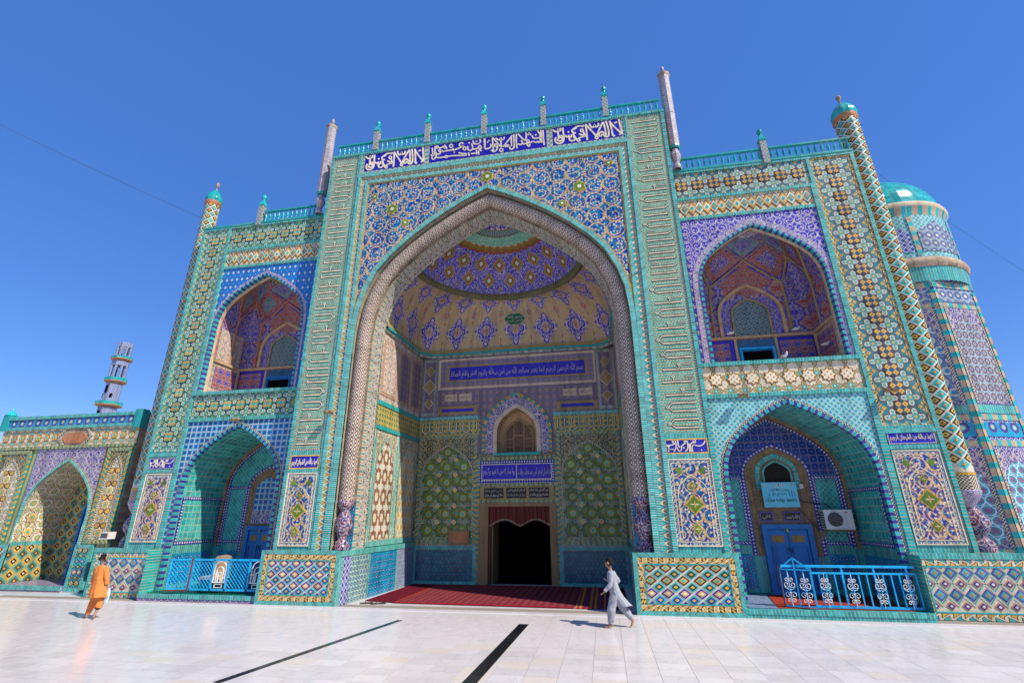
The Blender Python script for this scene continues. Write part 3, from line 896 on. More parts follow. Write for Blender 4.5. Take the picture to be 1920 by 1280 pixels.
for i in range(-30, 31):
    for j in range(-24, 0):
        x = i * SLW + .02; y = j * SLD - .01
        cx, cy = x + SLW / 2, y + SLD / 2
        co = Vector((cx - 2.6876, cy + 10.4822, -1.8)); z = co.dot(fwd)
        if z < .5: cand.append((900, x, y)); continue
        px = 960 + FPX * co.dot(rt2) / z; py = 640 - FPX * co.dot(up2) / z
        cand.append((z if -60 < px < 1980 and py < 1330 else z + 500, x, y))
cand.sort()
rest = MB()
for n, (z, x, y) in enumerate(cand):
    if n < 300: link('slab', meshes[0], courtyard, (x, y, random.uniform(-.0008, .0008)))
    else: rest.box(x, x + SLW - .004, y, y + SLD - .004, -.005, random.uniform(-.0006, .0006), 'marble_slab', skip='d')
rest.build('slab_field', courtyard, kind='stuff')
for (ax, ay), (bx, by), w in stripes:
    mb = MB(); L = math.hypot(bx - ax, by - ay); n = int(L / .28); nx = (bx - ax) / L; ny = (by - ay) / L
    for i in range(n):
        p = i * L / n; q = (i + 1) * L / n - .006; jw = w / 2
        P = [(ax + nx * t - ny * s * jw, ay + ny * t + nx * s * jw) for t, s in ((p, 1), (q, 1), (q, -1), (p, -1))]
        mb.face([(x, y, .003) for x, y in P][::-1], [(0, 0), (.2, 0), (.2, .1), (0, .1)], 'black_marble')
        mb.names
    o = mb.build('black_marble_inlay', courtyard); o['kind'] = 'structure'
edge = MB(); edge.box(-12.2, 12.6, -.24, -.07, 0, .012, 'marble_slab'); 
edge.build('marble_kerb', courtyard)

# ------------------------------------------------------------------ the shrine
shrine = thing('shrine_building', 'turquoise tiled shrine facade with a tall pointed portal and two-storey wings', 'shrine')
def part(mb, name, parent=None, **k): return mb.build(name, parent or shrine, **k)
def course_frame(mb, x0, x1, z0, z1, w, y, m='turquoise_course', d=.03): mb.rect_frame(x0, x1, z0, z1, w, y - d, y, m)

PL, PR, PC = -4.72, 5.00, .13
ZT = 12.05
core = MB()
# hidden core and visible sides of the portal block
core.box(PL + .005, PR - .005, 7.8, 8.2, 0, ZT, 'brick_brown')
for x0, x1 in ((PL, PL + .02), (PR - .02, PR)): core.box(x0 + .002, x1 - .002, .02, 7.8, 0, ZT, 'brick_brown')
core.box(PL, PR, -.02, 8.2, ZT, ZT + .06, 'turquoise_rail')
core.box(PL - 4.4, PL - .01, 4.0, 4.4, 0, 10.2, 'brick_brown'); core.box(PR + .01, PR + 4.4, 4.0, 4.4, 0, 10.2, 'brick_brown')
core.box(PL - 4.3, PL - .01, .46, 4.2, 10.2, 10.26, 'brick_brown'); core.box(PR + .01, PR + 4.3, .46, 4.2, 10.2, 10.26, 'brick_brown')
core.box(PL - 4.41, PL - 4.35, .42, 4.2, 0, 10.2, 'gold_lozenge_panel'); core.box(PR + 4.36, PR + 4.40, .42, 4.2, 0, 10.2, 'gold_lozenge_panel')
part(core, 'masonry_core')

# dado piers of the portal, lozenges as single tiles
LZ = {'yellow': ('black_glaze', 'yellow_glaze', 'turquoise_glaze'), 'turq': ('turquoise_glaze', 'black_glaze', 'yellow_glaze'),
      'blue': ('turquoise_glaze', 'cobalt_glaze', 'yellow_glaze'), 'yellowblue': ('cobalt_glaze', 'yellow_glaze', 'white_glaze')}
LW = {'violet': ('violet_glaze', 'turquoise_glaze', 'terracotta'), 'cobalt': ('terracotta', 'cobalt_glaze', 'white_glaze')}
def dado(x0, x1, z1, y, kind, label=None):
    """dado block front x0..x1 up to z1 with front at y"""
    mb = MB()
    if kind == 'pier':
        bw = .16
        mb.quad_xz(x0, x1, 0, z1, y, 'dado_mosaic')
        mb.box(x0, x1, y, y + .30, 0, z1, 'turquoise_course', skip='f')
        p = mb.build('dado_panel', shrine)
        if label: p['label'] = label
        fr = MB(); fr.rect_frame(x0 + .001, x1 - .001, .001, z1 + .012, .085, y - .02, y, 'turquoise_course'); fr.build('course_border', shrine)
        fr = MB(); fr.rect_frame(x0 + .09, x1 - .09, .09, z1 - .075, .105, y - .015, y, 'yellow_black_check')
        fr.rect_frame(x0 + .196, x1 - .196, .196, z1 - .181, .018, y - .018, y, 'turquoise_glaze'); fr.build('mosaic_border', shrine)
        ix0, ix1, iz0, iz1 = x0 + .22, x1 - .22, .22, z1 - .20
        n = max(2, round((ix1 - ix0) / .292)); px = (ix1 - ix0) / (n + .0); pz = (iz1 - iz0) / 3.0
        for r in range(-1, 7):
            for i in range(-1, n + 2):
                cx = ix0 + px * (i + (0.5 if r % 2 else 0.0) + .25); cz = iz1 - pz * (r / 2.0 + .25)
                late = x0 > 0 and r >= 4 or x0 < 0
                k = ('blue' if late else 'turq') if r % 2 == 1 else ('yellowblue' if late else 'yellow')
                loz_tile(p, cx, cz, y - .001, round(px * .40, 3), round(pz * .40, 3), LZ[k], (ix0, ix1, iz0, iz1))
    return mb
dado(-4.94, -3.03, 1.08, -.07, 'pier')
dado(3.17, 5.13, 1.08, -.07, 'pier')

def wing_dado(x0, x1, y, z1=1.08, yb=1.3):
    mb = MB(); mb.quad_xz(x0, x1, 0, z1, y, 'dado_mosaic'); mb.box(x0, x1, y, yb, 0, z1, 'turquoise_course', skip='f'); p = mb.build('dado_panel', shrine)
    fr = MB(); fr.band([(x0, z1), (x1, z1)], -.09, 0.012, y - .025, y, 'turquoise_course'); fr.build('course_border', shrine)
    fr = MB(); fr.rect_frame(x0 + .07, x1 - .07, .005, z1 - .10, .1, y - .012, y, 'zigzag_gold'); fr.rect_frame(x0 + .18, x1 - .18, .115, z1 - .21, .02, y - .014, y, 'turquoise_glaze')
    fr.band([(x0, 0), (x0, z1 - .1)], -.07, 0, y - .02, y, 'turquoise_course'); fr.band([(x1, 0), (x1, z1 - .1)], .07, 0, y - .02, y, 'turquoise_course')
    fr.build('mosaic_border', shrine)
    ix0, ix1, iz0, iz1 = x0 + .2, x1 - .2, .135, z1 - .23
    n = round((ix1 - ix0) / .27); px = (ix1 - ix0) / n; pz = (iz1 - iz0) / 2.0
    zz = MB()
    for r in range(-1, 5):
        cz = iz1 - pz * (r / 2.0 + .25)
        for i in range(-1, n + 2):
            cx = ix0 + px * (i + (0.0 if r % 2 else .5)); v = r % 2 == 0
            loz_tile(p, cx, cz, y - .001, round(px * (.42 if v else .34), 3), round(pz * (.30 if v else .20), 3), LW['violet' if v else 'cobalt'], (ix0, ix1, iz0, iz1))
    for r in range(2):
        cz = iz1 - pz * (r + .25)
        for sg in (1, -1):
            pts = []
            for i in range(2 * n + 1): pts.append((ix0 + px * i / 2, cz + sg * (.03 if i % 2 == 0 else .175)))
            zz.band(pts, -.012, .014, y - .008, y, 'white_glaze'); zz.band(pts, .014, .03, y - .006, y, 'turquoise_glaze')
    zz.build('zigzag_inlay', p)
wing_dado(-9.86, -8.02, .30)
wing_dado(8.20, 10.10, .30)

# --- portal face: the two inscription pilasters
def kufic(x0, x1, z0, z1, y, flip):
    """tall strip of square script laid sideways: white strokes with dark edges"""
    mb = MB(); mb.quad_xz(x0, x1, z0, z1, y, 'kufic_ground'); p = mb.build('inscription_panel', shrine)
    fr = MB(); fr.rect_frame(x0 - .045, x1 + .045, z0 - .045, z1 + .045, .045, y - .006, y, 'black_white_check'); fr.build('check_border', shrine)
    st = MB(); W = x1 - x0
    X = lambda t: (x1 - t * W) if flip else (x0 + t * W)
    def bar(t0, u0, t1, u1, w=.017, dk=.036):
        a = (X(t0), u0); b = (X(t1), u1)
        st.band([a, b], -dk, dk, y - .004, y, 'black_glaze'); st.band([a, b], -w, w, y - .009, y - .003, 'white_glaze')
    def dmd(t, u, r=.062):
        st.plate(dia(X(t), u, r * 1.25, r * 1.25), y - .005, y, 'black_glaze'); st.plate(dia(X(t), u, r, r), y - .011, y - .004, 'white_glaze'); st.plate(dia(X(t), u, r * .45, r * .45), y - .013, y - .01, 'turquoise_glaze')
    z = z0 + .12; rnd = random.Random(5 if flip else 9); last = 0
    while z < z1 - .12:
        k = rnd.choice([0, 0, 1, 2, 3]) if last else rnd.choice([0, 1, 2])
        sp_ = .175 + rnd.uniform(-.012, .012); lo = rnd.uniform(.07, .15); hi_ = rnd.uniform(.86, .95)
        if k == 0 or z > z1 - .45:        # plain stroke with a hooked end
            bar(lo, z, hi_, z); bar(hi_, z, hi_ - .06, z + .045); z += sp_
        elif k == 1:                       # two strokes joined at one side with a knot
            a_ = rnd.uniform(.22, .30); bar(a_, z, hi_, z); bar(a_, z + sp_, hi_ + .02, z + sp_); bar(a_ - .11, z + sp_ / 2, a_, z, .010, .026); bar(a_ - .11, z + sp_ / 2, a_, z + sp_, .010, .026); dmd(a_ - .13, z + sp_ / 2, .045); z += 2 * sp_
        elif k == 2:                       # long stroke carrying a diamond, short stroke beside it
            bar(lo, z, hi_, z); t_ = rnd.uniform(.35, .6); bar(t_, z, t_, z + .07, .010, .024); dmd(t_, z + .12, .05); bar(.68, z + .11, .92, z + .11, .009, .024); z += sp_ + .11
        else:
            bar(lo, z, hi_ - .1, z); bar(hi_ - .1, z, hi_, z + .06, .012, .028); bar(lo + .03, z + .10, lo + .25, z + .10, .009, .022); z += sp_ + .05
        last = k == 0
    st.build('lettering', p)
kufic(-4.60, -3.89, 3.32, 11.90, -.004, True)
kufic(4.07, 4.86, 3.38, 11.90, -.004, False)

for x in (-4.72, -3.845): fx = MB(); fx.band([(x, 1.09), (x, 12.0)], -.085, 0, -.03, .04, 'turquoise_course'); part(fx, 'course_border')
for x in (4.01, 4.99): fx = MB(); fx.band([(x, 1.09), (x, 12.0)], 0, .085, -.03, .04, 'turquoise_course'); part(fx, 'course_border')
for x0, x1 in ((PL, -3.75), (3.9, PR)): fx = MB(); fx.quad_xz(x0, x1, 1.08, 12.0, 0, 'turquoise_course'); part(fx, 'pilaster')
for (x0, x1, z0, z1) in ((-4.63, -3.86, 2.85, 3.17), (4.03, 4.89, 2.96, 3.27)):
    mb = MB(); mb.band([(x0 - .0, z1 + .055), (x1, z1 + .055)], -.055, .055, -.02, 0, 'turquoise_course'); mb.band([(x0, z0 - .055), (x1, z0 - .055)], -.055, .055, -.02, 0, 'turquoise_course')
    part(mb, 'course_border')
    mb = MB(); mb.quad_xz(x0, x1, z0, z1, -.012, 'frieze_blue'); p = part(mb, 'inscription_plate')
    mb = MB(); mb.rect_frame(x0, x1, z0, z1, .028, -.02, -.01, 'yellow_glaze'); mb.build('border', p)
    if x0 < 0: lettering('lettering', 'اعوذ بالله من الشيطان الرجيم', x0 + .05, x1 - .05, z0 + .04, z1 - .04, -.012, 'white_glaze', p, bold=.02)
    else: strokes('lettering', CAL_C, fC, x0 + .03, x1 - .03, z0 + .03, z1 - .03, -.012, p, .011)

def floral_panel(x0, x1, z0, z1, y, warm=False, border='floral_border'):
    mb = MB(); mb.quad_xz(x0, x1, z0, z1, y, border); p = part(mb, 'floral_panel')
    mb = MB(); mb.rect_frame(x0, x1, z0, z1, .022, y - .01, y, 'white_glaze'); mb.rect_frame(x0 + .075, x1 - .075, z0 + .075, z1 - .075, .012, y - .006, y, 'white_glaze'); mb.build('white_fillet', p)
    a0, a1, b0, b1 = x0 + .09, x1 - .09, z0 + .09, z1 - .09; cx = (a0 + a1) / 2
    mb = MB(); mb.quad_xz(a0, a1, b0, b1, y - .003, 'floral_panel_warm' if warm else 'floral_panel', ou=cx - .165, ov=b0); mb.build('scroll_field', p)
    W = (a1 - a0); H = b1 - b0
    mb = MB(); ap = arch(cx, W * .43, b0 + H * .55, b0 + H * .84, b0 + .06); mb.band(ap, -.008, .008, y - .008, y - .002, 'white_glaze'); mb.build('arch_outline', p)
    for cz, r, k in ((b0 + H * .70, .075, 4), (b0 + H * .46, .16, 4), (b0 + H * .15, .10, 4)):
        mb = MB(); pts = [(cx + r * (1.12 if i % 6 == 0 else .78 if i % 3 else .66) * cos(pi * i / 12) * (1.25 if r == .16 else 1), cz + r * (1.1 if i % 6 == 0 else .8 if i % 3 else .66) * sin(pi * i / 12) * 1.25) for i in range(24)]
        mb.plate(pts, y - .010, y - .002, 'yellow_glaze')
        q = [(cx + (a - cx) * .78, cz + (b - cz) * .78) for a, b in pts]; mb.plate(q, y - .014, y - .009, 'green_glaze')
        mb.plate(lens_pts(cx, cz, r * .55, r * .1, 10), y - .017, y - .013, 'white_glaze'); mb.plate(lens_pts(cx, cz, r * .1, r * .5, 10), y - .018, y - .013, 'yellow_glaze'); mb.build('medallion', p)
    for sx in (-1, 1):
        mb = MB(); c2 = cx + sx * W * .33; cz = b0 + H * .90
        pts = [(c2 + .07 * (1.2 if i % 2 else .6) * cos(pi * i / 5), cz + .08 * (1.2 if i % 2 else .6) * sin(pi * i / 5)) for i in range(10)]
        mb.plate(pts, y - .009, y - .002, 'green_glaze'); mb.build('corner_leaf', p)
for a in ((-4.63, -3.86, 1.17, 2.76, False), (4.04, 4.90, 1.20, 2.86, False)): floral_panel(a[0], a[1], a[2], a[3], -.014)

# --- portal arch, spandrel and frames
open_arch = arch(.12, 3.48, 5.7, 10.22)
sp = MB(); sp.wall_arch(-3.44, 3.72, 1.08, 10.9, open_arch, 0, 'spandrel_scroll'); spp = part(sp, 'spandrel')
fr = MB(); fr.band([(-3.44, 6.6), (-3.44, 10.9), (3.72, 10.9), (3.72, 6.6)], -.035, 0, -.012, 0, 'yellow_glaze')
fr.band(arch(.12, 3.48, 5.7, 10.22, 6.0 * 0 + 5.6), .115, .15, -.014, 0, 'yellow_glaze'); fr.build('gold_fillet', spp)
fr = MB(); fr.band(arch(.12, 3.48, 5.7, 10.22, 1.09), 0, .115, -.04, .05, 'turquoise_course_fine'); fr.build('arch_course', spp)
for (cx, cz, r, m2) in ((-2.62, 9.92, .20, 8), (-2.2, 9.42, .13, 4), (-3.2, 10.42, .12, 4), (2.62, 9.92, .20, 8), (3.43, 10.55, .12, 4), (2.15, 9.45, .12, 4), (.12, 10.62, .20, 8)):
    mb = MB(); mb.plate([(cx + r * (1 if i % 2 else .72) * cos(pi * i / 6), cz + r * (1 if i % 2 else .72) * sin(pi * i / 6)) for i in range(12)], -.01, 0, 'yellow_glaze')
    mb.plate([(cx + .85 * r * (1 if i % 2 else .72) * cos(pi * i / 6), cz + .85 * r * (1 if i % 2 else .72) * sin(pi * i / 6)) for i in range(12)], -.014, -.009, 'green_glaze')
    mb.plate(star_pts(r * .35, r * .22, 6, cx=cx, cz=cz), -.018, -.013, 'white_glaze'); mb.build('medallion', spp)
U = [(-3.44, 1.09), (-3.44, 10.9), (3.72, 10.9), (3.72, 1.09)]
fr = MB(); fr.band(U, 0, .09, -.035, .02, 'turquoise_course_fine'); part(fr, 'course_border')
fr = MB(); fr.band(U, .09, .235, -.006, .02, 'zigzag_band'); part(fr, 'zigzag_border')
fr = MB(); fr.band(U, .235, .33, -.05, .02, 'turquoise_course_fine'); part(fr, 'course_border')
# frieze of three blue inscription plates
fz = MB(); fz.quad_xz(-3.78, 4.06, 11.2, 12.0, -.002, 'zigzag_band'); frz = part(fz, 'inscription_frieze')
fr = MB()
for x0, x1 in ((-3.64, -1.78), (-1.62, 1.81), (1.98, 3.86)): fr.rect_frame(x0 - .075, x1 + .075, 11.29, 12.03, .075, -.008, 0, 'zigzag_band')
fr.build('zigzag_border', frz)
fr = MB(); fr.rect_frame(-3.78, 4.02, 11.24, 12.06, .05, -.04, 0, 'turquoise_course_fine'); fr.build('border', frz)
for (x0, x1, t) in ((-3.64, -1.78, 'لا اله الا الله محمد رسول الله'), (-1.62, 1.81, 'اشهد ان لا اله الا الله واشهد ان محمدا عبده ورسوله'), (1.98, 3.86, 'لا اله الا الله محمد رسول الله')):
    mb = MB(); mb.quad_xz(x0, x1, 11.36, 11.98, -.010, 'frieze_blue'); p = mb.build('inscription_plate', frz)
    if x0 < -1.7 or x0 > 1.9: strokes('lettering', CAL_A, fA, x0 + .01, x1 - .01, 11.37, 11.97, -.011, p, .023)
    else: strokes('lettering', CAL_B, fB, x0 + .02, x1 - .02, 11.37, 11.97, -.011, p, .021)
tc = MB(); tc.band([(PL, 12.0), (PR, 12.0)], -.0, .055, -.045, .03, 'turquoise_course'); part(tc, 'cornice_course')

# recess behind the face, roll moulding with its vases
rc = MB(); full = arch(.12, 3.48, 5.7, 10.22, 1.08); inn = arch(.14, 3.15, 5.7, 9.76, 1.08)
rc.reveal(full, 0, .36, 'black_white_check')
ringA = arch(.12, 3.48, 5.7, 10.22); ringB = arch(.14, 3.15, 5.7, 9.76)
for P, Q in ((full, inn),):
    for i in range(len(P) - 1):
        rc.face([(P[i][0], .36, P[i][1]), (Q[i][0], .36, Q[i][1]), (Q[i + 1][0], .36, Q[i + 1][1]), (P[i + 1][0], .36, P[i + 1][1])], [P[i], Q[i], Q[i + 1], P[i + 1]], 'brick_dirty')
part(rc, 'arch_recess')
ro = MB(); mid = arch(.13, 3.33, 5.7, 9.99, 2.1)
P = []; UV = []; L = 0
for i, (x, z) in enumerate(mid):
    a = Vector(mid[max(i - 1, 0)]); b = Vector(mid[min(i + 1, len(mid) - 1)]); t = (b - a).normalized(); nn = Vector((-t.y, t.x))
    if i: L += (Vector(mid[i]) - Vector(mid[i - 1])).length
    row = []; uvr = []
    for k in range(13):
        an = pi * (k / 12.0) * 1.1 - .05 * pi
        row.append((x + nn.x * cos(an) * .175, .24 - sin(an) * .175, z + nn.y * cos(an) * .175)); uvr.append((L, .175 * an))
    P.append(row); UV.append(uvr)
ro.grid(P, UV, 'roll_rosettes', True); rolls = part(ro, 'roll_moulding')
for cx in (.13 - 3.33, .13 + 3.33):
    mb = MB(); mb.lathe([(.175, 2.14), (.19, 2.10), (.19, 2.02), (.15, 1.98), (.11, 1.91), (.13, 1.84), (.185, 1.72), (.20, 1.60), (.175, 1.47), (.12, 1.38), (.10, 1.31), (.14, 1.27), (.15, 1.2), (.17, 1.19), (.17, 1.085)], cx, .24, 'vase_scroll', 20, us=.2); part(mb, 'vase_base')
    rb = MB(); rb.band([(cx, 1.09), (cx, 2.1)], -.2, .2, .348, None, 'dado_blue_stars'); part(rb, 'vase_niche_tiles')
so = MB(); so.reveal(inn, .36, .52, 'soffit_course'); so.reveal(inn, .52, .90, 'soffit_brown'); so.band(inn, -.02, .0, .895, .93, 'soffit_course'); part(so, 'arch_soffit')

# --- iwan interior
LX, RX, YB = -2.97, 3.30, 3.6
def side_wall(sgn):
    X0, X1 = (LX, -2.85) if sgn < 0 else (RX, RX)
    ang = lambda y: X0 + (X1 - X0) * (y - .90) / (YB - .90)
    mbs = {}
    def q(name, ya, yb, z0, z1, m, proud=0.0, dep=.0):
        mb = MB(); s_ = 1 if sgn < 0 else -1; o = proud * s_
        P = [(ang(ya) + o, ya, z0), (ang(yb) + o, yb, z0), (ang(yb) + o, yb, z1), (ang(ya) + o, ya, z1)]
        if sgn > 0: P = P[::-1]
        uv = [(p[1] if sgn > 0 else p[1], p[2]) for p in P]
        mb.face(P, uv, m)
        if proud:
            for i in range(4):
                a, b = P[i], P[(i + 1) % 4]; mb.face([(a[0] - o, a[1], a[2]), (b[0] - o, b[1], b[2]), b, a], [(0, 0), (.1, 0), (.1, .02), (0, .02)], m)
        return part(mb, name)
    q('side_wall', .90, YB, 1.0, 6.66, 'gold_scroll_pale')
    # jamb dado
    mb = MB(); s_ = 1 if sgn < 0 else -1
    xo = (-3.03 if sgn < 0 else 3.17)
    Pts = [(xo, -.065), (ang(YB) + .10 * s_, YB)]
    f = lambda t: (Pts[0][0] + (Pts[1][0] - Pts[0][0]) * t, Pts[0][1] + (Pts[1][1] - Pts[0][1]) * t)
    for n_, (t0, t1, m) in enumerate(((0, .03, 'turquoise_course'), (.03, .12, 'tower_blue_net'), (.12, .32, 'dado_bluegreen'), (.32, .345, 'turquoise_course'), (.345, .70, 'dado_blue_stars'), (.70, .72, 'turquoise_course'), (.72, .97, 'dado_pale_stars'), (.97, 1, 'turquoise_course'))):
        a, b = f(t0), f(t1); P = [(a[0], a[1], 0), (b[0], b[1], 0), (b[0], b[1], .96), (a[0], a[1], .96)]
        if sgn > 0: P = P[::-1]
        m_ = MB(); m_.face(P, [(p[1], p[2]) for p in P], m); part(m_, 'dado_tiles')
    a, b = f(0), f(1)
    P = [(a[0], a[1], .96), (b[0], b[1], .96), (b[0], b[1], 1.08), (a[0], a[1], 1.08)]; 
    if sgn > 0: P = P[::-1]
    m_ = MB(); m_.face([(p[0] + .015 * s_, p[1], p[2]) for p in P], [(p[1], p[2]) for p in P], 'turquoise_course')
    T = [(a[0] + .015 * s_, a[1], 1.08), (b[0] + .015 * s_, b[1], 1.08), (ang(YB) - .1 * s_, YB, 1.08), (-3.5 if sgn < 0 else 3.7, -.0, 1.08)]
    if sgn > 0: T = T[::-1]
    m_.face(T, [(p[0], p[1]) for p in T], 'turquoise_glaze'); part(m_, 'dado_ledge')
    # arched tile panels, kufic band, painted upper panels
    q('course_border', .92, YB - .01, 1.10, 1.22, 'turquoise_course_fine', .02)
    for ya, yb, m in ((1.0, 2.16, 'brown_cross_panel'), (2.34, YB - .05, 'yellow_oval_panel')):
        cy = (ya + yb) / 2; hw = (yb - ya) / 2 - .1
        mb = MB(); ap = arch(0, hw, 2.6, 3.72); s_ = 1 if sgn < 0 else -1
        base = [(cy - hw, 1.25)] + [(cy + x, z) for x, z in ap] + [(cy + hw, 1.25)]
        P = [(ang(y) + .004 * s_, y, z) for y, z in base]
        if sgn < 0: P = P[::-1]
        mb.face(P, [(p[1], p[2]) for p in P], m); part(mb, 'arched_panel')
        mb = MB()
        for i in range(len(base) - 1):
            (ya_, za_), (yb_, zb_) = base[i], base[i + 1]
            dx, dz = yb_ - ya_, zb_ - za_; l = math.hypot(dx, dz); nx, nz = -dz / l * .05, dx / l * .05
            F = [(ang(ya_) + .012 * s_, ya_, za_), (ang(yb_) + .012 * s_, yb_, zb_), (ang(yb_) + .012 * s_, yb_ + nx, zb_ + nz), (ang(ya_) + .012 * s_, ya_ + nx, za_ + nz)]
            mb.face(F if sgn < 0 else F[::-1], [(0, 0), (l, 0), (l, .05), (0, .05)], 'turquoise_course_fine')
        part(mb, 'arch_course')
    q('course_border', 2.2, 2.29, 1.22, 3.9, 'turquoise_course_fine', .015)
    q('course_border', .92, 1.0, 1.22, 3.9, 'turquoise_course_fine', .015)
    q('course_border', .92, YB - .01, 3.92, 4.02, 'turquoise_rail', .03)
    q('inscription_band', .92, YB - .01, 4.02, 4.56, 'kufic_ground_gold', .004)
    q('course_border', .92, YB - .01, 4.56, 4.68, 'turquoise_rail', .03)
    q('painted_wall', .92, YB - .01, 4.68, 6.60, 'paint_pale', .006)
    for ya, yb in ((.98, 1.86), (1.95, 2.72), (2.80, 3.52)):
        q('panel_frame', ya, yb, 4.84, 6.38, 'frame_rose', .02); q('painted_panel', ya + .08, yb - .08, 4.92, 6.30, 'paint_pale' if ya < 1.5 else 'paint_violet', .028)
side_wall(-1); side_wall(1)

# back wall with door, upper window and tile panels
bw = MB(); LXb, RXb = -2.85, RX
door_ap = arch(.26, .60, 4.0, 4.86)
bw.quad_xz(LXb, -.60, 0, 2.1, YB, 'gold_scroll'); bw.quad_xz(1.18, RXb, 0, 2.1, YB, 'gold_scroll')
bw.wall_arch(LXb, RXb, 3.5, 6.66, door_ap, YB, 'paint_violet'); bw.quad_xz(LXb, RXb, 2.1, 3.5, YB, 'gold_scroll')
part(bw, 'back_wall')
Y = YB
def panel(name, x0, x1, z0, z1, y, m, pr=.01, ou=0.0, ov=0.0):
    mb = MB(); mb.quad_xz(x0, x1, z0, z1, y - pr, m, ou, ov)
    for P in ([(x0, y, z0), (x1, y, z0), (x1, y - pr, z0), (x0, y - pr, z0)], [(x0, y - pr, z1), (x1, y - pr, z1), (x1, y, z1), (x0, y, z1)], [(x0, y, z0), (x0, y - pr, z0), (x0, y - pr, z1), (x0, y, z1)], [(x1, y - pr, z0), (x1, y, z0), (x1, y, z1), (x1, y - pr, z1)]):
        mb.face(P, [(0, 0), (.1, 0), (.1, .1), (0, .1)], m)
    return part(mb, name)
for (x0, x1) in ((-2.80, -.93), (1.42, 3.27)):
    panel('dado_tiles', x0 + .10, x1 - .10, .06, .86, Y, 'dado_dark_stars'); mb = MB(); mb.rect_frame(x0, x1, -.02, .98, .10, Y - .03, Y, 'turquoise_course'); part(mb, 'course_border')
    panel('rope_moulding', x0, x1, .98, 1.02, Y, 'black_white_check', .03); panel('course_border', x0, x1, 1.02, 1.12, Y, 'turquoise_yellow_course', .02)
    mb = MB(); mb.rect_frame(x0 + .02, x1 - .02, 1.12, 4.10, .10, Y - .02, Y, 'turquoise_yellow_course'); part(mb, 'course_border')
    cx = (x0 + x1) / 2; hw = (x1 - x0) / 2 - .16
    ap = arch(cx, hw, 2.75, 3.78)
    mb = MB(); mb.wall_arch(x0 + .12, x1 - .12, 1.15, 4.02, ap, Y - .008, 'gold_scroll'); part(mb, 'panel_spandrel')
    mb = MB(); base = [(cx - hw, 1.15)] + ap + [(cx + hw, 1.15)]
    px_, pz_ = 2 * hw / 3.0, .44
    mb.face([(a, Y - .004, b) for a, b in base[::-1]], [(a - (cx - hw), b - 1.17) for a, b in base[::-1]], 'green_star_panel'); p = part(mb, 'arched_panel')
    mb = MB(); mb.band([(cx - hw, 1.15)] + ap + [(cx + hw, 1.15)], 0, .045, Y - .018, Y - .005, 'black_white_check'); mb.build('arch_course', p)
    if 'STAR_G' not in globals():
        st = MB(); st.plate(star_pts(.195, .148), -.006, .004, 'mosaic_cream'); st.plate(star_pts(.185, .14), -.010, -.004, 'brown_glaze'); st.plate(star_pts(.165, .125), -.014, -.009, 'green_glaze')
        st.plate(star_pts(.10, .065, rot=pi / 8), -.018, -.013, 'yellow_glaze'); st.plate(star_pts(.055, .04), -.022, -.017, 'turquoise_glaze'); o = st.build('star_tile'); STAR_G = o.data; bpy.data.objects.remove(o)
        st = MB(); st.plate(dia(0, 0, .075, .075), -.006, .004, 'white_glaze'); st.plate(dia(0, 0, .055, .055), -.010, -.005, 'yellow_glaze'); o = st.build('diamond_tile'); DIA_G = o.data; bpy.data.objects.remove(o)
    for r in range(6):
        for i in range(3):
            sx, sz = cx - hw + px_ * (i + .5), 1.17 + pz_ * (r + .5)
            if r == 5 and i != 1: continue
            link('star_tile', STAR_G, p, (sx, Y - .006, sz))
    for r in range(6):
        for i in range(4):
            sx, sz = cx - hw + px_ * i, 1.17 + pz_ * r
            if (i in (0, 3)) or r == 0: continue
            link('diamond_tile', DIA_G, p, (sx, Y - .006, sz))
# kufic bands left and right of the window
for x0, x1 in ((-2.83, -.86), (1.38, 3.29)):
    panel('course_border', x0, x1, 4.58, 4.68, Y, 'turquoise_course_fine', .03)
    p = panel('inscription_band', x0, x1, 4.10, 4.58, Y, 'kufic_ground_gold', .012)
    st = MB(); n = 9
    for i in range(n):
        u = x0 + .12 + (x1 - x0 - .24) * i / (n - 1)
        for w, m, d in ((.030, 'black_glaze', .016), (.013, 'white_glaze', .022)):
            st.band([(u, 4.24), (u, 4.50)], -w, w, Y - d, Y - .01, m)
            if i % 2 == 0 and i < n - 1:
                v = u + (x1 - x0 - .24) / (n - 1); st.band([(u, 4.24), ((u + v) / 2, 4.16), (v, 4.24)], -w, w, Y - d, Y - .01, m)
    st.build('lettering', p)
panel('frame_panel', -2.28, 2.72, 5.54, 6.56, Y, 'pale_plaster', .02); panel('ornament_band', -2.2, 2.66, 5.62, 6.48, Y, 'paint_violet_dense', .026)
panel('frame_panel', -1.98, 2.46, 5.78, 6.32, Y, 'ledge_olive', .032)
p = panel('inscription_plate', -1.90, 2.40, 5.84, 6.26, Y, 'paint_blue_plain', .038)
lettering('lettering', 'بسم الله الرحمن الرحيم انما يعمر مساجد الله من امن بالله واليوم الاخر واقام الصلاة', -1.85, 2.35, 5.87, 6.22, Y - .038, 'white_glaze', p, bold=-.005)
for x0, x1 in ((-2.82, -2.30), (2.74, 3.28)):
    panel('painted_panel', x0, x1, 4.72, 6.58, Y, 'ledge_grey', .015); panel('painted_panel', x0 + .09, x1 - .09, 4.82, 6.48, Y, 'paint_violet', .02); cx = (x0 + x1) / 2
    for cz, r in ((6.18, .16), (5.66, .235), (5.12, .16)):
        mb = MB(); mb.plate(dia(cx, cz, r, r * 1.05), Y - .026, Y - .018, 'white_glaze'); mb.plate(dia(cx, cz, r * .88, r * .93), Y - .030, Y - .025, 'ledge_olive'); part(mb, 'diamond_panel')
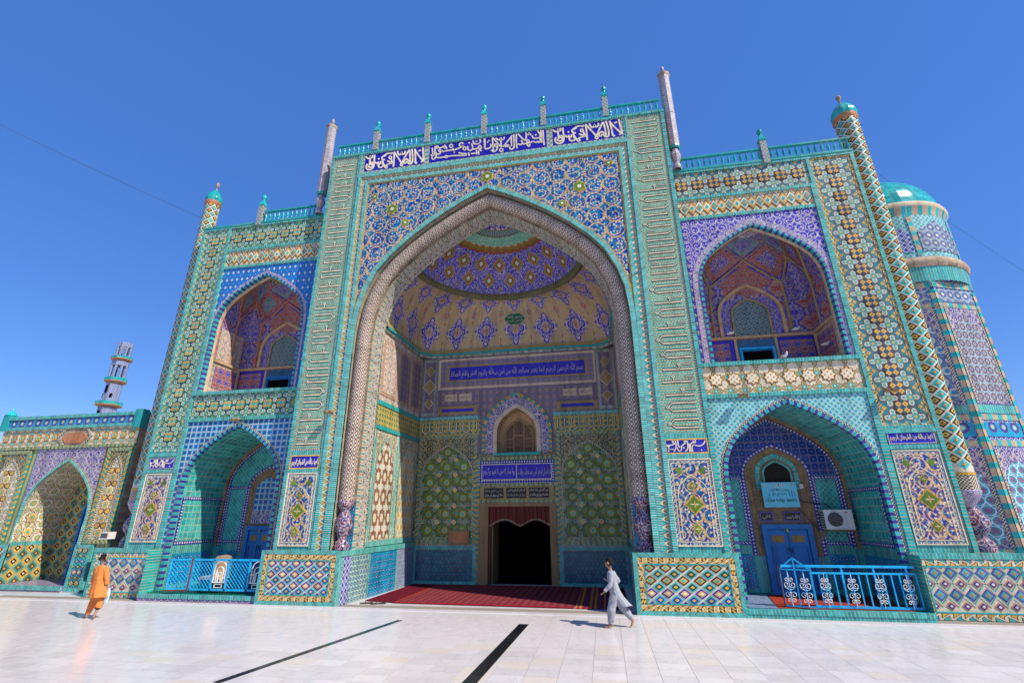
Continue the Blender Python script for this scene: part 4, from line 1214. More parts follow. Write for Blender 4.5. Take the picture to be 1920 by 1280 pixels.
for x0, x1 in ((-2.24, -.98), (1.50, 2.70)):
    panel('painted_panel', x0, x1, 5.04, 5.50, Y, 'paint_violet', .02); panel('painted_panel', x0, x1, 4.74, 5.00, Y, 'ledge_olive', .02)
    panel('blue_stroke', x0 + .12, x1 - .1, 4.82, 4.92, Y, 'paint_blue_plain', .024)
    for k in range(2):
        xa = x0 + .2 + k * .48; p = panel('inscription_plate', xa, xa + .4, 5.16, 5.38, Y, 'pale_plaster', .03); lettering('lettering', 'يا حي يا قيوم', xa + .04, xa + .36, 5.21, 5.33, Y - .03, 'black_glaze', p)
# window arch surround
mb = MB(); mb.band(arch(.26, .60, 4.0, 4.86, 3.52), .0, .12, Y - .05, Y, 'pale_plaster'); mb.band(arch(.26, .60, 4.0, 4.86, 3.52), .12, .36, Y - .03, Y, 'violet_scroll'); mb.band(arch(.26, .60, 4.0, 4.86, 3.52), .36, .46, Y - .045, Y, 'turquoise_yellow_course'); part(mb, 'window_surround')
mb = MB(); mb.reveal(arch(.26, .60, 4.0, 4.86, 3.52), Y - .05, Y + .45, 'sand_plaster'); mb.face([(-.34, Y - .05, 3.52), (.86, Y - .05, 3.52), (.86, Y + .5, 3.52), (-.34, Y + .5, 3.52)], [(0, 0), (1, 0), (1, .5), (0, .5)], 'sand_plaster')
mb.box(-.45, .97, Y - .12, Y, 3.44, 3.52, 'turquoise_rail'); part(mb, 'window_reveal')
win = MB(); wy = Y + .40
fa = arch(.27, .46, 4.0, 4.60, 3.53); win.face([(a, wy + .03, b) for a, b in fa[::-1]], [(a, b) for a, b in fa[::-1]], 'dark_room'); win_o = part(win, 'wooden_window')
mb = MB(); mb.wall_arch(-.40, .92, 3.5, 4.95, arch(.27, .46, 4.0, 4.60), wy - .0, 'sand_plaster'); part(mb, 'window_reveal')
mb = MB(); mb.band(fa, -.07, 0, wy - .06, wy, 'wood'); mb.band([(-.19, 3.56), (.73, 3.56)], -.035, .035, wy - .06, wy, 'wood')
for x in (.11, .43): mb.band([(x, 3.58), (x, 4.42)], -.025, .025, wy - .058, wy, 'wood')
for z in (3.74, 3.98): mb.band([(-.13, z), (.10, z)], -.02, .02, wy - .05, wy, 'wood'); mb.band([(.44, z), (.67, z)], -.02, .02, wy - .05, wy, 'wood')
mb.band([(.11, 4.08), (.43, 4.08)], -.025, .025, wy - .05, wy, 'wood'); mb.build('frame', win_o)
for x0, x1, z0, z1, m in ((-.12, .085, 3.99, 4.36, 'wood_lattice'), (.455, .66, 3.99, 4.36, 'wood_lattice'), (.135, .405, 4.1, 4.5, 'wood_lattice'), (.135, .405, 3.6, 4.05, 'wood_panel'), (-.12, .085, 3.76, 3.96, 'wood_panel'), (.455, .66, 3.76, 3.96, 'wood_panel'), (-.12, .085, 3.6, 3.72, 'wood_panel'), (.455, .66, 3.6, 3.72, 'wood_panel')):
    mb = MB(); mb.box(x0, x1, wy - .02, wy + .01, z0, z1, m); mb.build('screen', win_o)
# blue couplet sign, black plates, doorway
p = panel('inscription_plate', -.88, 1.36, 2.66, 3.30, Y, 'blue_white_dots', .03)
mb = MB(); mb.quad_xz(-.80, 1.28, 2.75, 3.21, Y - .034, 'paint_blue_plain'); mb.rect_frame(-.80, 1.28, 2.75, 3.21, .025, Y - .04, Y - .03, 'white_glaze'); mb.band([(.25, 2.76), (.25, 3.2)], -.012, .012, Y - .04, Y - .03, 'white_glaze'); mb.build('border', p)
lettering('lettering', 'به آستان تو هر کس رسد مطلب یافت', .30, 1.23, 2.84, 3.12, Y - .034, 'white_glaze', p)
lettering('lettering', 'روا مدار که من نا امید برگردم', -.75, .20, 2.84, 3.12, Y - .034, 'white_glaze', p)
panel('course_border', -.90, 1.38, 3.32, 3.42, Y, 'turquoise_yellow_course', .02); panel('course_border', -.90, 1.38, 2.58, 2.655, Y, 'turquoise_yellow_course', .02)
panel('painted_panel', -.84, 1.32, 2.20, 2.58, Y, 'ledge_olive', .02); panel('course_border', -.9, 1.38, 2.12, 2.20, Y, 'turquoise_yellow_course', .03)
for k, t in enumerate(('يا حي يا قيوم يا الله', 'السلام عليكم يا امير', 'من كلام علي عليه السلام')):
    x0 = -.72 + k * .66; p = panel('inscription_plate', x0, x0 + .58, 2.25, 2.53, Y, 'black_ink', .026)
    lettering('lettering', t, x0 + .03, x0 + .55, 2.40, 2.51, Y - .026, 'white_glaze', p); lettering('lettering', t[::-1].strip(), x0 + .03, x0 + .55, 2.27, 2.38, Y - .026, 'white_glaze', p)
mb = MB()
for x0, x1 in ((-.95, -.86), (1.36, 1.45)): mb.band([(x0, 0), (x0, 3.4)], -.09, 0, Y - .025, Y, 'turquoise_yellow_course')
part(mb, 'course_border')
dr = MB(); 
for x0, x1 in ((-.86, -.58), (1.18, 1.36)): dr.box(x0, x1, Y - .06, Y + .3, 0, 2.02, 'wood')
dr.box(-.86, 1.36, Y - .07, Y + .3, 2.02, 2.12, 'wood'); dr.box(-.58, -.52, Y + .02, Y + .3, 0, 2.02, 'rust'); door_o = part(dr, 'door_frame')
mb = MB(); mb.box(-.55, -.47, Y + .12, Y + .9, 0, 2.0, 'wood'); mb.build('door_leaf', door_o)
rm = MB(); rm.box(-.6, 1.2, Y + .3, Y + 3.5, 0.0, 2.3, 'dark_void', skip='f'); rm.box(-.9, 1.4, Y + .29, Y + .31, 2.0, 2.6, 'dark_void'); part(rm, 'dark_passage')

# ledge, vault and ring, shallow dome
CX, CY, RR, ZR = .2, .80, 2.42, 8.42
path = [(LX, .90), (LXb, YB - .35), (LXb + .35, YB), (RXb - .35, YB), (RXb, YB - .35), (RXb, .90)]
def resample(p, n):
    seg = [math.hypot(p[i + 1][0] - p[i][0], p[i + 1][1] - p[i][1]) for i in range(len(p) - 1)]; T = sum(seg); out = []
    for k in range(n + 1):
        d = T * k / n; i = 0
        while i < len(seg) - 1 and d > seg[i]: d -= seg[i]; i += 1
        t = min(1, d / seg[i]); out.append((p[i][0] + (p[i + 1][0] - p[i][0]) * t, p[i][1] + (p[i + 1][1] - p[i][1]) * t))
    return out, T
NB = 48; base, TL = resample(path, NB)
for z0, z1, o, m in ((6.60, 6.68, -.06, 'ledge_grey'), (6.68, 6.74, -.11, 'turquoise_rail'), (6.74, 6.86, -.07, 'ledge_olive')):
    mb = MB(); P = []; 
    for (x, y) in base:
        d = Vector((CX - x, CY + .6 - y)).normalized() * (-o); P.append((x + d.x, y + d.y))
    for k, (za, zb, ins) in enumerate(((z0, z0, True), (z0, z1, False), (z1, z1, True))):
        A = [[(base[i][0], base[i][1], za), (P[i][0], P[i][1], za)] if ins else [(P[i][0], P[i][1], za), (P[i][0], P[i][1], zb)] for i in range(NB + 1)]
        UVg = [[(TL * i / NB, 0), (TL * i / NB, z1 - z0)] for i in range(NB + 1)]
        mb.grid(A, UVg, m, False)
    part(mb, 'ledge_moulding')
vt = MB(); P = []; UV = []
NT = 12
for i, (bx, by) in enumerate(base):
    a = -pi / 2 + pi * i / NB; tx, ty = CX + RR * sin(a), CY + RR * cos(a); row = []; uvr = []
    for k in range(NT + 1):
        t = k / NT; hk = 1 - cos(t * pi / 2); row.append((bx + (tx - bx) * hk, by + (ty - by) * hk, 6.86 + (ZR - .02 - 6.86) * sin(t * pi / 2) ** .9)); uvr.append((TL * i / NB - TL / 2 + .46, t * 2.1))
    P.append(row); UV.append(uvr)
vt.grid(P, UV, 'vault_painted', True); part(vt, 'vault')
rg = MB(); P = []; UV = []
prof = [(RR + .05, ZR - .05), (RR - .06, ZR - .12), (RR - .12, ZR - .02), (RR - .12, ZR + .08)]
for i in range(NB + 1):
    a = -pi / 2 - .25 + (pi + .5) * i / NB
    P.append([(CX + r * sin(a), CY + r * cos(a), z) for r, z in prof]); UV.append([(a * RR, k * .1) for k in range(4)])
rg.grid(P, UV, 'rim_green', False); part(rg, 'dome_rim')
dm = MB(); P = []; UV = []
for i in range(NB + 1):
    a = -pi / 2 - .25 + (pi + .5) * i / NB; row = []; uvr = []
    for k in range(13):
        ph = k / 12 * pi / 2; r = (RR - .1) * cos(ph); row.append((CX + r * sin(a), CY + r * cos(a), ZR + .04 + 1.40 * sin(ph))); uvr.append((a / (2 * pi), (1 - ph / (pi / 2)) * 2.35))
    P.append(row); UV.append(uvr)
dm.grid(P, UV, 'dome_painted', True); dome_o = part(dm, 'painted_dome')
# closes the gap between the arch and the vault
mb = MB(); mb.wall_arch(-4.0, 4.3, 5.7, 10.6, arch(.14, 3.17, 5.7, 9.78), .94, 'brick_brown'); part(mb, 'masonry_core')
# green oval with the invocation
a_ = -pi / 2 + pi * .5
mb = MB(); ov = [(x, z) for x, z in lens_pts(0, 0, .34, .20, 24, 6, .06)]
mb.plate(ov, -.03, .03, 'white_glaze'); mb.plate([(x * .93, z * .93) for x, z in ov], -.04, -.02, 'green_paint')
go = part(mb, 'painted_medallion'); go.location = (.25 * S, 3.50 * S, 7.76 * S); go.rotation_euler = (.15, 0, 0)
t1 = lettering('lettering', 'بسم الله', -.22, .24, .0, .13, -.042, 'white_glaze', go); t2 = lettering('lettering', 'الرحمن الرحيم', -.26, .26, -.13, .0, -.042, 'white_glaze', go)

# ------------------------------------------------------------------ the two wings
WY = .40
def star_data(right, pale=False):
    st = MB(); r = .17
    st.plate(star_pts(r, r * .72), -.006, .004, 'brown_glaze' if right or pale else 'black_glaze')
    if pale:
        st.plate(star_pts(r * .88, r * .63), -.010, -.004, 'yellow_glaze'); st.plate(star_pts(r * .78, r * .56), -.013, -.009, 'white_glaze')
        for a in range(4): st.plate(dia(.06 * cos(a * pi / 2), .06 * sin(a * pi / 2), .022, .022), -.016, -.012, 'terracotta')
    else:
        st.plate(star_pts(r * .86, r * .62), -.010, -.004, 'navy_glaze' if right else 'turquoise_glaze')
        for a in range(4):
            t = a * pi / 2 + (pi / 4 if right else pi / 4)
            cx, cz = .092 * cos(t), .092 * sin(t)
            rr = .062
            if right: pts = [(cx + rr * cos(q), cz + rr * sin(q)) for q in (pi / 4 + .0, 3 * pi / 4, 5 * pi / 4, 7 * pi / 4)]; pts = dia(cx, cz, rr, rr)
            else: pts = dia(cx, cz, rr, rr)
            st.plate(pts, -.015, -.009, 'yellow_glaze')
            st.plate([(cx + (x - cx) * .3, cz + (z - cz) * .3) for x, z in pts], -.018, -.014, 'terracotta')
    o = st.build('star_tile'); d = o.data; bpy.data.objects.remove(o); return d
SD = {'l': star_data(False), 'r': star_data(True), 'p': star_data(True, True)}

def wing(R):
    if R: xo, xi, fa, fb, cb, hb, cn, hn = 9.40, 5.0, 8.30, 5.06, 6.74, 1.38, 6.69, 1.43
    else: xo, xi, fa, fb, cb, hb, cn, hn = -9.13, -4.72, -8.13, -4.96, -6.60, 1.38, -6.53, 1.36
    lo, hi = min(xo, xi), max(xo, xi); q0, q1 = min(fa, fb), max(fa, fb); y = WY; s_ = 1 if R else -1
    star = 'star_net_right' if R else 'star_net_left'
    p_ = .40; o0 = min(fa, xo); o1 = max(fa, xo); cc = (o0 + o1) / 2 - (.0)
    # wall behind everything, with the two openings
    wb = MB(); ab = arch(cb, hb, 6.75, 8.46); an = arch(cn, hn, 2.3, 4.03)
    wb.wall_arch(lo, hi, 4.98, 9.42, ab, y + .02, 'turquoise_course'); wb.wall_arch(lo, hi, 1.0, 4.98, an, y + .02, 'turquoise_course'); wb.quad_xz(lo, hi, 9.42, 10.28, y + .02, 'turquoise_course')
    part(wb, 'wing_wall')
    # broad star frame : outer column and top band
    mb = MB(); mb.quad_xz(o0, o1, 3.5, 9.42, y, star, cc - p_ / 2 - p_ * 20, 9.82 - p_ / 2 - p_ * 40); mb.quad_xz(lo, hi, 9.42, 10.2, y, star, cc - p_ / 2 - p_ * 20, 9.82 - p_ / 2 - p_ * 40)
    sf = part(mb, 'star_frame')
    for k in range(16): link('star_tile', SD['r' if R else 'l'], sf, (cc, y - .002, 9.82 - k * p_))
    n = int(abs(xi - cc) / p_ - .3)
    for k in range(1, n + 1): link('star_tile', SD['r' if R else 'l'], sf, (cc - s_ * k * p_, y - .002, 9.82))
    ed = MB()
    ed.rect_frame(o0, o1, 3.3, 10.30, .085, y - .03, y + .02, 'turquoise_course')
    ed2 = MB(); ed2.rect_frame(o0 + .085, o1 - .085, 3.42, 10.2, .055, y - .008, y, 'yellow_black_check' if R else 'zigzag_gold'); ed2.build('mosaic_border', sf)
    ed.band([(lo, 10.25), (hi, 10.25)], -.045, .045, y - .035, y + .02, 'turquoise_course'); ed.band([(fa, 9.41), (fb, 9.41)] if not R else [(fb, 9.41), (fa, 9.41)], -.04, .045, y - .04, y + .02, 'turquoise_course')
    part(ed, 'course_border')
    # strip of interlaced lozenges
    mb = MB(); mb.quad_xz(q0, q1, 8.86, 9.37, y, 'lozenge_strip', q0, 8.86 + .035); ls = part(mb, 'lozenge_band')
    for nme, m1, m2, m3, off in (('a', 'yellow_glaze', 'white_glaze', 'turquoise_glaze', 0), ('b', 'white_glaze', 'turquoise_glaze', 'terracotta', .5)):
        key = 'LS' + nme
        if key not in globals():
            z = MB(); z.plate(dia(0, 0, .15, .215), -.008, .004, 'brown_glaze'); z.plate(dia(0, 0, .130, .186), -.012, -.006, m1); z.plate(dia(0, 0, .085, .12), -.016, -.010, m2); z.plate(dia(0, 0, .045, .065), -.020, -.014, m3); o = z.build('lozenge_tile'); globals()[key] = o.data; bpy.data.objects.remove(o)
        n = 9; w = (q1 - q0) / n
        for k in range(n + (1 if off == 0 else 0)):
            xx = q0 + w * (k + off)
            if xx - .15 < q0 - .02 or xx + .15 > q1 + .02: continue
            link('lozenge_tile', globals()[key], ls, (xx, y - (.002 if off else .005), 9.115))
    mb = MB(); mb.band([(q0, 8.82), (q1, 8.82)], -.04, .04, y - .03, y + .02, 'turquoise_course'); mb.band([(fa, 4.98), (fa, 9.42)], -.045, .045, y - .045, y + .02, 'turquoise_course'); part(mb, 'course_border')
    # balcony spandrel and arch edging
    mb = MB(); mb.wall_arch(q0 + .04, q1 - .02, 4.98, 8.78, ab, y - .002, 'blue_scroll' if R else 'balcony_spandrel_blue'); bs = part(mb, 'balcony_spandrel')
    mb = MB(); ap = arch(cb, hb, 6.75, 8.46, 4.99); mb.band(ap, -.01, .05, y - .03, y + .1, 'blue_turquoise_course'); mb.band(ap, .05, .20 if R else .13, y - .012, y, 'violet_strip'); mb.build('arch_course', bs)
    # balcony room
    ix0, ix1 = cb - hb, cb + hb; yb = 1.72
    rm = MB(); rm.reveal(ap, y + .02, y + .22, 'pale_plaster'); 
    rm.face([(ix0, y, 4.98), (ix1, y, 4.98), (ix1, yb + .1, 4.98), (ix0, yb + .1, 4.98)], [(0, 0), (2, 0), (2, 1), (0, 1)], 'pale_plaster'); part(rm, 'balcony_reveal')
    jx0, jx1 = ix0 - .03, ix1 + .03
    mb = MB(); mb.box(jx0, jx1, y + .22, yb, 4.98, 7.0, 'paint_blue_red', skip='ftd')
    # the box faces point outward; walls inside show the same paint
    part(mb, 'balcony_wall')
    dx = .50
    def bp(name, x0, x1, z0, z1, m, pr, ypos=yb): 
        m_ = MB(); m_.box(x0, x1, ypos - pr, ypos, z0, z1, m, skip='b'); return part(m_, name)
    bp('dado_painted', jx0, cb - dx, 5.0, 5.95, 'paint_blue_plain', .01); bp('dado_painted', cb + dx, jx1, 5.0, 5.95, 'paint_blue_plain', .01)
    bp('painted_panel', jx0 + .04, cb - dx - .13, 5.2, 5.86, 'paint_red_panel', .02); bp('painted_panel', cb + dx + .06, jx1 - .08, 5.2, 5.86, 'paint_red_panel', .02)
    bp('ledge_moulding', jx0, jx1, 5.96, 6.03, 'sand_plaster', .07)
    for xx in (cb - dx + .02, cb + dx - .02): bp('pilaster', xx - .03, xx + .03, 5.0, 5.96, 'sand_plaster', .04)
    bp('inscription_plate', cb - dx + .06, cb + dx - .06, 5.74, 5.92, 'navy_glaze', .03)
    bl = bp('balcony_door', cb - dx + .06, cb + dx - .06, 5.0, 5.74, 'door_blue', .03)
    m_ = MB(); m_.box(cb - dx + .16, cb + dx - .16, yb - .035, yb - .02, 5.0, 5.62, 'dark_void'); m_.build('opening', bl)
    m_ = MB(); m_.rect_frame(cb - dx + .09, cb + dx - .09, 4.98, 5.71, .05, yb - .07, yb - .03, 'rail_blue' if R else 'door_blue'); m_.build('frame', bl)
    # arched tile window over the door
    wa = arch(cb, .42, 6.6, 7.02, 6.05)
    m_ = MB(); m_.face([(a, yb - .015, b) for a, b in wa[::-1]], [(a - cb + .07, b) for a, b in wa[::-1]], 'window_rosettes'); wo = part(m_, 'tiled_window'); m_ = MB(); m_.band(wa, 0, .045, yb - .05, yb, 'ledge_olive'); m_.build('frame', wo)
    m_ = MB(); m_.band(arch(cb, .75, 6.5, 7.42, 6.05), -.26, -.03, yb - .012, yb, 'paint_blue'); m_.band(arch(cb, .75, 6.5, 7.42, 6.05), -.03, .05, yb - .07, yb, 'sand_plaster'); part(m_, 'painted_arch')
    # painted side walls with their own panels and ledge
    for sx, X in ((1, jx0), (-1, jx1)):
        m_ = MB(); a, b = (X, X + .02) if sx > 0 else (X - .02, X); m_.box(a, b, y + .24, yb, 5.0, 5.95, 'paint_pale'); part(m_, 'painted_panel')
        m_ = MB(); a, b = (X, X + .03) if sx > 0 else (X - .03, X); m_.box(a, b, y + .34, yb - .12, 5.22, 5.86, 'paint_red_panel'); part(m_, 'painted_panel')
        m_ = MB(); a, b = (X, X + .07) if sx > 0 else (X - .07, X); m_.box(a, b, y + .24, yb - .07, 5.96, 6.03, 'sand_plaster'); m_.box(a, b, yb - .12, yb - .07, 5.0, 5.96, 'sand_plaster'); part(m_, 'ledge_moulding')
        m_ = MB(); a, b = (X, X + .02) if sx > 0 else (X - .02, X); m_.box(a, b, y + .30, yb - .10, 6.06, 7.0, 'paint_pale' if not R else 'paint_blue_red'); part(m_, 'painted_panel')
    # vault over the room: loft from the walls to a flat crown, with ribs lying on it
    NBv = 36
    ps, T = resample([(jx0, y + .22), (jx0, yb), (jx1, yb), (jx1, y + .22)], NBv); cxv, cyv = cb, y + .24
    def vp(i, t, off=0.0):
        i = max(0, min(NBv, i)); k = int(i); f = i - k; a = ps[k]; b = ps[min(k + 1, NBv)]
        bx, by = a[0] + (b[0] - a[0]) * f, a[1] + (b[1] - a[1]) * f
        h_ = (1 - cos(t * pi / 2)) * (1 - .0); z = 6.92 + 1.74 * sin(t * pi / 2) ** 1.0
        return (bx + (cxv - bx) * (h_ ** 1.0 * .98 + off), by + (cyv - by) * (h_ * .98 + off), z)
    P = [[vp(i, k / 10.0) for k in range(11)] for i in range(NBv + 1)]; UV = [[(T * i / NBv, k * .22) for k in range(11)] for i in range(NBv + 1)]
    for k0, k1, m in ((0, 3, 'paint_blue_red'), (3, 6, 'paint_red_blue'), (6, 10, 'paint_blue' if R else 'paint_blue_red')):
        m_ = MB(); m_.grid([r[k0:k1 + 1] for r in P], [r[k0:k1 + 1] for r in UV], m, True); part(m_, 'painted_vault')
    vr = MB(); vr.band([(cb - .3, 8.44), (cb + .3, 8.44)], -.01, .01, y + .2, y + .24, 'ledge_olive'); vr = part(vr, 'rib_net')
    ribm = 'ledge_olive' if R else 'terracotta'
    def rib(f, w):
        pts = [vp(*f(q / 16.0), .012) for q in range(17)]
        m_ = MB(); m_.tube(pts, w, ribm, 5); m_.build('rib', vr)
        m_ = MB(); m_.tube([(p[0], p[1] - .01, p[2] + .03) for p in pts], w * .7, 'paint_blue_plain', 4); m_.build('rib_line', vr)
    knots = [0, 4.5, 11.3, 24.7, 31.5, 36]; mids = [(knots[j] + knots[j + 1]) / 2 for j in range(5)]
    def patch(c4, m, nm='vault_facet', off_=.006, sc=1.0):
        cx_ = sum(c[0] for c in c4) / 4; ct_ = sum(c[1] for c in c4) / 4
        c4 = [(cx_ + (c[0] - cx_) * sc, ct_ + (c[1] - ct_) * sc) for c in c4]
        m_ = MB(); G = []; U_ = []
        for u in range(5):
            row = []; ur = []
            for w in range(5):
                a, b = u / 4, w / 4
                i_ = (c4[0][0] * (1 - a) + c4[1][0] * a) * (1 - b) + (c4[3][0] * (1 - a) + c4[2][0] * a) * b
                t_ = (c4[0][1] * (1 - a) + c4[1][1] * a) * (1 - b) + (c4[3][1] * (1 - a) + c4[2][1] * a) * b
                row.append(vp(i_, t_, off_)); ur.append((T * i_ / NBv, t_ * 2.2))
            G.append(row); U_.append(ur)
        m_.grid(G, U_, m, True); return part(m_, nm)
    def line(a, b, w=.030): rib(lambda q: (a[0] + (b[0] - a[0]) * q, a[1] + (b[1] - a[1]) * q), w)
    T1, T2, T3, T4 = .20, .46, .66, .80
    for j in range(5):
        a_, b_, m0 = knots[j], knots[j + 1], mids[j]
        line((a_, T1), (m0, T2)); line((b_, T1), (m0, T2))
        patch([(a_, .0), (b_, .0), (b_, T1 * .9), (a_, T1 * .9)], 'paint_blue' if j % 2 else 'paint_blue_red')
        patch([(a_, T1), (m0, .02), (b_, T1), (m0, T2)], 'paint_crimson' if j == 2 else 'paint_blue', sc=.8, off_=.012)
        d = [(m0, T2), (b_, T3), (m0, T4), (a_, T3)]; patch(d, 'paint_teal', sc=.82, off_=.012); patch(d, 'paint_crown', sc=.5, off_=.018)
        line((m0, T2), (a_, T3), .018); line((m0, T2), (b_, T3), .018); line((a_, T3), (m0, T4), .016); line((b_, T3), (m0, T4), .016)
    for j in range(1, 5):
        d = [(knots[j], T1), (mids[j], T2), (knots[j], T3), (mids[j - 1], T2)]
        patch(d, 'paint_crimson', sc=.84, off_=.012); patch(d, 'paint_teal' if not R else 'paint_blue', sc=.5, off_=.018)
    for j in range(6):
        x_, y_, z_ = vp(knots[j], 0, .01)
        m_ = MB(); m_.tube([(x_, y_, 6.03), (x_, y_, 6.92), vp(knots[j], T1 * .5, .012), vp(knots[j], T1, .012)], .032, ribm, 6); m_.build('rib', vr)
    m_ = MB(); m_.lathe([(.02, 8.62), (.22, 8.58), (.30, 8.50)], cxv, cyv + .12, 'violet_strip' if R else 'gold_scroll', 16, us=.2); part(m_, 'vault_crown')
    # band under the balcony
    pb = .38 if R else .40
    mb = MB(); mb.quad_xz(q0 - .05, q1 + .04, 4.26, 4.92, y, 'star_net_pale' if R else star, (q0 - .05 if R else cc - p_ / 2 - 20 * p_), 4.59 - (.3 / 2 if R else p_ / 2) - 4.0); sb = part(mb, 'star_band')
    k = 0; xx = q0 + .28
    while xx < q1 - .1:
        link('star_tile', SD['p' if R else 'l'], sb, (xx if R else (cc - s_ * p_ * (k + 2)), y - .002, 4.59)); xx += pb; k += 1
    mb = MB(); mb.band([(q0 - .05, 4.94), (q1 + .02, 4.94)], -.04, .045, y - .06, y + .02, 'turquoise_course'); mb.band([(q0 - .05, 4.22), (q1 + .02, 4.22)], -.045, .045, y - .04, y + .02, 'turquoise_course'); part(mb, 'course_border')
    # lower niche
    low = 'net_turquoise_pale' if R else 'tile_navy_grid'
    mb = MB(); mb.wall_arch(q0 + .0, q1, 1.0, 4.17, an, y, low); ns = part(mb, 'niche_spandrel')
    mb = MB(); ap = arch(cn, hn, 2.3, 4.03, .16); mb.band(ap, -.02, .065, y - .03, y + .08, 'blue_turquoise_course'); mb.band(ap, .065, .11, y - .01, y, 'black_white_check'); mb.build('arch_course', ns)
    mb = MB(); mb.band([(fa, 1.09), (fa, 4.2)], -.04, .04, y - .035, y + .02, 'turquoise_course'); part(mb, 'course_border')
    nx0, nx1, yn = cn - hn, cn + hn, 1.92
    an2 = arch(cn, hn, 2.3, 4.03)
    mb = MB(); mb.reveal([p for p in an2], y + .02, yn, 'vault_turquoise'); part(mb, 'niche_vault')
    mb = MB(); mb.band(arch(cn, hn - .003, 2.3, 4.03, 1.06), -.07, 0, yn - .05, yn, 'brick_brown'); mb.band(arch(cn, hn - .07, 2.3, 3.95, 1.06), -.07, 0, yn - .012, yn, 'blue_white_dots'); part(mb, 'niche_rib')
    for sx, X in ((1, nx0), (-1, nx1)):
        P = [(X, y + .02, .16), (X, yn, .16), (X, yn, 2.3), (X, y + .02, 2.3)]
        m_ = MB(); m_.face(P if sx < 0 else P[::-1], [(p[1], p[2]) for p in (P if sx < 0 else P[::-1])], 'turquoise_course'); part(m_, 'niche_wall')
        for name, ya, yb_, za, zb, m, o in (('tile_panel', y + .2, yn - .12, 1.24, 2.2, 'vault_turquoise', .006), ('dado_tiles', y + .16, yn - .1, .26, .94, 'dado_blue_stars', .008)):
            X2 = X + o * sx; P = [(X2, ya, za), (X2, yb_, za), (X2, yb_, zb), (X2, ya, zb)]; P = P if sx < 0 else P[::-1]
            m_ = MB(); m_.face(P, [(p[1], p[2]) for p in P], m); part(m_, name)
        for ya, yb_, za, zb in ((y + .12, yn - .05, 2.22, 2.29), (y + .12, yn - .05, 1.15, 1.22), (y + .12, y + .19, 1.22, 2.22), (yn - .12, yn - .05, 1.22, 2.22)):
            X2 = X + .012 * sx; P = [(X2, ya, za), (X2, yb_, za), (X2, yb_, zb), (X2, ya, zb)]; P = P if sx < 0 else P[::-1]
            m_ = MB(); m_.face(P, [(p[1] - .01, p[2] - za) for p in P], 'blue_white_dots'); part(m_, 'dotted_border')
    # back wall of the niche
    bk = [(nx0, .16)] + an2 + [(nx1, .16)]
    mb = MB(); mb.face([(a, yn, b) for a, b in bk[::-1]], [(a, b) for a, b in bk[::-1]], 'turquoise_course'); part(mb, 'niche_back_wall')
    tp = [p for p in arch(cn, hn - .15, 2.3, 3.86) if p[1] > 2.58]
    mb = MB(); e0 = (tp[0][0], 2.62); e1 = (tp[-1][0], 2.62)
    mb.face([(a, yn - .008, b) for a, b in ([e0] + tp + [e1])[::-1]], [(a, b) for a, b in ([e0] + tp + [e1])[::-1]], 'tympanum_blue' if R else 'net_turquoise'); part(mb, 'tympanum')
    ic, ih = (6.68, .58) if R else (-6.50, .48); iz = (2.55, 3.16) if R else (2.5, 2.98)
    for x0, x1 in ((nx0 + .16, ic - ih - .2), (ic + ih + .2, nx1 - .16)):
        mb = MB(); mb.quad_xz(x0, x1, 1.22, 2.50, yn - .008, 'net_turquoise'); part(mb, 'tile_panel')
        mb = MB(); mb.rect_frame(x0 - .03, x1 + .03, 1.13, 2.60, .07, yn - .016, yn, 'blue_white_dots'); part(mb, 'dotted_border')
        mb = MB(); mb.quad_xz(x0 + .0, x1 - .0, .26, .94, yn - .008, 'dado_blue_stars'); part(mb, 'dado_tiles')
    ia = arch(ic, ih, iz[0], iz[1], .9)
    mb = MB(); mb.face([(a, yn - .012, b) for a, b in ia[::-1]], [(a, b) for a, b in ia[::-1]], 'brick_brown'); mb.band(ia, .0, .10, yn - .022, yn, 'brick_brown'); mb.band(ia, .10, .18, yn - .02, yn, 'blue_white_dots'); part(mb, 'inner_arch')
    if R:
        ww = arch(ic + .02, .28, 2.62, 2.92, 2.3); mb = MB(); mb.face([(a, yn - .03, b) for a, b in ww[::-1]], [(a, b) for a, b in ww[::-1]], 'dark_room'); wo = part(mb, 'arched_window'); mb = MB(); mb.band(ww, 0, .04, yn - .06, yn, 'turquoise_course'); mb.band(ww, .09, .19, yn - .03, yn, 'turquoise_course'); mb.build('frame', wo)
        for x0, x1, t in ((6.18, 6.46, 'علي'), (6.68, 7.06, 'يا الله يا محمد')):
            mb = MB(); mb.quad_xz(x0, x1, 1.62, 1.83, yn - .04, 'violet_glaze'); mb.quad_xz(x0 + .025, x1 - .025, 1.645, 1.805, yn - .043, 'black_ink'); p = part(mb, 'inscription_plate'); lettering('lettering', t, x0 + .045, x1 - .045, 1.665, 1.785, yn - .043, 'white_glaze', p)
    else:
        wt = arch(ic, ih - .1, 2.45, 2.84, 1.62); mb = MB(); mb.face([(a, yn - .03, b) for a, b in wt[::-1]], [(a, b) for a, b in wt[::-1]], 'tile_navy_grid'); part(mb, 'arched_panel')
        mb = MB(); mb.quad_xz(ic - ih + .1, ic + ih - .1, 1.62, 1.95, yn - .034, 'violet_scroll'); part(mb, 'tile_panel')
    # door
    dc, dh, dt = (6.68, .52, 1.56) if R else (-6.50, .45, 1.56)
    mb = MB(); mb.rect_frame(dc - dh, dc + dh, .14, dt, .10, yn - .10, yn, 'door_blue'); mb.quad_xz(dc - dh + .1, dc + dh - .1, .16, dt - .1, yn - .03, 'door_blue'); do = part(mb, 'door')
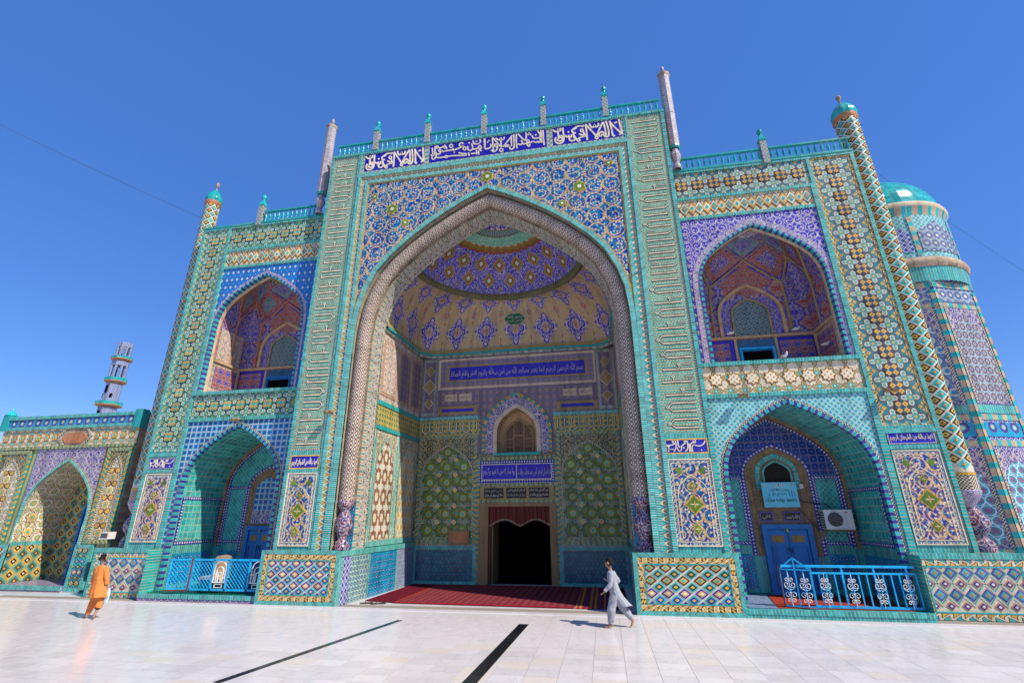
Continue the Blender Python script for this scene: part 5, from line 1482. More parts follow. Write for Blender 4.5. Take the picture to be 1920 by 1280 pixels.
    for sx in (-1, 1):
        a, b = (dc - dh + .11, dc - .005) if sx < 0 else (dc + .005, dc + dh - .11)
        mb = MB(); mb.box(a, b, yn - .065, yn - .03, .17, dt - .12, 'door_blue')
        for z0, z1 in ((.25, .65), (.72, 1.1)): mb.rect_frame(a + .04, b - .04, z0, z1, .02, yn - .085, yn - .06, 'door_blue')
        lf = mb.build('leaf', do)
        mb = MB(); mb.box(a + .07, b - .08, yn - .075, yn - .06, 1.19, 1.33, 'orange_pane'); mb.build('pane', do)
    mb = MB(); mb.tube([(dc - .03, yn - .10, 1.0), (dc - .03, yn - .10, 1.08)], .012, 'dark_metal', 6); mb.tube([(dc + .04, yn - .10, .98), (dc + .04, yn - .10, 1.06)], .012, 'dark_metal', 6); mb.tube([(dc, yn - .11, 1.40), (dc, yn - .11, 1.46)], .02, 'yellow_glaze', 8); mb.build('handle', do)
    # raised floor of the niche and its step
    sx0, sx1 = (5.13, 8.21) if R else (-8.02, -4.94)
    fz = .15
    mb = MB(); mb.box(sx0, sx1, .02, yn, .10, fz, 'turquoise_rail', skip='d'); mb.box(sx0, sx1, .0, .03, 0.0, fz, 'turquoise_course' if R else 'step_hexagons', skip='d')
    part(mb, 'niche_step')
    mb = MB(); mb.band([(sx0, fz - .045), (sx1, fz - .045)], -.04, .047, -.012, .02, 'turquoise_course'); part(mb, 'course_border')
    for X, d in ((sx0, 1), (sx1, -1)):
        P = [(X, .0, .15), (X, .45, .15), (X, .45, 1.07), (X, .0, 1.07)]; P = P[::-1] if d > 0 else P
        m_ = MB(); m_.face([(p[0] + .004 * d, p[1], p[2]) for p in P], [(p[2], p[1]) for p in P], 'turquoise_course'); part(m_, 'dado_return')
    # outer inscription plate and floral panel
    x0, x1 = (8.42, 9.27) if R else (-9.02, -8.24)
    z0 = 3.08 if R else 2.98
    mb = MB(); mb.quad_xz(o0, o1, 1.08, 3.5, y, 'turquoise_course'); part(mb, 'pier_face')
    mb = MB(); mb.band([(o0, z0 + .33), (o1, z0 + .33)], -.045, .045, y - .02, y, 'turquoise_course'); mb.band([(o0, z0 - .055), (o1, z0 - .055)], -.04, .04, y - .02, y, 'turquoise_course'); mb.band([(o0, 1.09), (o0, 3.40)], -.085, 0, y - .034, y, 'turquoise_course'); mb.band([(o1, 1.09), (o1, 3.40)], 0, .085, y - .034, y, 'turquoise_course'); part(mb, 'course_border')
    mb = MB(); mb.quad_xz(x0, x1, z0, z0 + .27, y - .012, 'frieze_blue'); p = part(mb, 'inscription_plate'); mb = MB(); mb.rect_frame(x0, x1, z0, z0 + .27, .022, y - .02, y - .01, 'violet_strip'); mb.build('border', p)
    if R: lettering('lettering', 'اعوذ بالله من الشيطان الرجيم', x0 + .04, x1 - .04, z0 + .035, z0 + .24, y - .012, 'white_glaze', p, bold=.02)
    else: strokes('lettering', CAL_C, fC, x0 + .03, x1 - .03, z0 + .03, z0 + .24, y - .012, p, .010)
    floral_panel(x0 + .0, x1 - .0, 1.22, z0 - .12, y - .014, True)
    # cornice
    mb = MB(); mb.box(lo, hi, y - .05, y + .5, 10.28, 10.34, 'turquoise_rail'); part(mb, 'cornice')
wing(False); wing(True)

# ------------------------------------------------------------------ balustrades, posts, pinnacles, turrets
bm_ = MB(); bm_.lathe([(.034, 0), (.034, .03), (.016, .05), (.024, .09), (.040, .15), (.038, .18), (.020, .23), (.015, .27), (.022, .30), (.034, .32), (.034, .34)], 0, 0, 'turquoise_glaze', 8, us=.05)
o = bm_.build('baluster'); BAL = o.data; bpy.data.objects.remove(o)
pm = MB(); pm.box(-.075, .075, -.075, .075, 0, .72, 'post_tile')
pm.box(-.09, .09, -.09, .09, .72, .76, 'turquoise_glaze')
for i in range(4):
    a0, a1 = pi / 4 + i * pi / 2, pi / 4 + (i + 1) * pi / 2; r = .12
    pm.face([(r * cos(a0), r * sin(a0), .76), (r * cos(a1), r * sin(a1), .76), (.05 * cos(a1), .05 * sin(a1), .92), (.05 * cos(a0), .05 * sin(a0), .92)], [(0, 0), (.2, 0), (.15, .2), (.05, .2)], 'turquoise_glaze')
pm.lathe([(.045, .92), (.04, .96), (.065, .99), (.075, 1.03), (.06, 1.08), (.025, 1.12), (.012, 1.16), (0, 1.165)], 0, 0, 'turquoise_glaze', 10, us=.05)
o = pm.build('post'); POST = o.data; bpy.data.objects.remove(o)
def balustrade(x0, x1, y, z, posts, n, zp=0.0):
    mb = MB(); mb.box(x0, x1, y - .04, y + .04, z + .34, z + .385, 'turquoise_rail'); mb.box(x0, x1, y - .04, y + .04, z, z + .02, 'turquoise_rail'); b = part(mb, 'balustrade')
    for i in range(n):
        x = x0 + (x1 - x0) * (i + .5) / n
        if any(abs(x - p) < .12 for p in posts): continue
        link('baluster', BAL, b, (x, y, z + .01), random.uniform(0, .5))
    for p in posts: link('post', POST, b, (p, y, z + zp))
balustrade(-4.62, 4.92, .03, 12.10, (-3.36, -1.73, 0, 1.74, 3.48), 62, .02)
balustrade(5.25, 9.42, .40, 10.33, (7.40,), 28, -.12)
balustrade(-7.08, -5.15, .40, 10.33, (-7.20,), 13, -.12)
for x in (-5.14, 5.20):
    mb = MB(); y = .30
    mb.lathe([(.10, 10.30), (.12, 10.34), (.10, 10.42), (.07, 10.50), (.11, 10.62), (.14, 10.74), (.10, 10.88), (.085, 10.95)], x, y, 'pinnacle_tile', 8, us=.1, smooth=False)
    mb.lathe([(.12, 10.95), (.15, 11.0), (.15, 11.04)], x, y, 'turquoise_rail', 8, us=.1, smooth=False)
    mb.lathe([(.145, 11.04), (.155, 12.1), (.16, 12.12), (.165, 12.14), (.165, 12.18), (.15, 12.20), (.15, 13.52)], x, y, 'pinnacle_tile', 8, us=.15, smooth=False)
    mb.lathe([(.15, 13.52), (.175, 13.56), (.175, 13.62), (.12, 13.66), (.03, 13.68)], x, y, 'brick_dirty', 8, us=.1)
    o = part(mb, 'pinnacle')
    mb = MB(); mb.lathe([(.02, 13.66), (.02, 13.74), (.045, 13.78), (.055, 13.83), (.045, 13.90), (.012, 13.96), (0, 13.99)], x, y, 'pinnacle_tile', 10, us=.05); mb.build('finial', o)

def turret_tile(layers, TR):
    hw, hh = pi * TR / 6 * .80, .094; mb = MB()
    for i, (k, m) in enumerate(layers):
        r = TR + .007 + i * .004
        c = (0, -r - .0, 0); pts = []
        L = (-hw * k, 0); Rr = (hw * k, 0); T = (0, hh * k); B = (0, -hh * k)
        w = lambda p, rr=r: (rr * sin(p[0] / TR), -rr * cos(p[0] / TR), p[1])
        cols = [L, (-hw * k / 2, hh * k / 2), T, (hw * k / 2, hh * k / 2), Rr, (hw * k / 2, -hh * k / 2), B, (-hw * k / 2, -hh * k / 2)]
        mb.face([w(L), w(B), w(T)], [L, B, T], m); mb.face([w(B), w(Rr), w(T)], [B, Rr, T], m)
        for a, b in ((L, B), (B, Rr), (Rr, T), (T, L)):
            mb.face([w(a, r - .006), w(b, r - .006), w(b), w(a)], [a, b, b, a], m)
    o = mb.build('turret_tile'); d = o.data; bpy.data.objects.remove(o); return d
def turret(x, y, a_lo, a_hi, TR):
    TT = [turret_tile([(1, 'turquoise_glaze'), (.40, 'terracotta'), (.2, 'yellow_glaze')], TR), turret_tile([(1, 'black_glaze'), (.62, 'yellow_glaze'), (.2, 'black_glaze')], TR)]
    mb = MB(); mb.lathe([(TR, 2.52), (TR, 11.55)], x, y, 'dado_mosaic', 32, us=TR); t = part(mb, 'turret_shaft')
    nz = 38; pz = (11.56 - 2.60) / nz; cnt = 0
    for r in range(2 * nz):
        z = 2.62 + pz * (r + .5) / 2
        for k in range(6):
            a = 2 * pi * (k + .5 * (r % 2)) / 6
            aa = (a + pi) % (2 * pi) - pi
            if not ((-1.95 if z > 9.9 else a_lo) <= aa <= (1.95 if z > 9.9 else a_hi)): continue
            cnt += 1
            link('turret_tile', TT[r % 2], t, (x, y, z), aa)
    mb = MB(); mb.lathe([(TR, 11.55), (TR + .03, 11.60), (TR + .015, 11.75)], x, y, 'terracotta', 24, us=TR); mb.build('collar', t)
    mb = MB(); P = []; UV = []
    pr = [(TR + .01, 11.70), (TR + .035, 11.80), (TR, 11.92), (TR * .72, 12.06), (TR * .35, 12.16), (.03, 12.21)]
    for i, (rr, z) in enumerate(pr):
        P.append([(x + rr * (1 + .05 * abs(cos(6 * 2 * pi * k / 48))) * sin(2 * pi * k / 48), y - rr * (1 + .05 * abs(cos(6 * 2 * pi * k / 48))) * cos(2 * pi * k / 48), z) for k in range(49)]); UV.append([(k * .04, i * .1) for k in range(49)])
    mb.grid(P, UV, 'turquoise_glaze', True); mb.build('cap', t)
    mb = MB(); mb.lathe([(.03, 12.20), (.015, 12.32), (.05, 12.36), (.065, 12.41), (.05, 12.46), (.012, 12.52), (0, 12.54)], x, y, 'brick_dirty', 10, us=.05); mb.build('finial', t)
    mb = MB(); mb.lathe([(TR + .004, 2.16), (TR + .004, 2.50)], x, y, 'black_white_check', 24, us=TR); mb.lathe([(TR + .012, 2.48), (TR + .012, 2.53)], x, y, 'yellow_glaze', 24, us=TR)
    mb.lathe([(TR + .004, 2.2), (TR + .02, 2.18), (TR, 2.12), (TR * .8, 2.02), (TR * .5, 1.93), (TR * .42, 1.88)], x, y, 'violet_strip', 20, us=TR)
    mb.lathe([(TR * .42, 1.88), (TR * .62, 1.80), (TR * .92, 1.66), (TR * .97, 1.58), (TR * .8, 1.46), (TR * .5, 1.38), (TR * .45, 1.35), (TR * .75, 1.28), (TR * .9, 1.2), (TR * .9, 1.08)], x, y, 'vase_scroll', 20, us=TR); mb.build('vase_base', t)
turret(-9.55, .85, -1.95, .9, .215); turret(9.74, .84, -1.2, 1.95, .262)

# ------------------------------------------------------------------ the lower building on the left
side = thing('side_building', 'low yellow tiled building with a pointed niche, left of the tall facade', 'building')
SY = 1.0
def sx_(x): return 2.6876 + (x - 2.6876) * (SY + 10.482) / 10.882
def sz_(z): return 1.8 + (z - 1.8) * (SY + 10.482) / 10.882
def sp_(mb, name, par=None): return mb.build(name, par or side)
X0, X1, ZT2 = sx_(-14.25), sx_(-9.62), sz_(4.52)
c, hw, zs, za = sx_(-11.62), 1.12, sz_(2.0), sz_(3.25)
A = arch(c, hw, zs - .35, za)
mb = MB(); mb.wall_arch(X0, X1, 0, ZT2, A, SY + .02, 'turquoise_yellow_course'); mb.box(X0, X1, SY + .04, SY + 4, ZT2 - .1, ZT2 + .05, 'turquoise_rail'); mb.box(X0, X0 + .1, SY + .03, SY + 4, 0, ZT2, 'brick_dirty'); mb.box(X1 - .1, X1, SY + .03, SY + 3, 0, ZT2, 'brick_dirty'); mb.box(X0, X1, SY + 3.9, SY + 4, 0, ZT2, 'brick_dirty'); sp_(mb, 'wall')
mb = MB(); mb.quad_xz(X0 + .1, X1 - .1, sz_(4.25), sz_(4.44), SY - .03, 'band_rosettes', 0, sz_(4.25) - .05); sp_(mb, 'rosette_band')
mb = MB(); mb.band([(X0, sz_(4.49)), (X1, sz_(4.49))], -.04, .06, SY - .06, SY + .02, 'turquoise_course'); mb.band([(X0, sz_(4.20)), (X1, sz_(4.20))], -.045, .045, SY - .05, SY + .02, 'turquoise_course'); sp_(mb, 'course_border')
mb = MB(); mb.box(X0 - .1, X0 + .14, SY - .08, SY + .15, sz_(4.15), sz_(4.62), 'turquoise_rail'); mb.lathe([(.14, sz_(4.62)), (.09, sz_(4.70)), (.03, sz_(4.74)), (.03, sz_(4.8)), (0, sz_(4.84))], X0 + .02, SY + .03, 'turquoise_glaze', 8); sp_(mb, 'corner_post')
mb = MB(); mb.box(X1 - .2, X1 + .05, SY - .08, SY + .15, sz_(4.1), sz_(4.6), 'turquoise_rail'); sp_(mb, 'corner_post')
mb = MB(); mb.quad_xz(X0, X1, sz_(3.68), sz_(4.16), SY, 'star_net_pale', 0, sz_(3.92) - .15); fz_ = sp_(mb, 'star_frieze')
for k in range(16):
    x = X0 + .2 + k * (X1 - X0 - .4) / 15
    if abs(x - sx_(-11.66)) < .55: continue
    m_ = MB() if k == 0 else m_
    if k == 0:
        m_.plate(star_pts(.12, .085), -.006, .004, 'brown_glaze'); m_.plate(star_pts(.10, .07), -.01, -.005, 'yellow_glaze'); m_.plate(star_pts(.045, .03), -.014, -.009, 'turquoise_glaze'); o = m_.build('star_tile'); SF = o.data; bpy.data.objects.remove(o)
    link('star_tile', SF, fz_, (x, SY - .002, sz_(3.92)))
mb = MB(); hx = [(sx_(-11.66) + a * .52, sz_(3.93) + b * .27) for a, b in ((-1, 0), (-.6, -1), (.6, -1), (1, 0), (.6, 1), (-.6, 1))]
mb.band(hx[::-1], 0.0, .06, SY - .035, SY, 'black_white_check', closed=True); mb.plate(hx, SY - .012, SY, 'brick_dirty'); hx2 = [(sx_(-11.66) + a * .45, sz_(3.88) + b * .15) for a, b in ((-1, 0), (-.6, -1), (.6, -1), (1, 0), (.6, 1), (-.6, 1))]; mb.plate(hx2, SY - .03, SY - .01, 'terracotta'); sp_(mb, 'hexagonal_vent')
mb = MB(); mb.band([(X0, sz_(3.64)), (X1, sz_(3.64))], -.04, .04, SY - .04, SY + .02, 'turquoise_yellow_course'); sp_(mb, 'course_border')
fx0, fx1 = sx_(-12.78), sx_(-10.50)
mb = MB(); mb.wall_arch(fx0, fx1, 1.2, sz_(3.6), A, SY, 'violet_scroll'); sp_(mb, 'spandrel')
mb = MB(); mb.band(arch(c, hw, zs - .35, za, .14), .005, .06, SY - .034, SY + .05, 'turquoise_course_fine'); mb.band(arch(c, hw, zs - .35, za, .14), .06, .10, SY - .012, SY, 'black_white_check'); sp_(mb, 'arch_course')
for x0, x1 in ((sx_(-14.1), sx_(-12.95)), (sx_(-10.42), X1)):
    mb = MB(); mb.rect_frame(x0, x1 - .04, sz_(1.18), sz_(3.58), .10, SY - .03, SY + .02, 'turquoise_yellow_course'); sp_(mb, 'course_border')
    a0, a1 = x0 + .13, x1 - .17; cc_ = (a0 + a1) / 2; h2 = (a1 - a0) / 2
    mb = MB(); ap = arch(cc_, h2 - .02, sz_(2.5), sz_(3.3)); mb.wall_arch(a0, a1, sz_(1.24), sz_(3.5), ap, SY - .006, 'gold_scroll'); sp_(mb, 'panel_spandrel')
    b_ = [(cc_ - h2 + .02, sz_(1.24))] + ap + [(cc_ + h2 - .02, sz_(1.24))]
    mb = MB(); mb.face([(x, SY - .002, z) for x, z in b_[::-1]], [(x - cc_ + .2, z) for x, z in b_[::-1]], 'gold_cross_panel'); pp = sp_(mb, 'arched_panel'); mb = MB(); mb.band(b_, 0, .04, SY - .02, SY - .002, 'black_white_check'); mb.build('arch_course', pp)
    if 'GST' not in globals():
        st = MB(); st.plate(star_pts(.16, .115), -.006, .004, 'brown_glaze'); st.plate(star_pts(.145, .104), -.010, -.004, 'white_glaze'); st.plate(star_pts(.11, .08), -.014, -.009, 'yellow_glaze'); st.plate(star_pts(.045, .03), -.018, -.013, 'turquoise_glaze'); o = st.build('star_tile'); GST = o.data; bpy.data.objects.remove(o)
        st = MB(); st.plate([(-.17, -.07), (-.05, -.07), (0, -.03), (.05, -.07), (.17, -.07), (.17, .07), (.05, .07), (0, .03), (-.05, .07), (-.17, .07)], -.006, .004, 'brown_glaze')
        for s2 in (-1, 1): st.plate([(s2 * .16, -.055), (s2 * .16, .055), (s2 * .07, .055), (s2 * .03, 0), (s2 * .07, -.055)], -.010, -.004, 'yellow_glaze')
        o = st.build('cross_tile'); GCT = o.data; bpy.data.objects.remove(o)
    for r in range(5):
        link('star_tile', GST, pp, (cc_, SY - .004, sz_(1.44) + r * .36)); 
        if r < 5: link('cross_tile', GCT, pp, (cc_, SY - .004, sz_(1.44) + .18 + r * .36))
for x0, x1 in ((X0, c - hw), (c + hw, sx_(-10.05)), ):
    mb = MB(); mb.quad_xz(x0, x1, 0, 1.12, SY - .05, 'dado_mosaic'); mb.box(x0, x1, SY - .05, SY + .02, 0, 1.12, 'turquoise_course', skip='f'); pd = sp_(mb, 'dado_panel')
    mb = MB(); mb.rect_frame(x0, x1, 0, 1.13, .08, SY - .07, SY - .04, 'turquoise_course'); sp_(mb, 'course_border')
    n = max(2, int((x1 - x0 - .2) / .26)); w = (x1 - x0 - .2) / n
    for r in range(8):
        for i in range(-1, n + 2):
            xx = x0 + .1 + w * (i + (0 if r % 2 else .5))
            loz_tile(pd, xx, .98 - r * .13, SY - .052, .105, .10, LZ[('yellow', 'turq', 'blue', 'turq', 'yellowblue', 'turq', 'yellow', 'turq')[r]], (x0 + .1, x1 - .1, .1, 1.02))
# niche interior
yn = SY + 1.15
mb = MB(); mb.reveal(A, SY + .02, yn, 'gold_cross_panel'); sp_(mb, 'niche_vault')
for s_, X in ((1, c - hw), (-1, c + hw)):
    P = [(X, SY - .04, .12), (X, yn, .12), (X, yn, zs - .35), (X, SY - .04, zs - .35)]; P = P if s_ < 0 else P[::-1]
    mb = MB(); mb.face(P, [(p[1], p[2]) for p in P], 'gold_cross_panel'); nw = sp_(mb, 'niche_wall')
    for za_, zb_, m in ((.14, 1.08, 'gold_lozenge_panel'), (1.08, 1.18, 'turquoise_course')):
        P = [(X + .01 * s_, SY - .03, za_), (X + .01 * s_, yn, za_), (X + .01 * s_, yn, zb_), (X + .01 * s_, SY - .03, zb_)]; P = P if s_ < 0 else P[::-1]
        mb = MB(); mb.face(P, [(p[1], p[2]) for p in P], m); sp_(mb, 'dado_tiles')
    if s_ > 0:
        for r in range(4):
            for i in range(2): link('star_tile', GST, nw, (X + .006, SY + .30 + i * .5, sz_(1.45) + r * .38), pi / 2)
bk = [(c - hw, .12)] + A + [(c + hw, .12)]
mb = MB(); mb.face([(a, yn, b) for a, b in bk[::-1]], [(a, b) for a, b in bk[::-1]], 'gold_lozenge_panel'); sp_(mb, 'niche_back_wall')
mb = MB(); mb.box(c - hw, c + hw, SY - .12, yn, 0, .13, 'step_hexagons'); mb.band([(c - hw - .0, .085), (c + hw, .085)], -.05, .05, SY - .15, SY - .1, 'turquoise_course'); sp_(mb, 'niche_step')
dp = arch(c + .25, .48, 1.9, 2.35, .13)
mb = MB(); mb.face([(a, yn - .05, b) for a, b in dp[::-1]], [(a, b) for a, b in dp[::-1]], 'door_blue'); mb.band(dp, 0, .07, yn - .14, yn, 'door_blue'); do = sp_(mb, 'door')
mb = MB(); mb.box(c + .73, c + .80, yn - .75, yn - .1, .15, 2.1, 'door_blue'); mb.build('leaf', do)

# ------------------------------------------------------------------ the domed tower on the right
tower = thing('domed_tower', 'octagonal tiled tower with a turquoise dome behind the right turret', 'tower')
def tp_(mb, name, par=None): return mb.build(name, par or tower)
TX, TY, RT = 10.46, 2.45, 1.55
def oc(k, r=RT): a = pi / 4 * k; return (TX + r * sin(a), TY - r * cos(a))
edges = MB()
for k in range(-2, 5):
    (xa, ya), (xb, yb) = oc(k), oc(k + 1)
    W = math.hypot(xb - xa, yb - ya)
    def fq(t0, t1, z0, z1, m, o, name, par=None, poly=None):
        nx, ny = (yb - ya) / W, -(xb - xa) / W
        f = lambda t, z: (xa + (xb - xa) * t + nx * o, ya + (yb - ya) * t + ny * o, z)
        mb = MB()
        if poly: mb.face([f(a, b) for a, b in poly], [(a * W, b) for a, b in poly], m)
        else: mb.face([f(t0, z0), f(t1, z0), f(t1, z1), f(t0, z1)], [(t0 * W, z0), (t1 * W, z0), (t1 * W, z1), (t0 * W, z1)], m)
        return tp_(mb, name, par)
    fq(0, 1, 0, 6.95, 'tower_blue_net', 0, 'shaft_face')
    if k in (-2, 3, 4): continue
    even = k % 2 == 0
    # brick edge strips
    for t0, t1 in ((0, .07), (.93, 1.0)):
        mb = MB(); nx, ny = (yb - ya) / W, -(xb - xa) / W
        f = lambda t, z: (xa + (xb - xa) * t + nx * .02, ya + (yb - ya) * t + ny * .02, z)
        mb.face([f(t0, 1.0), f(t1, 1.0), f(t1, 6.6), f(t0, 6.6)], [(1.0, 0), (1.0, .1), (6.6, .1), (6.6, 0)], 'tan_turquoise_course'); tp_(mb, 'edge_course')
    for z0, z1, m, pm_ in ((3.95, 6.15, 'tower_red_stars' if even else 'tower_circles', 1), (6.3, 6.62, 'tower_violet', 0), (3.25, 3.55, 'band_rosettes', 0), (1.15, 3.0, 'tower_hex', 1), (.1, .95, 'tower_hex', 0)):
        p = fq(.09, .91, z0, z1, m if not pm_ else 'violet_scroll', .012, 'tile_panel')
        if pm_:
            hw_ = .34; ap = arch(.5, hw_, z1 - .75, z1 - .2)
            fq(0, 0, 0, 0, m, .018, 'arched_panel', None, [(.5 - hw_, z0 + .06), (.5 + hw_, z0 + .06)] + ap[::-1])
            for t0, t1 in ((.095, .13), (.87, .905)): fq(t0, t1, z0, z1, 'black_white_check', .02, 'check_border')
    for z0, z1 in ((3.60, 3.72), (3.06, 3.18), (6.16, 6.27), (6.66, 6.80), (1.0, 1.12), (3.74, 3.92)): 
        fq(.0, 1, z0, z1, 'tan_turquoise_course' if z0 != 3.74 else 'turquoise_course', .016, 'course_border')
mb = MB(); mb.lathe([(RT * 1.0, 6.82), (RT * 1.005, 6.97), (RT * 1.01, 7.1), (RT * 1.015, 7.18)], TX, TY, 'turquoise_course', 40, us=RT); tp_(mb, 'cornice_tiles')
mb = MB(); mb.lathe([(RT * 1.02, 7.18), (RT * 1.04, 7.22), (RT * 1.055, 7.30), (RT * 1.04, 7.38), (RT * 1.0, 7.45)], TX, TY, 'brick_dirty', 40, us=RT); tp_(mb, 'cornice')
mb = MB(); mb.lathe([(RT * .99, 7.44), (RT * .985, 8.72)], TX, TY, 'net_turquoise_pale', 40, us=RT); dr_ = tp_(mb, 'drum')
for k in range(-2, 4):
    a = pi / 4 * k + pi / 8 - .0
    for (da, z0, z1, m, o) in ((.33, 7.60, 8.50, 'tower_blue_net' if k % 2 else 'tower_violet', .012),):
        r = RT * .99 + o; n = 6; poly = [(a - da + 2 * da * i / n) for i in range(n + 1)]
        P = [[(TX + r * sin(t), TY - r * cos(t), z) for z in (z0, z0 + .55)] for t in poly]; 
        mb = MB(); mb.grid(P, [[(t * r, z) for z in (z0, z0 + .55)] for t in poly], m); 
        zt = lambda t: z0 + .55 + .30 * (1 - abs(t - a) / da)
        P = [[(TX + r * sin(t), TY - r * cos(t), z0 + .55), (TX + r * sin(t), TY - r * cos(t), zt(t))] for t in poly]; mb.grid(P, [[(t * r, z0 + .55), (t * r, zt(t))] for t in poly], m); mb.build('tile_panel', dr_)
    mb = MB(); r = RT * .99 + .015; t0 = pi / 4 * k
    mb.face([(TX + r * sin(t0 - .035), TY - r * cos(t0 - .035), 7.5), (TX + r * sin(t0 + .035), TY - r * cos(t0 + .035), 7.5), (TX + r * sin(t0 + .035), TY - r * cos(t0 + .035), 8.6), (TX + r * sin(t0 - .035), TY - r * cos(t0 - .035), 8.6)], [(0, 0), (0, .1), (1.1, .1), (1.1, 0)], 'tan_turquoise_course'); mb.build('edge_course', dr_)
mb = MB(); mb.lathe([(RT * .985, 8.6), (RT * .99, 8.7), (RT * 1.03, 8.84)], TX, TY, 'tan_turquoise_course', 40, us=RT); mb.lathe([(RT * 1.03, 8.84), (RT * 1.045, 8.9), (RT * 1.03, 8.97), (RT * .99, 8.99)], TX, TY, 'pale_plaster', 40, us=RT); tp_(mb, 'cornice')
mb = MB(); mb.lathe([(RT * .985 * cos(t) ** .85 if t < 1.5 else .001, 8.98 + 1.28 * sin(t)) for t in [pi / 2 * i / 14 for i in range(15)]], TX, TY, 'dome_turquoise', 40, us=RT * .9); tp_(mb, 'dome')

# ------------------------------------------------------------------ far minaret
mn = thing('minaret', 'slender pale minaret with turquoise balconies beyond the low building', 'minaret')
MY = 12.0; q = lambda x, z: (2.6876 + (x - 2.6876) * (MY + 10.482) / 20.482, 1.8 + (z - 1.8) * (MY + 10.482) / 20.482)
MXc = q(-22.82, 9)[0]
zb = [q(0, z)[1] for z in (7.25, 7.55, 8.55, 8.85, 9.80, 10.05, 10.85)]
NS = 8; off = pi / 8
def ring(mb, prof, m, n=8): mb.lathe(prof, MXc, MY, m, n, a0=off, a1=off + 2 * pi, us=.7, smooth=False)
mb = MB(); ring(mb, [(.54, 0), (.46, zb[0])], 'minaret_tile'); ring(mb, [(.41, zb[1]), (.39, zb[2])], 'minaret_tile'); mn_s = mb.build('shaft', mn)
for z0, z1 in ((zb[0], zb[1]), (zb[2], zb[3]), (zb[4], zb[5])):
    r = .66 if z0 == zb[0] else .56
    mb = MB(); ring(mb, [(.38, z0), (r, z0 + .10), (r, z0 + .14)], 'terracotta'); ring(mb, [(r, z0 + .14), (r, z1), (.3, z1 + .001)], 'turquoise_rail'); mb.build('gallery', mn)
for lo_, hi_, r in ((zb[3], zb[4], .37), (zb[5], zb[6], .33)):
    for k in range(8):
        a = off + pi / 4 * k; x, y = MXc + r * sin(a), MY - r * cos(a)
        mb = MB(); mb.tube([(x, y, lo_), (x, y, hi_)], .06, 'minaret_tile', 6); mb.build('pillar', mn)
    mb = MB(); ring(mb, [(r + .05, hi_ - .28), (r + .05, hi_)], 'minaret_tile'); ring(mb, [(r - .05, hi_ - .28), (r - .05, hi_)], 'minaret_tile'); mb.build('arcade_head', mn)
for a, z in ((0, zb[2] - .28), (.0, zb[2] - .5), (-.8, zb[2] - .75), (.8, zb[2] - .75), (0, zb[0] - .35)):
    mb = MB(); x, y = MXc + .385 * sin(a), MY - .385 * cos(a); 
    if z < zb[0]: x, y = MXc + .46 * sin(a), MY - .46 * cos(a)
    mb.box(-.06, .06, -.03, .03, -.11, .11, 'dark_void'); mb.build('window', mn, (x, y, z), a)

# ------------------------------------------------------------------ carpets, railings, banner and the rest
def flat(name, pts, z, m, label, cat, th=.012, group=None, uvr=0.0):
    mb = MB(); n = len(pts); ar = sum(pts[i][0] * pts[(i + 1) % n][1] - pts[(i + 1) % n][0] * pts[i][1] for i in range(n))
    if ar < 0: pts = pts[::-1]
    mb.face([(x, y, z + th) for x, y in pts], pts, m)
    for i in range(n): a, b = pts[i], pts[(i + 1) % n]; mb.face([(a[0], a[1], z + .001), (b[0], b[1], z + .001), (b[0], b[1], z + th), (a[0], a[1], z + th)], [(0, 0), (.1, 0), (.1, .01), (0, .01)], m)
    o = mb.build(name); return tag(o, label, cat, group) if label else o
cp = flat('carpet', [(-2.0, .56), (1.95, .46), (2.0, 3.5), (-1.95, 3.5)], .001, 'carpet_red', 'wide red patterned carpet on the floor before the dark doorway', 'carpet')
mb = MB(); mb.face([(-2.0, .56, .018), (1.95, .46, .018), (1.95, .52, .018), (-2.0, .62, .018)], [(0, 0), (4, 0), (4, .1), (0, .1)], 'carpet_edge'); mb.face([(-2.0, .60, .0175), (-1.93, .60, .0175), (-1.88, 3.5, .0175), (-1.95, 3.5, .0175)], [(0, 0), (.1, 0), (.1, 3), (0, 3)], 'carpet_orange'); mb.build('border', cp)
flat('carpet', [(-2.75, .75), (-2.02, .60), (-1.97, 3.5), (-2.68, 3.5)], .001, 'carpet_maroon', 'plain maroon carpet runner along the sunlit left wall', 'carpet')
flat('carpet', [(1.97, .46), (2.55, .45), (2.6, 3.5), (2.02, 3.5)], .001, 'carpet_stripe', 'striped carpet strip beside the walking boy in grey', 'carpet')
flat('carpet', [(2.57, .46), (3.05, .45), (3.05, 3.5), (2.62, 3.5)], .001, 'carpet_maroon', 'dark carpet by the right pier in deep shade', 'carpet')
flat('carpet', [(5.72, .12), (8.05, .12), (8.05, 1.7), (6.0, 1.7)], .151, 'carpet_orange', 'orange-red carpet on the niche floor behind the blue railing', 'carpet')
flat('carpet', [(5.2, .06), (5.70, .06), (5.95, 1.6), (5.2, 1.6)], .151, 'carpet_blue', 'pale blue rug at the left edge of the niche floor', 'rug')
flat('carpet', [(-7.9, .1), (-5.0, .1), (-5.0, 1.8), (-7.9, 1.8)], .151, 'green_paint', 'green floor mat under the lattice railing', 'mat')

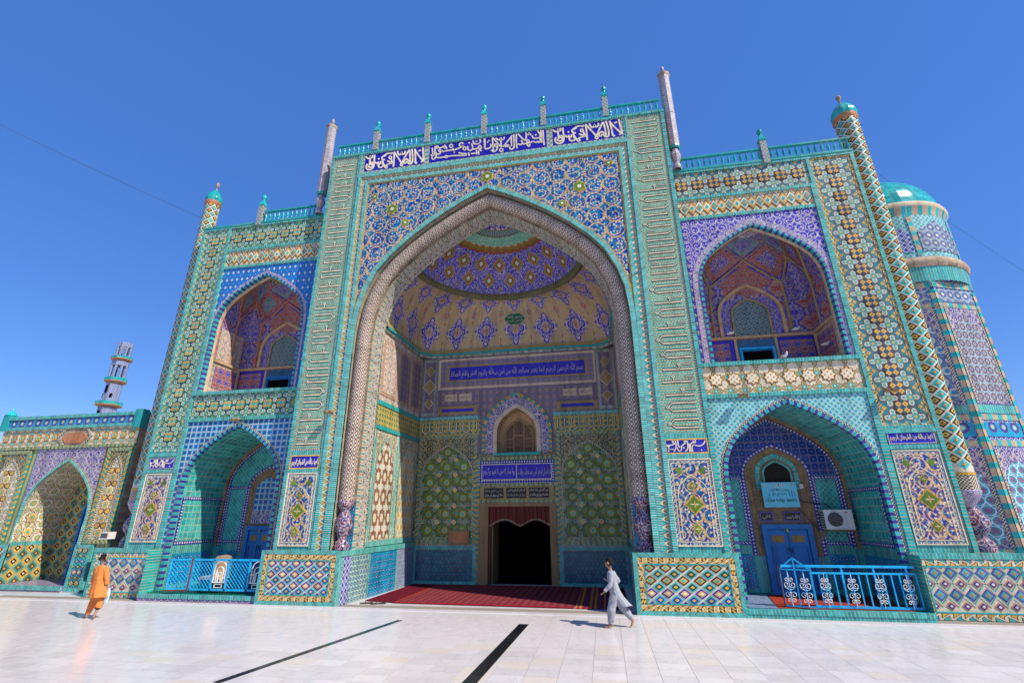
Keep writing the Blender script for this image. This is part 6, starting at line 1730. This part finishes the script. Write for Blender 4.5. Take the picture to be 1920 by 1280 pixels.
# curtain over the doorway
cur = thing('door_curtain', 'red velvet valance with pale fringe hanging in the doorway', 'curtain')
mb = MB(); fr = MB(); P = []; UV = []; x0, x1 = -.60, 1.20; N = 90
for i in range(N + 1):
    t = i / N; x = x0 + (x1 - x0) * t
    lobe = abs(sin(pi * (t * 3.0))) ** .7
    h_ = .50 - .17 * abs(sin(pi * 2 * (t - .02))) ** 1.3 if True else 0
    y = YB - .03 + .022 * sin(t * 95) + .012 * sin(t * 41)
    P.append([(x, y, 2.03 - h_ * k / 4) for k in range(5)]); UV.append([(t * 1.8, h_ * k / 4) for k in range(5)])
mb.grid(P, UV, 'red_velvet', True); mb.build('cloth', cur)
for i in range(0, N): 
    a, b = P[i][-1], P[i + 1][-1]; l = .05 + .015 * random.random()
    fr.face([(a[0], a[1], a[2] - l), (b[0] - .006, b[1], b[2] - l * .9), (b[0], b[1], b[2]), a], [(0, 0), (.1, 0), (.1, .1), (0, .1)], 'fringe')
fr.build('fringe', cur)
mb = MB(); mb.box(-1.72, -1.12, YB - .12, YB - .05, 1.03, 1.40, 'wood'); mb.box(-1.68, -1.16, YB - .13, YB - .115, 1.07, 1.36, 'terracotta'); tag(mb.build('wall_plaque'), 'brownish glazed plaque hung low on the left star panel', 'plaque')

# lattice railing of the left niche
rl = thing('lattice_railing', 'sky-blue metal railing with diamond lattice and white arches, left niche', 'railing')
Y = .16; z0, z1 = .22, .86
def barx(mb, a, b, w, m='rail_blue', d=.03, y=Y): mb.band([a, b], -w, w, y - d / 2, y + d / 2, m)
mb = MB(); barx(mb, (-6.84, z1), (-4.96, z1), .022); barx(mb, (-6.84, z0 + .02), (-4.96, z0 + .02), .022)
for x in (-6.84, -6.30, -5.92, -5.36): barx(mb, (x, z0), (x, z1), .02)
mb.build('frame', rl)
def lattice(xa, xb, za, zb_, par, y=Y):
    mb = MB(); w = xb - xa; hh = zb_ - za; st_ = .088
    n = int((w + hh) / st_)
    for k in range(1, n + 1):
        d = k * st_
        a = (xa + max(0, d - hh), za + min(d, hh)); b = (xa + min(d, w), za + max(0, d - w)); barx(mb, a, b, .006, d=.012, y=y)
        a = (xb - max(0, d - hh), za + min(d, hh)); b = (xb - min(d, w), za + max(0, d - w)); barx(mb, a, b, .006, d=.012, y=y + .012)
    mb.build('lattice_panel', par)
lattice(-6.80, -6.32, z0 + .05, z1 - .03, rl); lattice(-5.88, -5.40, z0 + .05, z1 - .03, rl)
for cx in (-6.11, -5.14):
    for r, h_ in ((.15, .60), (.085, .50), (.038, .40)):
        mb = MB(); hw_ = r; pts = [(cx - r, z0 + .17)] + [(cx - r * cos(t), z0 + h_ - r * .8 - .02 + r * sin(t)) for t in [pi * i / 8 for i in range(9)]] + [(cx + r, z0 + .17)]
        mb.band(pts, -.008, .008, Y - .012, Y + .012, 'rail_white'); mb.build('arch_bar', rl)
    mb = MB(); barx(mb, (cx - .18, z0 + .17), (cx + .18, z0 + .17), .008, 'rail_white'); barx(mb, (cx - .18, z0 + .34), (cx - .09, z0 + .34), .007, 'rail_white'); barx(mb, (cx + .09, z0 + .34), (cx + .18, z0 + .34), .007, 'rail_white'); mb.rect_frame(cx - .1, cx + .1, z0 + .06, z0 + .14, .012, Y - .01, Y + .01, 'rail_white'); mb.build('cross_bar', rl)
gt = thing('railing_gate', 'small blue lattice gate with rusty edge, swung open beside the railing', 'gate', (-6.88, .14, 0), radians(14))
def gb(name, fn): mb = MB(); fn(mb); mb.build(name, gt)
gb('frame', lambda mb: (mb.rect_frame(-.47, 0, .24, .88, .03, -.015, .015, 'rail_blue'), mb.box(-.01, .02, -.02, .02, .2, .9, 'rust'), mb.box(-.47, 0, -.02, .02, .21, .24, 'rust')))
mb = MB(); xa, xb, za, zb_ = -.44, -.03, .27, .85; w = xb - xa; hh = zb_ - za
for k in range(1, int((w + hh) / .088) + 1):
    d = k * .088
    mb.band([(xa + max(0, d - hh), za + min(d, hh)), (xa + min(d, w), za + max(0, d - w))], -.006, .006, -.006, .006, 'rail_blue'); mb.band([(xb - max(0, d - hh), za + min(d, hh)), (xb - min(d, w), za + max(0, d - w))], -.006, .006, .006, .018, 'rail_blue')
mb.build('lattice_panel', gt)
ch = thing('wooden_seat', 'seat with rounded beige back standing behind the lattice railing', 'chair', (-6.62, .62, .15))
mb = MB(); mb.plate([(-.24, .30), (.24, .30), (.25, .66), (.20, .74), (.0, .765), (-.20, .74), (-.25, .66)], .20, .24, 'beige_cloth'); mb.build('backrest', ch)
mb = MB(); mb.box(-.25, .25, -.22, .22, .26, .32, 'beige_cloth'); mb.build('seat', ch)
for a, b in ((-.22, -.2), (.22, -.2), (-.22, .2), (.22, .2)): mb = MB(); mb.tube([(a, b, 0), (a, b, .27)], .018, 'wood', 6); mb.build('leg', ch)

# scrolled railing of the right niche
rr_ = thing('scroll_railing', 'sky-blue bar railing with white scrollwork, right niche', 'railing')
Y = .12; z0, z1 = .19, .86; xa, xb = 6.40, 8.14
mb = MB(); barx(mb, (xa - .5, z1), (xb, z1), .02, d=.05); barx(mb, (xa, z1 - .115), (xb, z1 - .115), .016); barx(mb, (xa, z0), (xb, z0), .02); mb.build('rail', rr_)
n = 13
for i in range(n + 1):
    x = xa + (xb - xa) * i / n
    mb = MB(); barx(mb, (x, z0), (x, z1 - .115 if i % 4 else z1), .010 if i % 4 else .016, d=.02); mb.build('bar', rr_)
def scroll(cx, cz, par, s_=1.0, y=Y):
    mb = MB()
    mb.tube([(cx, y, z0), (cx, y, z1 - .12)], .005, 'rail_white', 4)
    for sx in (-1, 1):
        for sz in (-1, 1):
            for big, (ox, oz, r0) in enumerate(((.048, .085, .052), (.035, .175, .036))):
                pts = []
                for k in range(15):
                    t = k / 14.0; r = r0 * (1 - .72 * t); a = -pi * .9 + t * 3.1 * pi * .75
                    pts.append((cx + sx * s_ * (ox + r * cos(a)), y, cz + sz * s_ * (oz + r * sin(a))))
                mb.tube(pts, .0055, 'rail_white', 4)
        mb.tube([(cx, y, cz + sx * .0), (cx + sx * .06, y, cz + .02), (cx + sx * .085, y, cz + .05)], .006, 'rail_white', 4)
    mb.build('scroll', par)
    mb = MB(); mb.lathe([(0, cz - .022), (.02, cz - .012), (.024, cz), (.02, cz + .012), (0, cz + .022)], cx, y, 'rail_blue', 8)
    for sx in (-1, 1):
        for sz in (-1, 1): mb.plate(dia(cx + sx * .05, cz + sz * .035, .02, .013), y - .008, y, 'rail_blue')
    mb.build('boss', par)
for k in range(4):
    scroll(xa + (xb - xa) * (1.5 + 3.4 * k) / n, z0 + .27, rr_)
g2 = thing('railing_gate', 'blue bar gate with pointed top, opened in front of the scroll railing', 'gate', (6.36, .05, 0), radians(-18))
mb = MB()
for a, b in (((-.5, .17), (-.5, .80)), ((0, .15), (0, .80)), ((-.5, .80), (0, .80)), ((-.5, .19), (0, .19)), ((-.5, .80), (-.25, 1.0)), ((-.25, 1.0), (0, .80)), ((-.25, .19), (-.25, 1.0)), ((-.38, .19), (-.38, .8)), ((-.12, .19), (-.12, .8))): mb.band([a, b], -.012, .012, -.014, .014, 'rail_blue')
mb.build('frame', g2)
mb = MB(); mb.box(-.52, -.50, -.02, .02, .15, .85, 'rust'); mb.build('hinge_edge', g2)
yy = Y; Y = 0.0; scroll(-.375, .46, g2, y=-.02); scroll(-.12, .46, g2, y=-.02)
Y = yy

# banner, air conditioner, cables, lamps
bn = thing('banner', 'turquoise printed banner hung under the arched window over the blue door', 'banner', (0, 0, 0))
by = 1.74
mb = MB(); mb.box(6.28, 7.02, by, by + .02, 1.92, 2.46, 'sign_cyan'); bo = mb.build('sheet', bn)
lettering('lettering', 'رهنمود روضه مبارک', 6.32, 6.98, 2.02, 2.14, by, 'green_paint', bn, bold=.02)
lettering('lettering', 'ریاست اطلاعات', 6.45, 6.85, 2.26, 2.33, by, 'black_ink', bn); lettering('lettering', 'و فرهنگ بلخ', 6.50, 6.80, 2.18, 2.24, by, 'black_ink', bn)
for x in (6.36, 6.56, 6.65, 6.74, 6.93):
    mb = MB(); mb.plate(lens_pts(x, 2.40, .035, .035, 14), by - .006, by, 'white_glaze'); mb.plate(lens_pts(x, 2.40, .018, .018, 10), by - .009, by - .005, 'cyan_glaze'); mb.build('emblem', bn)
mb = MB()
for x, h_ in ((6.42, .06), (6.50, .09), (6.60, .05), (6.85, .10), (6.90, .12), (6.95, .09)):
    mb.plate([(x - .012, 2.15), (x + .012, 2.15), (x + .012, 2.15 + h_), (x, 2.17 + h_), (x - .012, 2.15 + h_)], by - .004, by, 'cyan_glaze')
mb.build('print', bn)['kind'] = 'stuff'
ac = thing('ac_unit', 'white outdoor air conditioner unit fixed on the niche wall', 'air conditioner')
ay = 1.56
mb = MB(); mb.box(7.40, 7.96, ay, ay + .26, 1.46, 1.86, 'white_plastic'); mb.build('casing', ac)
mb = MB(); mb.lathe([(.145, 0), (.145, .02)], 0, 0, 'fan_grey', 20); o = mb.build('fan_ring', ac); o.location = (7.60 * S, ay * S, 1.66 * S); o.rotation_euler = (pi / 2, 0, 0)
mb = MB(); mb.plate(lens_pts(7.60, 1.66, .14, .14, 20), ay - .008, ay, 'fan_grey')
mb.build('fan_grille', ac)
mb = MB(); 
for k in range(7): mb.box(7.385, 7.395, ay + .02, ay + .24, 1.49 + k * .05, 1.51 + k * .05, 'dark_metal')
mb.build('side_grille', ac)
mb = MB(); mb.box(7.45, 7.95, ay - .0, 1.9, 1.43, 1.455, 'wood'); mb.build('bracket', ac)
lettering('logo', 'LG'[0:0] or '▬', 7.80, 7.87, 1.79, 1.81, ay, 'orange_pane', ac)
def cable(name, pts, r, label): mb = MB(); mb.tube(pts, r, 'black_ink', 5); tag(mb.build(name), label, 'cable')
cable('cable', [(7.0, 1.84, 2.12), (7.1, 1.7, 2.02), (7.35, 1.7, 2.0), (7.55, 1.7, 1.97), (7.62, 1.7, 1.88)], .014, 'black cable sagging from the banner to the air conditioner')
cable('cable', [(7.02, 1.85, 1.9), (7.12, 1.85, 1.75), (7.3, 1.84, 1.5), (7.38, 1.84, 1.36)], .007, 'thin dark wire running down beside the air conditioner')
bx = MB(); bx.box(7.35, 7.45, 1.80, 1.90, 1.30, 1.40, 'brick_dirty'); tag(bx.build('junction_box'), 'small dusty junction box below the air conditioner', 'junction box')
bx = MB(); bx.box(7.12, 7.20, 1.83, 1.90, 2.33, 2.42, 'white_plastic'); tag(bx.build('wall_switch'), 'pale square box on the inner arch right of the banner', 'box')
def floodlight(x, y, z, label, grp=None):
    f = thing('floodlight', label, 'floodlight', (x, y, z), 0, grp)
    mb = MB(); mb.tube([(0, .06, .0), (0, -.10, .02), (0, -.14, -.02)], .012, 'dark_metal', 6); mb.build('arm', f)
    for s_ in (-1, 1): mb = MB(); mb.tube([(s_ * .06, -.20, -.03), (s_ * .05, -.08, .03)], [.05, .03], 'wood', 8); mb.build('lamp_head', f)
floodlight(5.78, .36, 4.19, 'twin lamp heads on a bracket above the left of the right niche')
floodlight(8.62, .36, 4.16, 'twin dark lamp heads on the star frame right of the niche')
floodlight(-6.53, .36, 4.16, 'lamp bracket at the tip of the left niche arch')
floodlight(-3.66, -.06, 4.15, 'small brown lamp heads on the courses left of the arch')
sp_o = thing('loudspeaker', 'small cream loudspeaker box in the gap by the left turret base', 'loudspeaker', (-9.98, .62, 1.28))
mb = MB(); mb.box(-.13, .13, -.1, .1, 0, .17, 'white_plastic'); mb.build('casing', sp_o); mb = MB(); mb.box(-.10, .10, -.106, -.1, .03, .14, 'fan_grey'); mb.build('grille', sp_o)
for i, (x, y, r) in enumerate(((-2.62, .42, .3), (-2.5, .47, -.2), (-2.36, .40, .5), (-2.22, .46, .1))):
    s = thing('sandal', ('worn brown sandal nearest the wall corner', 'brown sandal second from the wall corner', 'dark sandal third along the carpet edge', 'dark sandal nearest the middle of the carpet')[i], 'sandal', (x, y, 0), r, 'sandals left at the carpet edge')
    mb = MB(); pts = [(.09 * cos(t) * (1 - .15 * sin(t)), .035 * sin(t)) for t in [2 * pi * k / 12 for k in range(12)]]
    mb.face([(a, b, .018) for a, b in pts], pts, 'leather')
    for k in range(12): a, b = pts[k], pts[(k + 1) % 12]; mb.face([(a[0], a[1], .001), (b[0], b[1], .001), (b[0], b[1], .018), (a[0], a[1], .018)], [(0, 0)] * 4, 'leather')
    mb.build('sole', s); mb = MB(); mb.tube([(.03, -.033, .015), (.035, 0, .05), (.03, .033, .015)], .008, 'leather', 5); mb.build('strap', s)
def wire(name, a, b, sag, label):
    mb = MB(); pts = [(a[0] + (b[0] - a[0]) * t, a[1] + (b[1] - a[1]) * t, a[2] + (b[2] - a[2]) * t - sag * 4 * t * (1 - t)) for t in [i / 12 for i in range(13)]]
    mb.tube(pts, .005, 'dark_metal', 4); tag(mb.build(name), label, 'wire')
wire('wire', (-15.3, -2.1, 13.45), (-9.59, .8, 11.0), .05, 'thin wire crossing the sky to the left turret')
wire('wire', (13.38, 6.0, 13.62), (17.5, 6.0, 8.0), .05, 'thin wire sloping down the sky behind the domed tower')

# doves
def dove(x, y, z, rz, label):
    d = thing('dove', label, 'dove', (x, y, z), rz, 'white doves on the right balcony')
    bm = bmesh.new(); pts = [((-.13, 0, .05), .012), ((-.07, 0, .055), .028), ((0, 0, .065), .042), ((.045, 0, .08), .034), ((.065, 0, .11), .02), ((.072, 0, .135), .021), ((.085, 0, .137), .014)]
    o = skin_mesh('body', pts, [(i, i + 1) for i in range(len(pts) - 1)], 'feather', 2); o.parent = d
    mb = MB(); mb.tube([(.095, 0, .135), (.115, 0, .128)], [.006, .001], 'beak', 5); mb.build('beak', d)
    for s_ in (-1, 1): mb = MB(); mb.tube([(.01, s_ * .015, .04), (.01, s_ * .015, 0)], .004, 'beak', 4); mb.build('leg', d)
    for s_ in (-1, 1):
        mb = MB(); mb.face([(.04, s_ * .043, .085), (-.02, s_ * .05, .04), (-.12, s_ * .02, .045), (-.05, s_ * .04, .095)], [(0, 0), (.1, 0), (.1, .1), (0, .1)], 'feather'); mb.build('wing', d)
def skin_mesh(name, pts, edges, m, sub=2, root=0):
    """one continuous surface grown round a skeleton; pts: ((x,y,z), r) or ((x,y,z),(rx,ry))"""
    me = bpy.data.meshes.new(name); me.from_pydata([tuple(c * S for c in p[0]) for p in pts], edges, [])
    o = bpy.data.objects.new(name, me); COL.objects.link(o)
    sk = o.modifiers.new('skin', 'SKIN'); sk.use_smooth_shade = True
    sv = me.skin_vertices[0].data
    for i, p in enumerate(pts):
        r = p[1]; sv[i].radius = (r[0] * S, r[1] * S) if isinstance(r, tuple) else (r * S, r * S)
    sv[root].use_root = True
    ss = o.modifiers.new('sub', 'SUBSURF'); ss.levels = sub; ss.render_levels = sub
    dg = bpy.context.evaluated_depsgraph_get(); me2 = bpy.data.meshes.new_from_object(o.evaluated_get(dg))
    bpy.data.objects.remove(o)
    me2.materials.clear(); me2.materials.append(MATS[m])
    for p in me2.polygons: p.use_smooth = True
    if not me2.uv_layers: me2.uv_layers.new(name='UVMap')
    me2.name = name
    return link(name, me2)
dove(6.84, .36, 4.985, -1.2, 'white dove standing upright on the front edge of the right balcony')
dove(6.18, 1.60, 6.035, .3, 'white dove on the ledge below the tiled window')
dove(7.72, 1.60, 6.035, .1, 'white dove on the ledge right of the rib')
dove(7.30, 1.1, 4.985, 2.8, 'white dove on the balcony floor right of the door')
dove(7.55, 1.15, 4.985, .1, 'white dove on the balcony floor, rightmost of the pair')
dove(8.04, 1.05, 5.42, .2, 'white dove perched by the red panel of the side wall')

# ------------------------------------------------------------------ people
def hand(base, dirv, side, sc, palm_pts, palm_edges, root_i):
    """adds palm and five fingers to a skeleton, returns nothing"""
    d = Vector(dirv).normalized(); sd = Vector(side).normalized(); b = Vector(base)
    i0 = len(palm_pts); palm_pts.append((tuple(b + d * .028 * sc), (.016 * sc, .011 * sc))); palm_edges.append((root_i, i0))
    for k in range(4):
        off_ = sd * ((k - 1.5) * .0095 * sc); l = (.026, .032, .030, .023)[k] * sc
        a = len(palm_pts); palm_pts.append((tuple(b + d * .044 * sc + off_), .0048 * sc)); palm_edges.append((i0, a))
        palm_pts.append((tuple(b + d * (.044 * sc + l * .6) + off_ + Vector((0, 0, -.004 * sc))), .0042 * sc)); palm_edges.append((a, a + 1))
        palm_pts.append((tuple(b + d * (.044 * sc + l) + off_ + d.cross(sd) * .008 * sc), .0036 * sc)); palm_edges.append((a + 1, a + 2))
    a = len(palm_pts); palm_pts.append((tuple(b + d * .022 * sc - sd * .02 * sc), .0052 * sc)); palm_edges.append((i0, a))
    palm_pts.append((tuple(b + d * .042 * sc - sd * .028 * sc), .0042 * sc)); palm_edges.append((a, a + 1))

def person(name, label, loc, J, cloth_m, face_dir, hscale, kurta, trousers, extra=None):
    """J: joints in metres-of-figure (height 1.0 = 1.1 author units), facing along face_dir"""
    p = thing(name, label, 'person', loc)
    pts = []; ed = []
    def add(v, r, par=None): pts.append((v, r)); i = len(pts) - 1; (ed.append((par, i)) if par is not None else None); return i
    pel = add(J['pelvis'], (.075, .06)); sp1 = add(J['waist'], (.068, .05), pel); ch_ = add(J['chest'], (.085, .055), sp1); nk = add(J['neck'], .028, ch_); hb = add(J['headbase'], .030, nk)
    h1 = add(J['head'], (.052, .058), hb); h2 = add(J['crown'], (.045, .05), h1)
    f = Vector(face_dir).normalized()
    hc = Vector(J['head']); 
    nose = add(tuple(hc + f * .058 + Vector((0, 0, -.005))), .009, h1)
    chin = add(tuple(hc + f * .036 + Vector((0, 0, -.052))), .018, h1)
    sd = f.cross(Vector((0, 0, 1)))
    for s_ in (-1, 1): add(tuple(hc + sd * s_ * .056 + Vector((0, 0, -.008))), (.006, .014), h1)
    for s_ in ('l', 'r'):
        sh = add(J['sh_' + s_], .032, ch_); el = add(J['el_' + s_], .022, sh); wr = add(J['wr_' + s_], .015, el)
        dv = Vector(J['hd_' + s_]) - Vector(J['wr_' + s_]); hand(J['wr_' + s_], dv, J.get('side_' + s_, f), .95, pts, ed, wr)
        hip = add(J['hip_' + s_], .052, pel); kn = add(J['kn_' + s_], .037, hip); an = add(J['an_' + s_], .021, kn)
        heel = add(J['heel_' + s_], .021, an); ball = add(J['ball_' + s_], (.024, .014), an); toe = add(J['toe_' + s_], (.022, .009), ball)
    o = skin_mesh('body', pts, ed, 'skin', 2, 0); o.parent = p
    # hair cap, eyes and mouth
    hp = [(tuple(hc + Vector((0, 0, .020)) - f * .020), (.052, .056)), (tuple(Vector(J['crown']) + Vector((0, 0, -.004)) - f * .010), (.046, .049)), (tuple(hc - f * .036 + Vector((0, 0, -.010))), (.034, .030)), (tuple(Vector(J['crown']) + f * .030 + Vector((0, 0, -.010))), .017), (tuple(Vector(J['crown']) + Vector((0, 0, .040)) - f * .006), (.022, .024))]
    o = skin_mesh('hair', hp, [(0, 1), (0, 2), (1, 3), (1, 4)], 'hair', 2); o.parent = p
    for s_ in (-1, 1):
        e = hc + f * .048 + sd * s_ * .020 + Vector((0, 0, .004)); mb = MB(); mb.lathe([(0, e.z - .003), (.004, e.z), (0, e.z + .003)], e.x, e.y, 'black_ink', 6); mb.build('eye', p)
        e = hc + f * .050 + sd * s_ * .020 + Vector((0, 0, .016)); mb = MB(); mb.tube([tuple(e - sd * .012), tuple(e + sd * .012)], .003, 'hair', 4); mb.build('eyebrow', p)
    e = hc + f * .052 + Vector((0, 0, -.028)); mb = MB(); mb.tube([tuple(e - sd * .011), tuple(e + sd * .011)], .003, 'terracotta', 4); mb.build('mouth', p)
    kurta(p, J); trousers(p, J)
    if extra: extra(p, J)
    return p

def loft(name, rings, m, par, n=20, fold=.05, seed=0, close_top=False):
    """cloth tube through rings: (centre, rx, ry, yaw) with soft vertical folds growing to the hem"""
    mb = MB(); P = []; UV = []; rnd = random.Random(seed); ph = [rnd.uniform(0, 6.28) for _ in range(4)]
    for i, (c_, rx, ry, yaw) in enumerate(rings):
        t = i / (len(rings) - 1); row = []; uvr = []
        for k in range(n * 2 + 1):
            a = 2 * pi * k / (n * 2)
            w = 1 + fold * t * (sin(5 * a + ph[0]) * .5 + sin(9 * a + ph[1] + t) * .35) + .012 * sin(3 * a + 7 * t + ph[2])
            x, y = rx * cos(a) * w, ry * sin(a) * w
            row.append((c_[0] + x * cos(yaw) - y * sin(yaw), c_[1] + x * sin(yaw) + y * cos(yaw), c_[2] + .004 * sin(4 * a + ph[3]) * t)); uvr.append((a * .1, t * .5))
        P.append(row); UV.append(uvr)
    mb.grid(P, UV, m, True); return mb.build(name, par)
def limb(name, pts, m, par, seed=0):
    mb = MB(); q = []
    rnd = random.Random(seed)
    out = []; rad = []
    for i in range(len(pts) - 1):
        a, b = Vector(pts[i][0]), Vector(pts[i + 1][0])
        for k in range(5):
            t = k / 5; out.append(tuple(a.lerp(b, t))); rad.append((pts[i][1] * (1 - t) + pts[i + 1][1] * t) * (1 + rnd.uniform(-.07, .07)))
    out.append(pts[-1][0]); rad.append(pts[-1][1])
    mb.tube(out, rad, m, 12); return mb.build(name, par)

# teenager in pale grey, striding to the left
F = (-1, .12, -.08)
J = dict(pelvis=(0, 0, .50), waist=(-.02, 0, .60), chest=(-.03, 0, .76), neck=(-.045, 0, .875), headbase=(-.058, .005, .915), head=(-.075, .01, .985), crown=(-.070, .01, 1.035),
         sh_l=(-.035, -.11, .825), el_l=(-.065, -.16, .665), wr_l=(-.18, -.165, .555), hd_l=(-.23, -.16, .52),
         sh_r=(-.02, .11, .825), el_r=(.075, .15, .69), wr_r=(-.04, .13, .63), hd_r=(-.10, .12, .63),
         hip_l=(-.01, -.055, .48), kn_l=(-.085, -.055, .27), an_l=(-.095, -.05, .06), heel_l=(-.075, -.05, .022), ball_l=(-.17, -.055, .016), toe_l=(-.215, -.057, .011),
         hip_r=(.015, .055, .48), kn_r=(.13, .06, .285), an_r=(.27, .06, .115), heel_r=(.292, .06, .095), ball_r=(.245, .058, .03), toe_r=(.215, .056, .012))
def kurta1(p, J):
    loft('tunic', [((-.045, 0, .875), .036, .036, 0), ((-.042, 0, .855), .055, .075, 0), ((-.035, 0, .825), .075, .135, 0), ((-.03, 0, .77), .085, .118, 0), ((-.02, 0, .66), .080, .105, 0), ((.0, 0, .56), .092, .105, 0), ((.03, 0, .47), .115, .11, 0), ((.075, 0, .385), .145, .10, 0), ((.115, 0, .335), .16, .09, 0)], 'grey_cloth', p, fold=.17, seed=3)
    limb('sleeve', [((-.035, -.10, .835), .048), ((-.065, -.16, .665), .040), ((-.165, -.165, .572), .031)], 'grey_cloth', p, 1)
    limb('sleeve', [((-.02, .10, .835), .048), ((.075, .15, .69), .040), ((-.02, .133, .637), .031)], 'grey_cloth', p, 2)
def trousers1(p, J):
    limb('trouser_leg', [((-.005, -.05, .50), .085), ((-.075, -.055, .29), .072), ((-.10, -.05, .10), .052), ((-.098, -.05, .068), .046)], 'grey_cloth', p, 4)
    limb('trouser_leg', [((.01, .05, .50), .085), ((.125, .06, .295), .068), ((.235, .06, .155), .048), ((.262, .06, .128), .040)], 'grey_cloth', p, 5)
def extra1(p, J): pass
kid = person('person', 'barefoot teenager in pale grey tunic and trousers striding past the portal', (2.77, -1.16, .0), J, 'grey_cloth', F, 1, kurta1, trousers1)
mb = MB(); mb.box(-.06, .05, -.02, .02, -.004, .004, 'white_plastic'); bk_ = mb.build('notebook', None, (2.645, -1.03, .70), .3); bk_.rotation_euler = (0, .6, .3); tag(bk_, 'small pale notebook held by the walking teenager in grey', 'notebook')

# boy in orange seen from behind
F = (-.25, 1, -.1)
J = dict(pelvis=(0, 0, .50), waist=(0, -.01, .62), chest=(-.01, 0, .80), neck=(-.01, .005, .915), headbase=(-.012, .012, .95), head=(-.015, .02, 1.035), crown=(-.012, .015, 1.085),
         sh_l=(-.125, 0, .86), el_l=(-.185, .03, .70), wr_l=(-.195, .05, .545), hd_l=(-.20, .055, .49), side_l=(0, 1, 0),
         sh_r=(.115, 0, .86), el_r=(.165, -.01, .70), wr_r=(.165, .01, .575), hd_r=(.165, .015, .53), side_r=(0, 1, 0),
         hip_l=(-.055, 0, .48), kn_l=(-.125, .06, .27), an_l=(-.19, .02, .065), heel_l=(-.175, .0, .022), ball_l=(-.27, .04, .016), toe_l=(-.31, .05, .011),
         hip_r=(.055, 0, .48), kn_r=(.075, .02, .285), an_r=(.09, -.07, .085), heel_r=(.088, -.095, .035), ball_r=(.055, -.08, .016), toe_r=(.03, -.065, .012))
def kurta2(p, J):
    loft('tunic', [((-.01, 0, .92), .04, .04, 0), ((-.01, 0, .905), .075, .05, 0), ((-.005, 0, .865), .14, .075, 0), ((-.005, 0, .79), .128, .085, 0), ((0, 0, .68), .118, .085, 0), ((.01, 0, .56), .135, .10, 0), ((.03, -.01, .45), .155, .12, 0), ((.05, -.01, .375), .165, .13, 0)], 'orange_cloth', p, fold=.16, seed=8)
    limb('sleeve', [((-.105, 0, .87), .052), ((-.185, .03, .70), .042), ((-.195, .045, .575), .036)], 'orange_cloth', p, 1)
    limb('sleeve', [((.095, 0, .87), .052), ((.165, -.01, .70), .044), ((.165, .008, .595), .040)], 'orange_cloth', p, 2)
def trousers2(p, J):
    limb('trouser_leg', [((-.05, 0, .50), .085), ((-.125, .055, .29), .064), ((-.17, .03, .13), .050), ((-.19, .02, .075), .038)], 'orange_cloth', p, 4)
    limb('trouser_leg', [((.05, 0, .50), .085), ((.082, .02, .30), .064), ((.088, -.035, .185), .054)], 'orange_cloth', p, 5)
    limb('trouser_cuff', [((.088, -.04, .188), .044), ((.088, -.048, .170), .038)], 'dark_cloth', p, 5)
boy = person('person', 'barefoot boy in orange tunic seen from behind near the left building', (-6.97, -1.86, 0), J, 'orange_cloth', F, 1, kurta2, trousers2)
for ch_ in boy.children:      # he leans as he turns
    for v in ch_.data.vertices: v.co.x -= .13 * v.co.z
mb = MB(); P = []; UV = []
for i in range(7):
    t = i / 6; w = .02 + .035 * sin(pi * min(1, t * 1.1) * .6); P.append([(w * cos(a), w * .5 * sin(a) + .008 * sin(3 * a + i), -.26 * t) for a in [2 * pi * k / 10 for k in range(11)]]); UV.append([(k * .02, t) for k in range(11)])
mb.grid(P, UV, 'clear_bag'); tag(mb.build('plastic_bag', None, (-6.83, -1.83, .53)), 'thin pale plastic bag in the right hand of the boy in orange', 'bag')
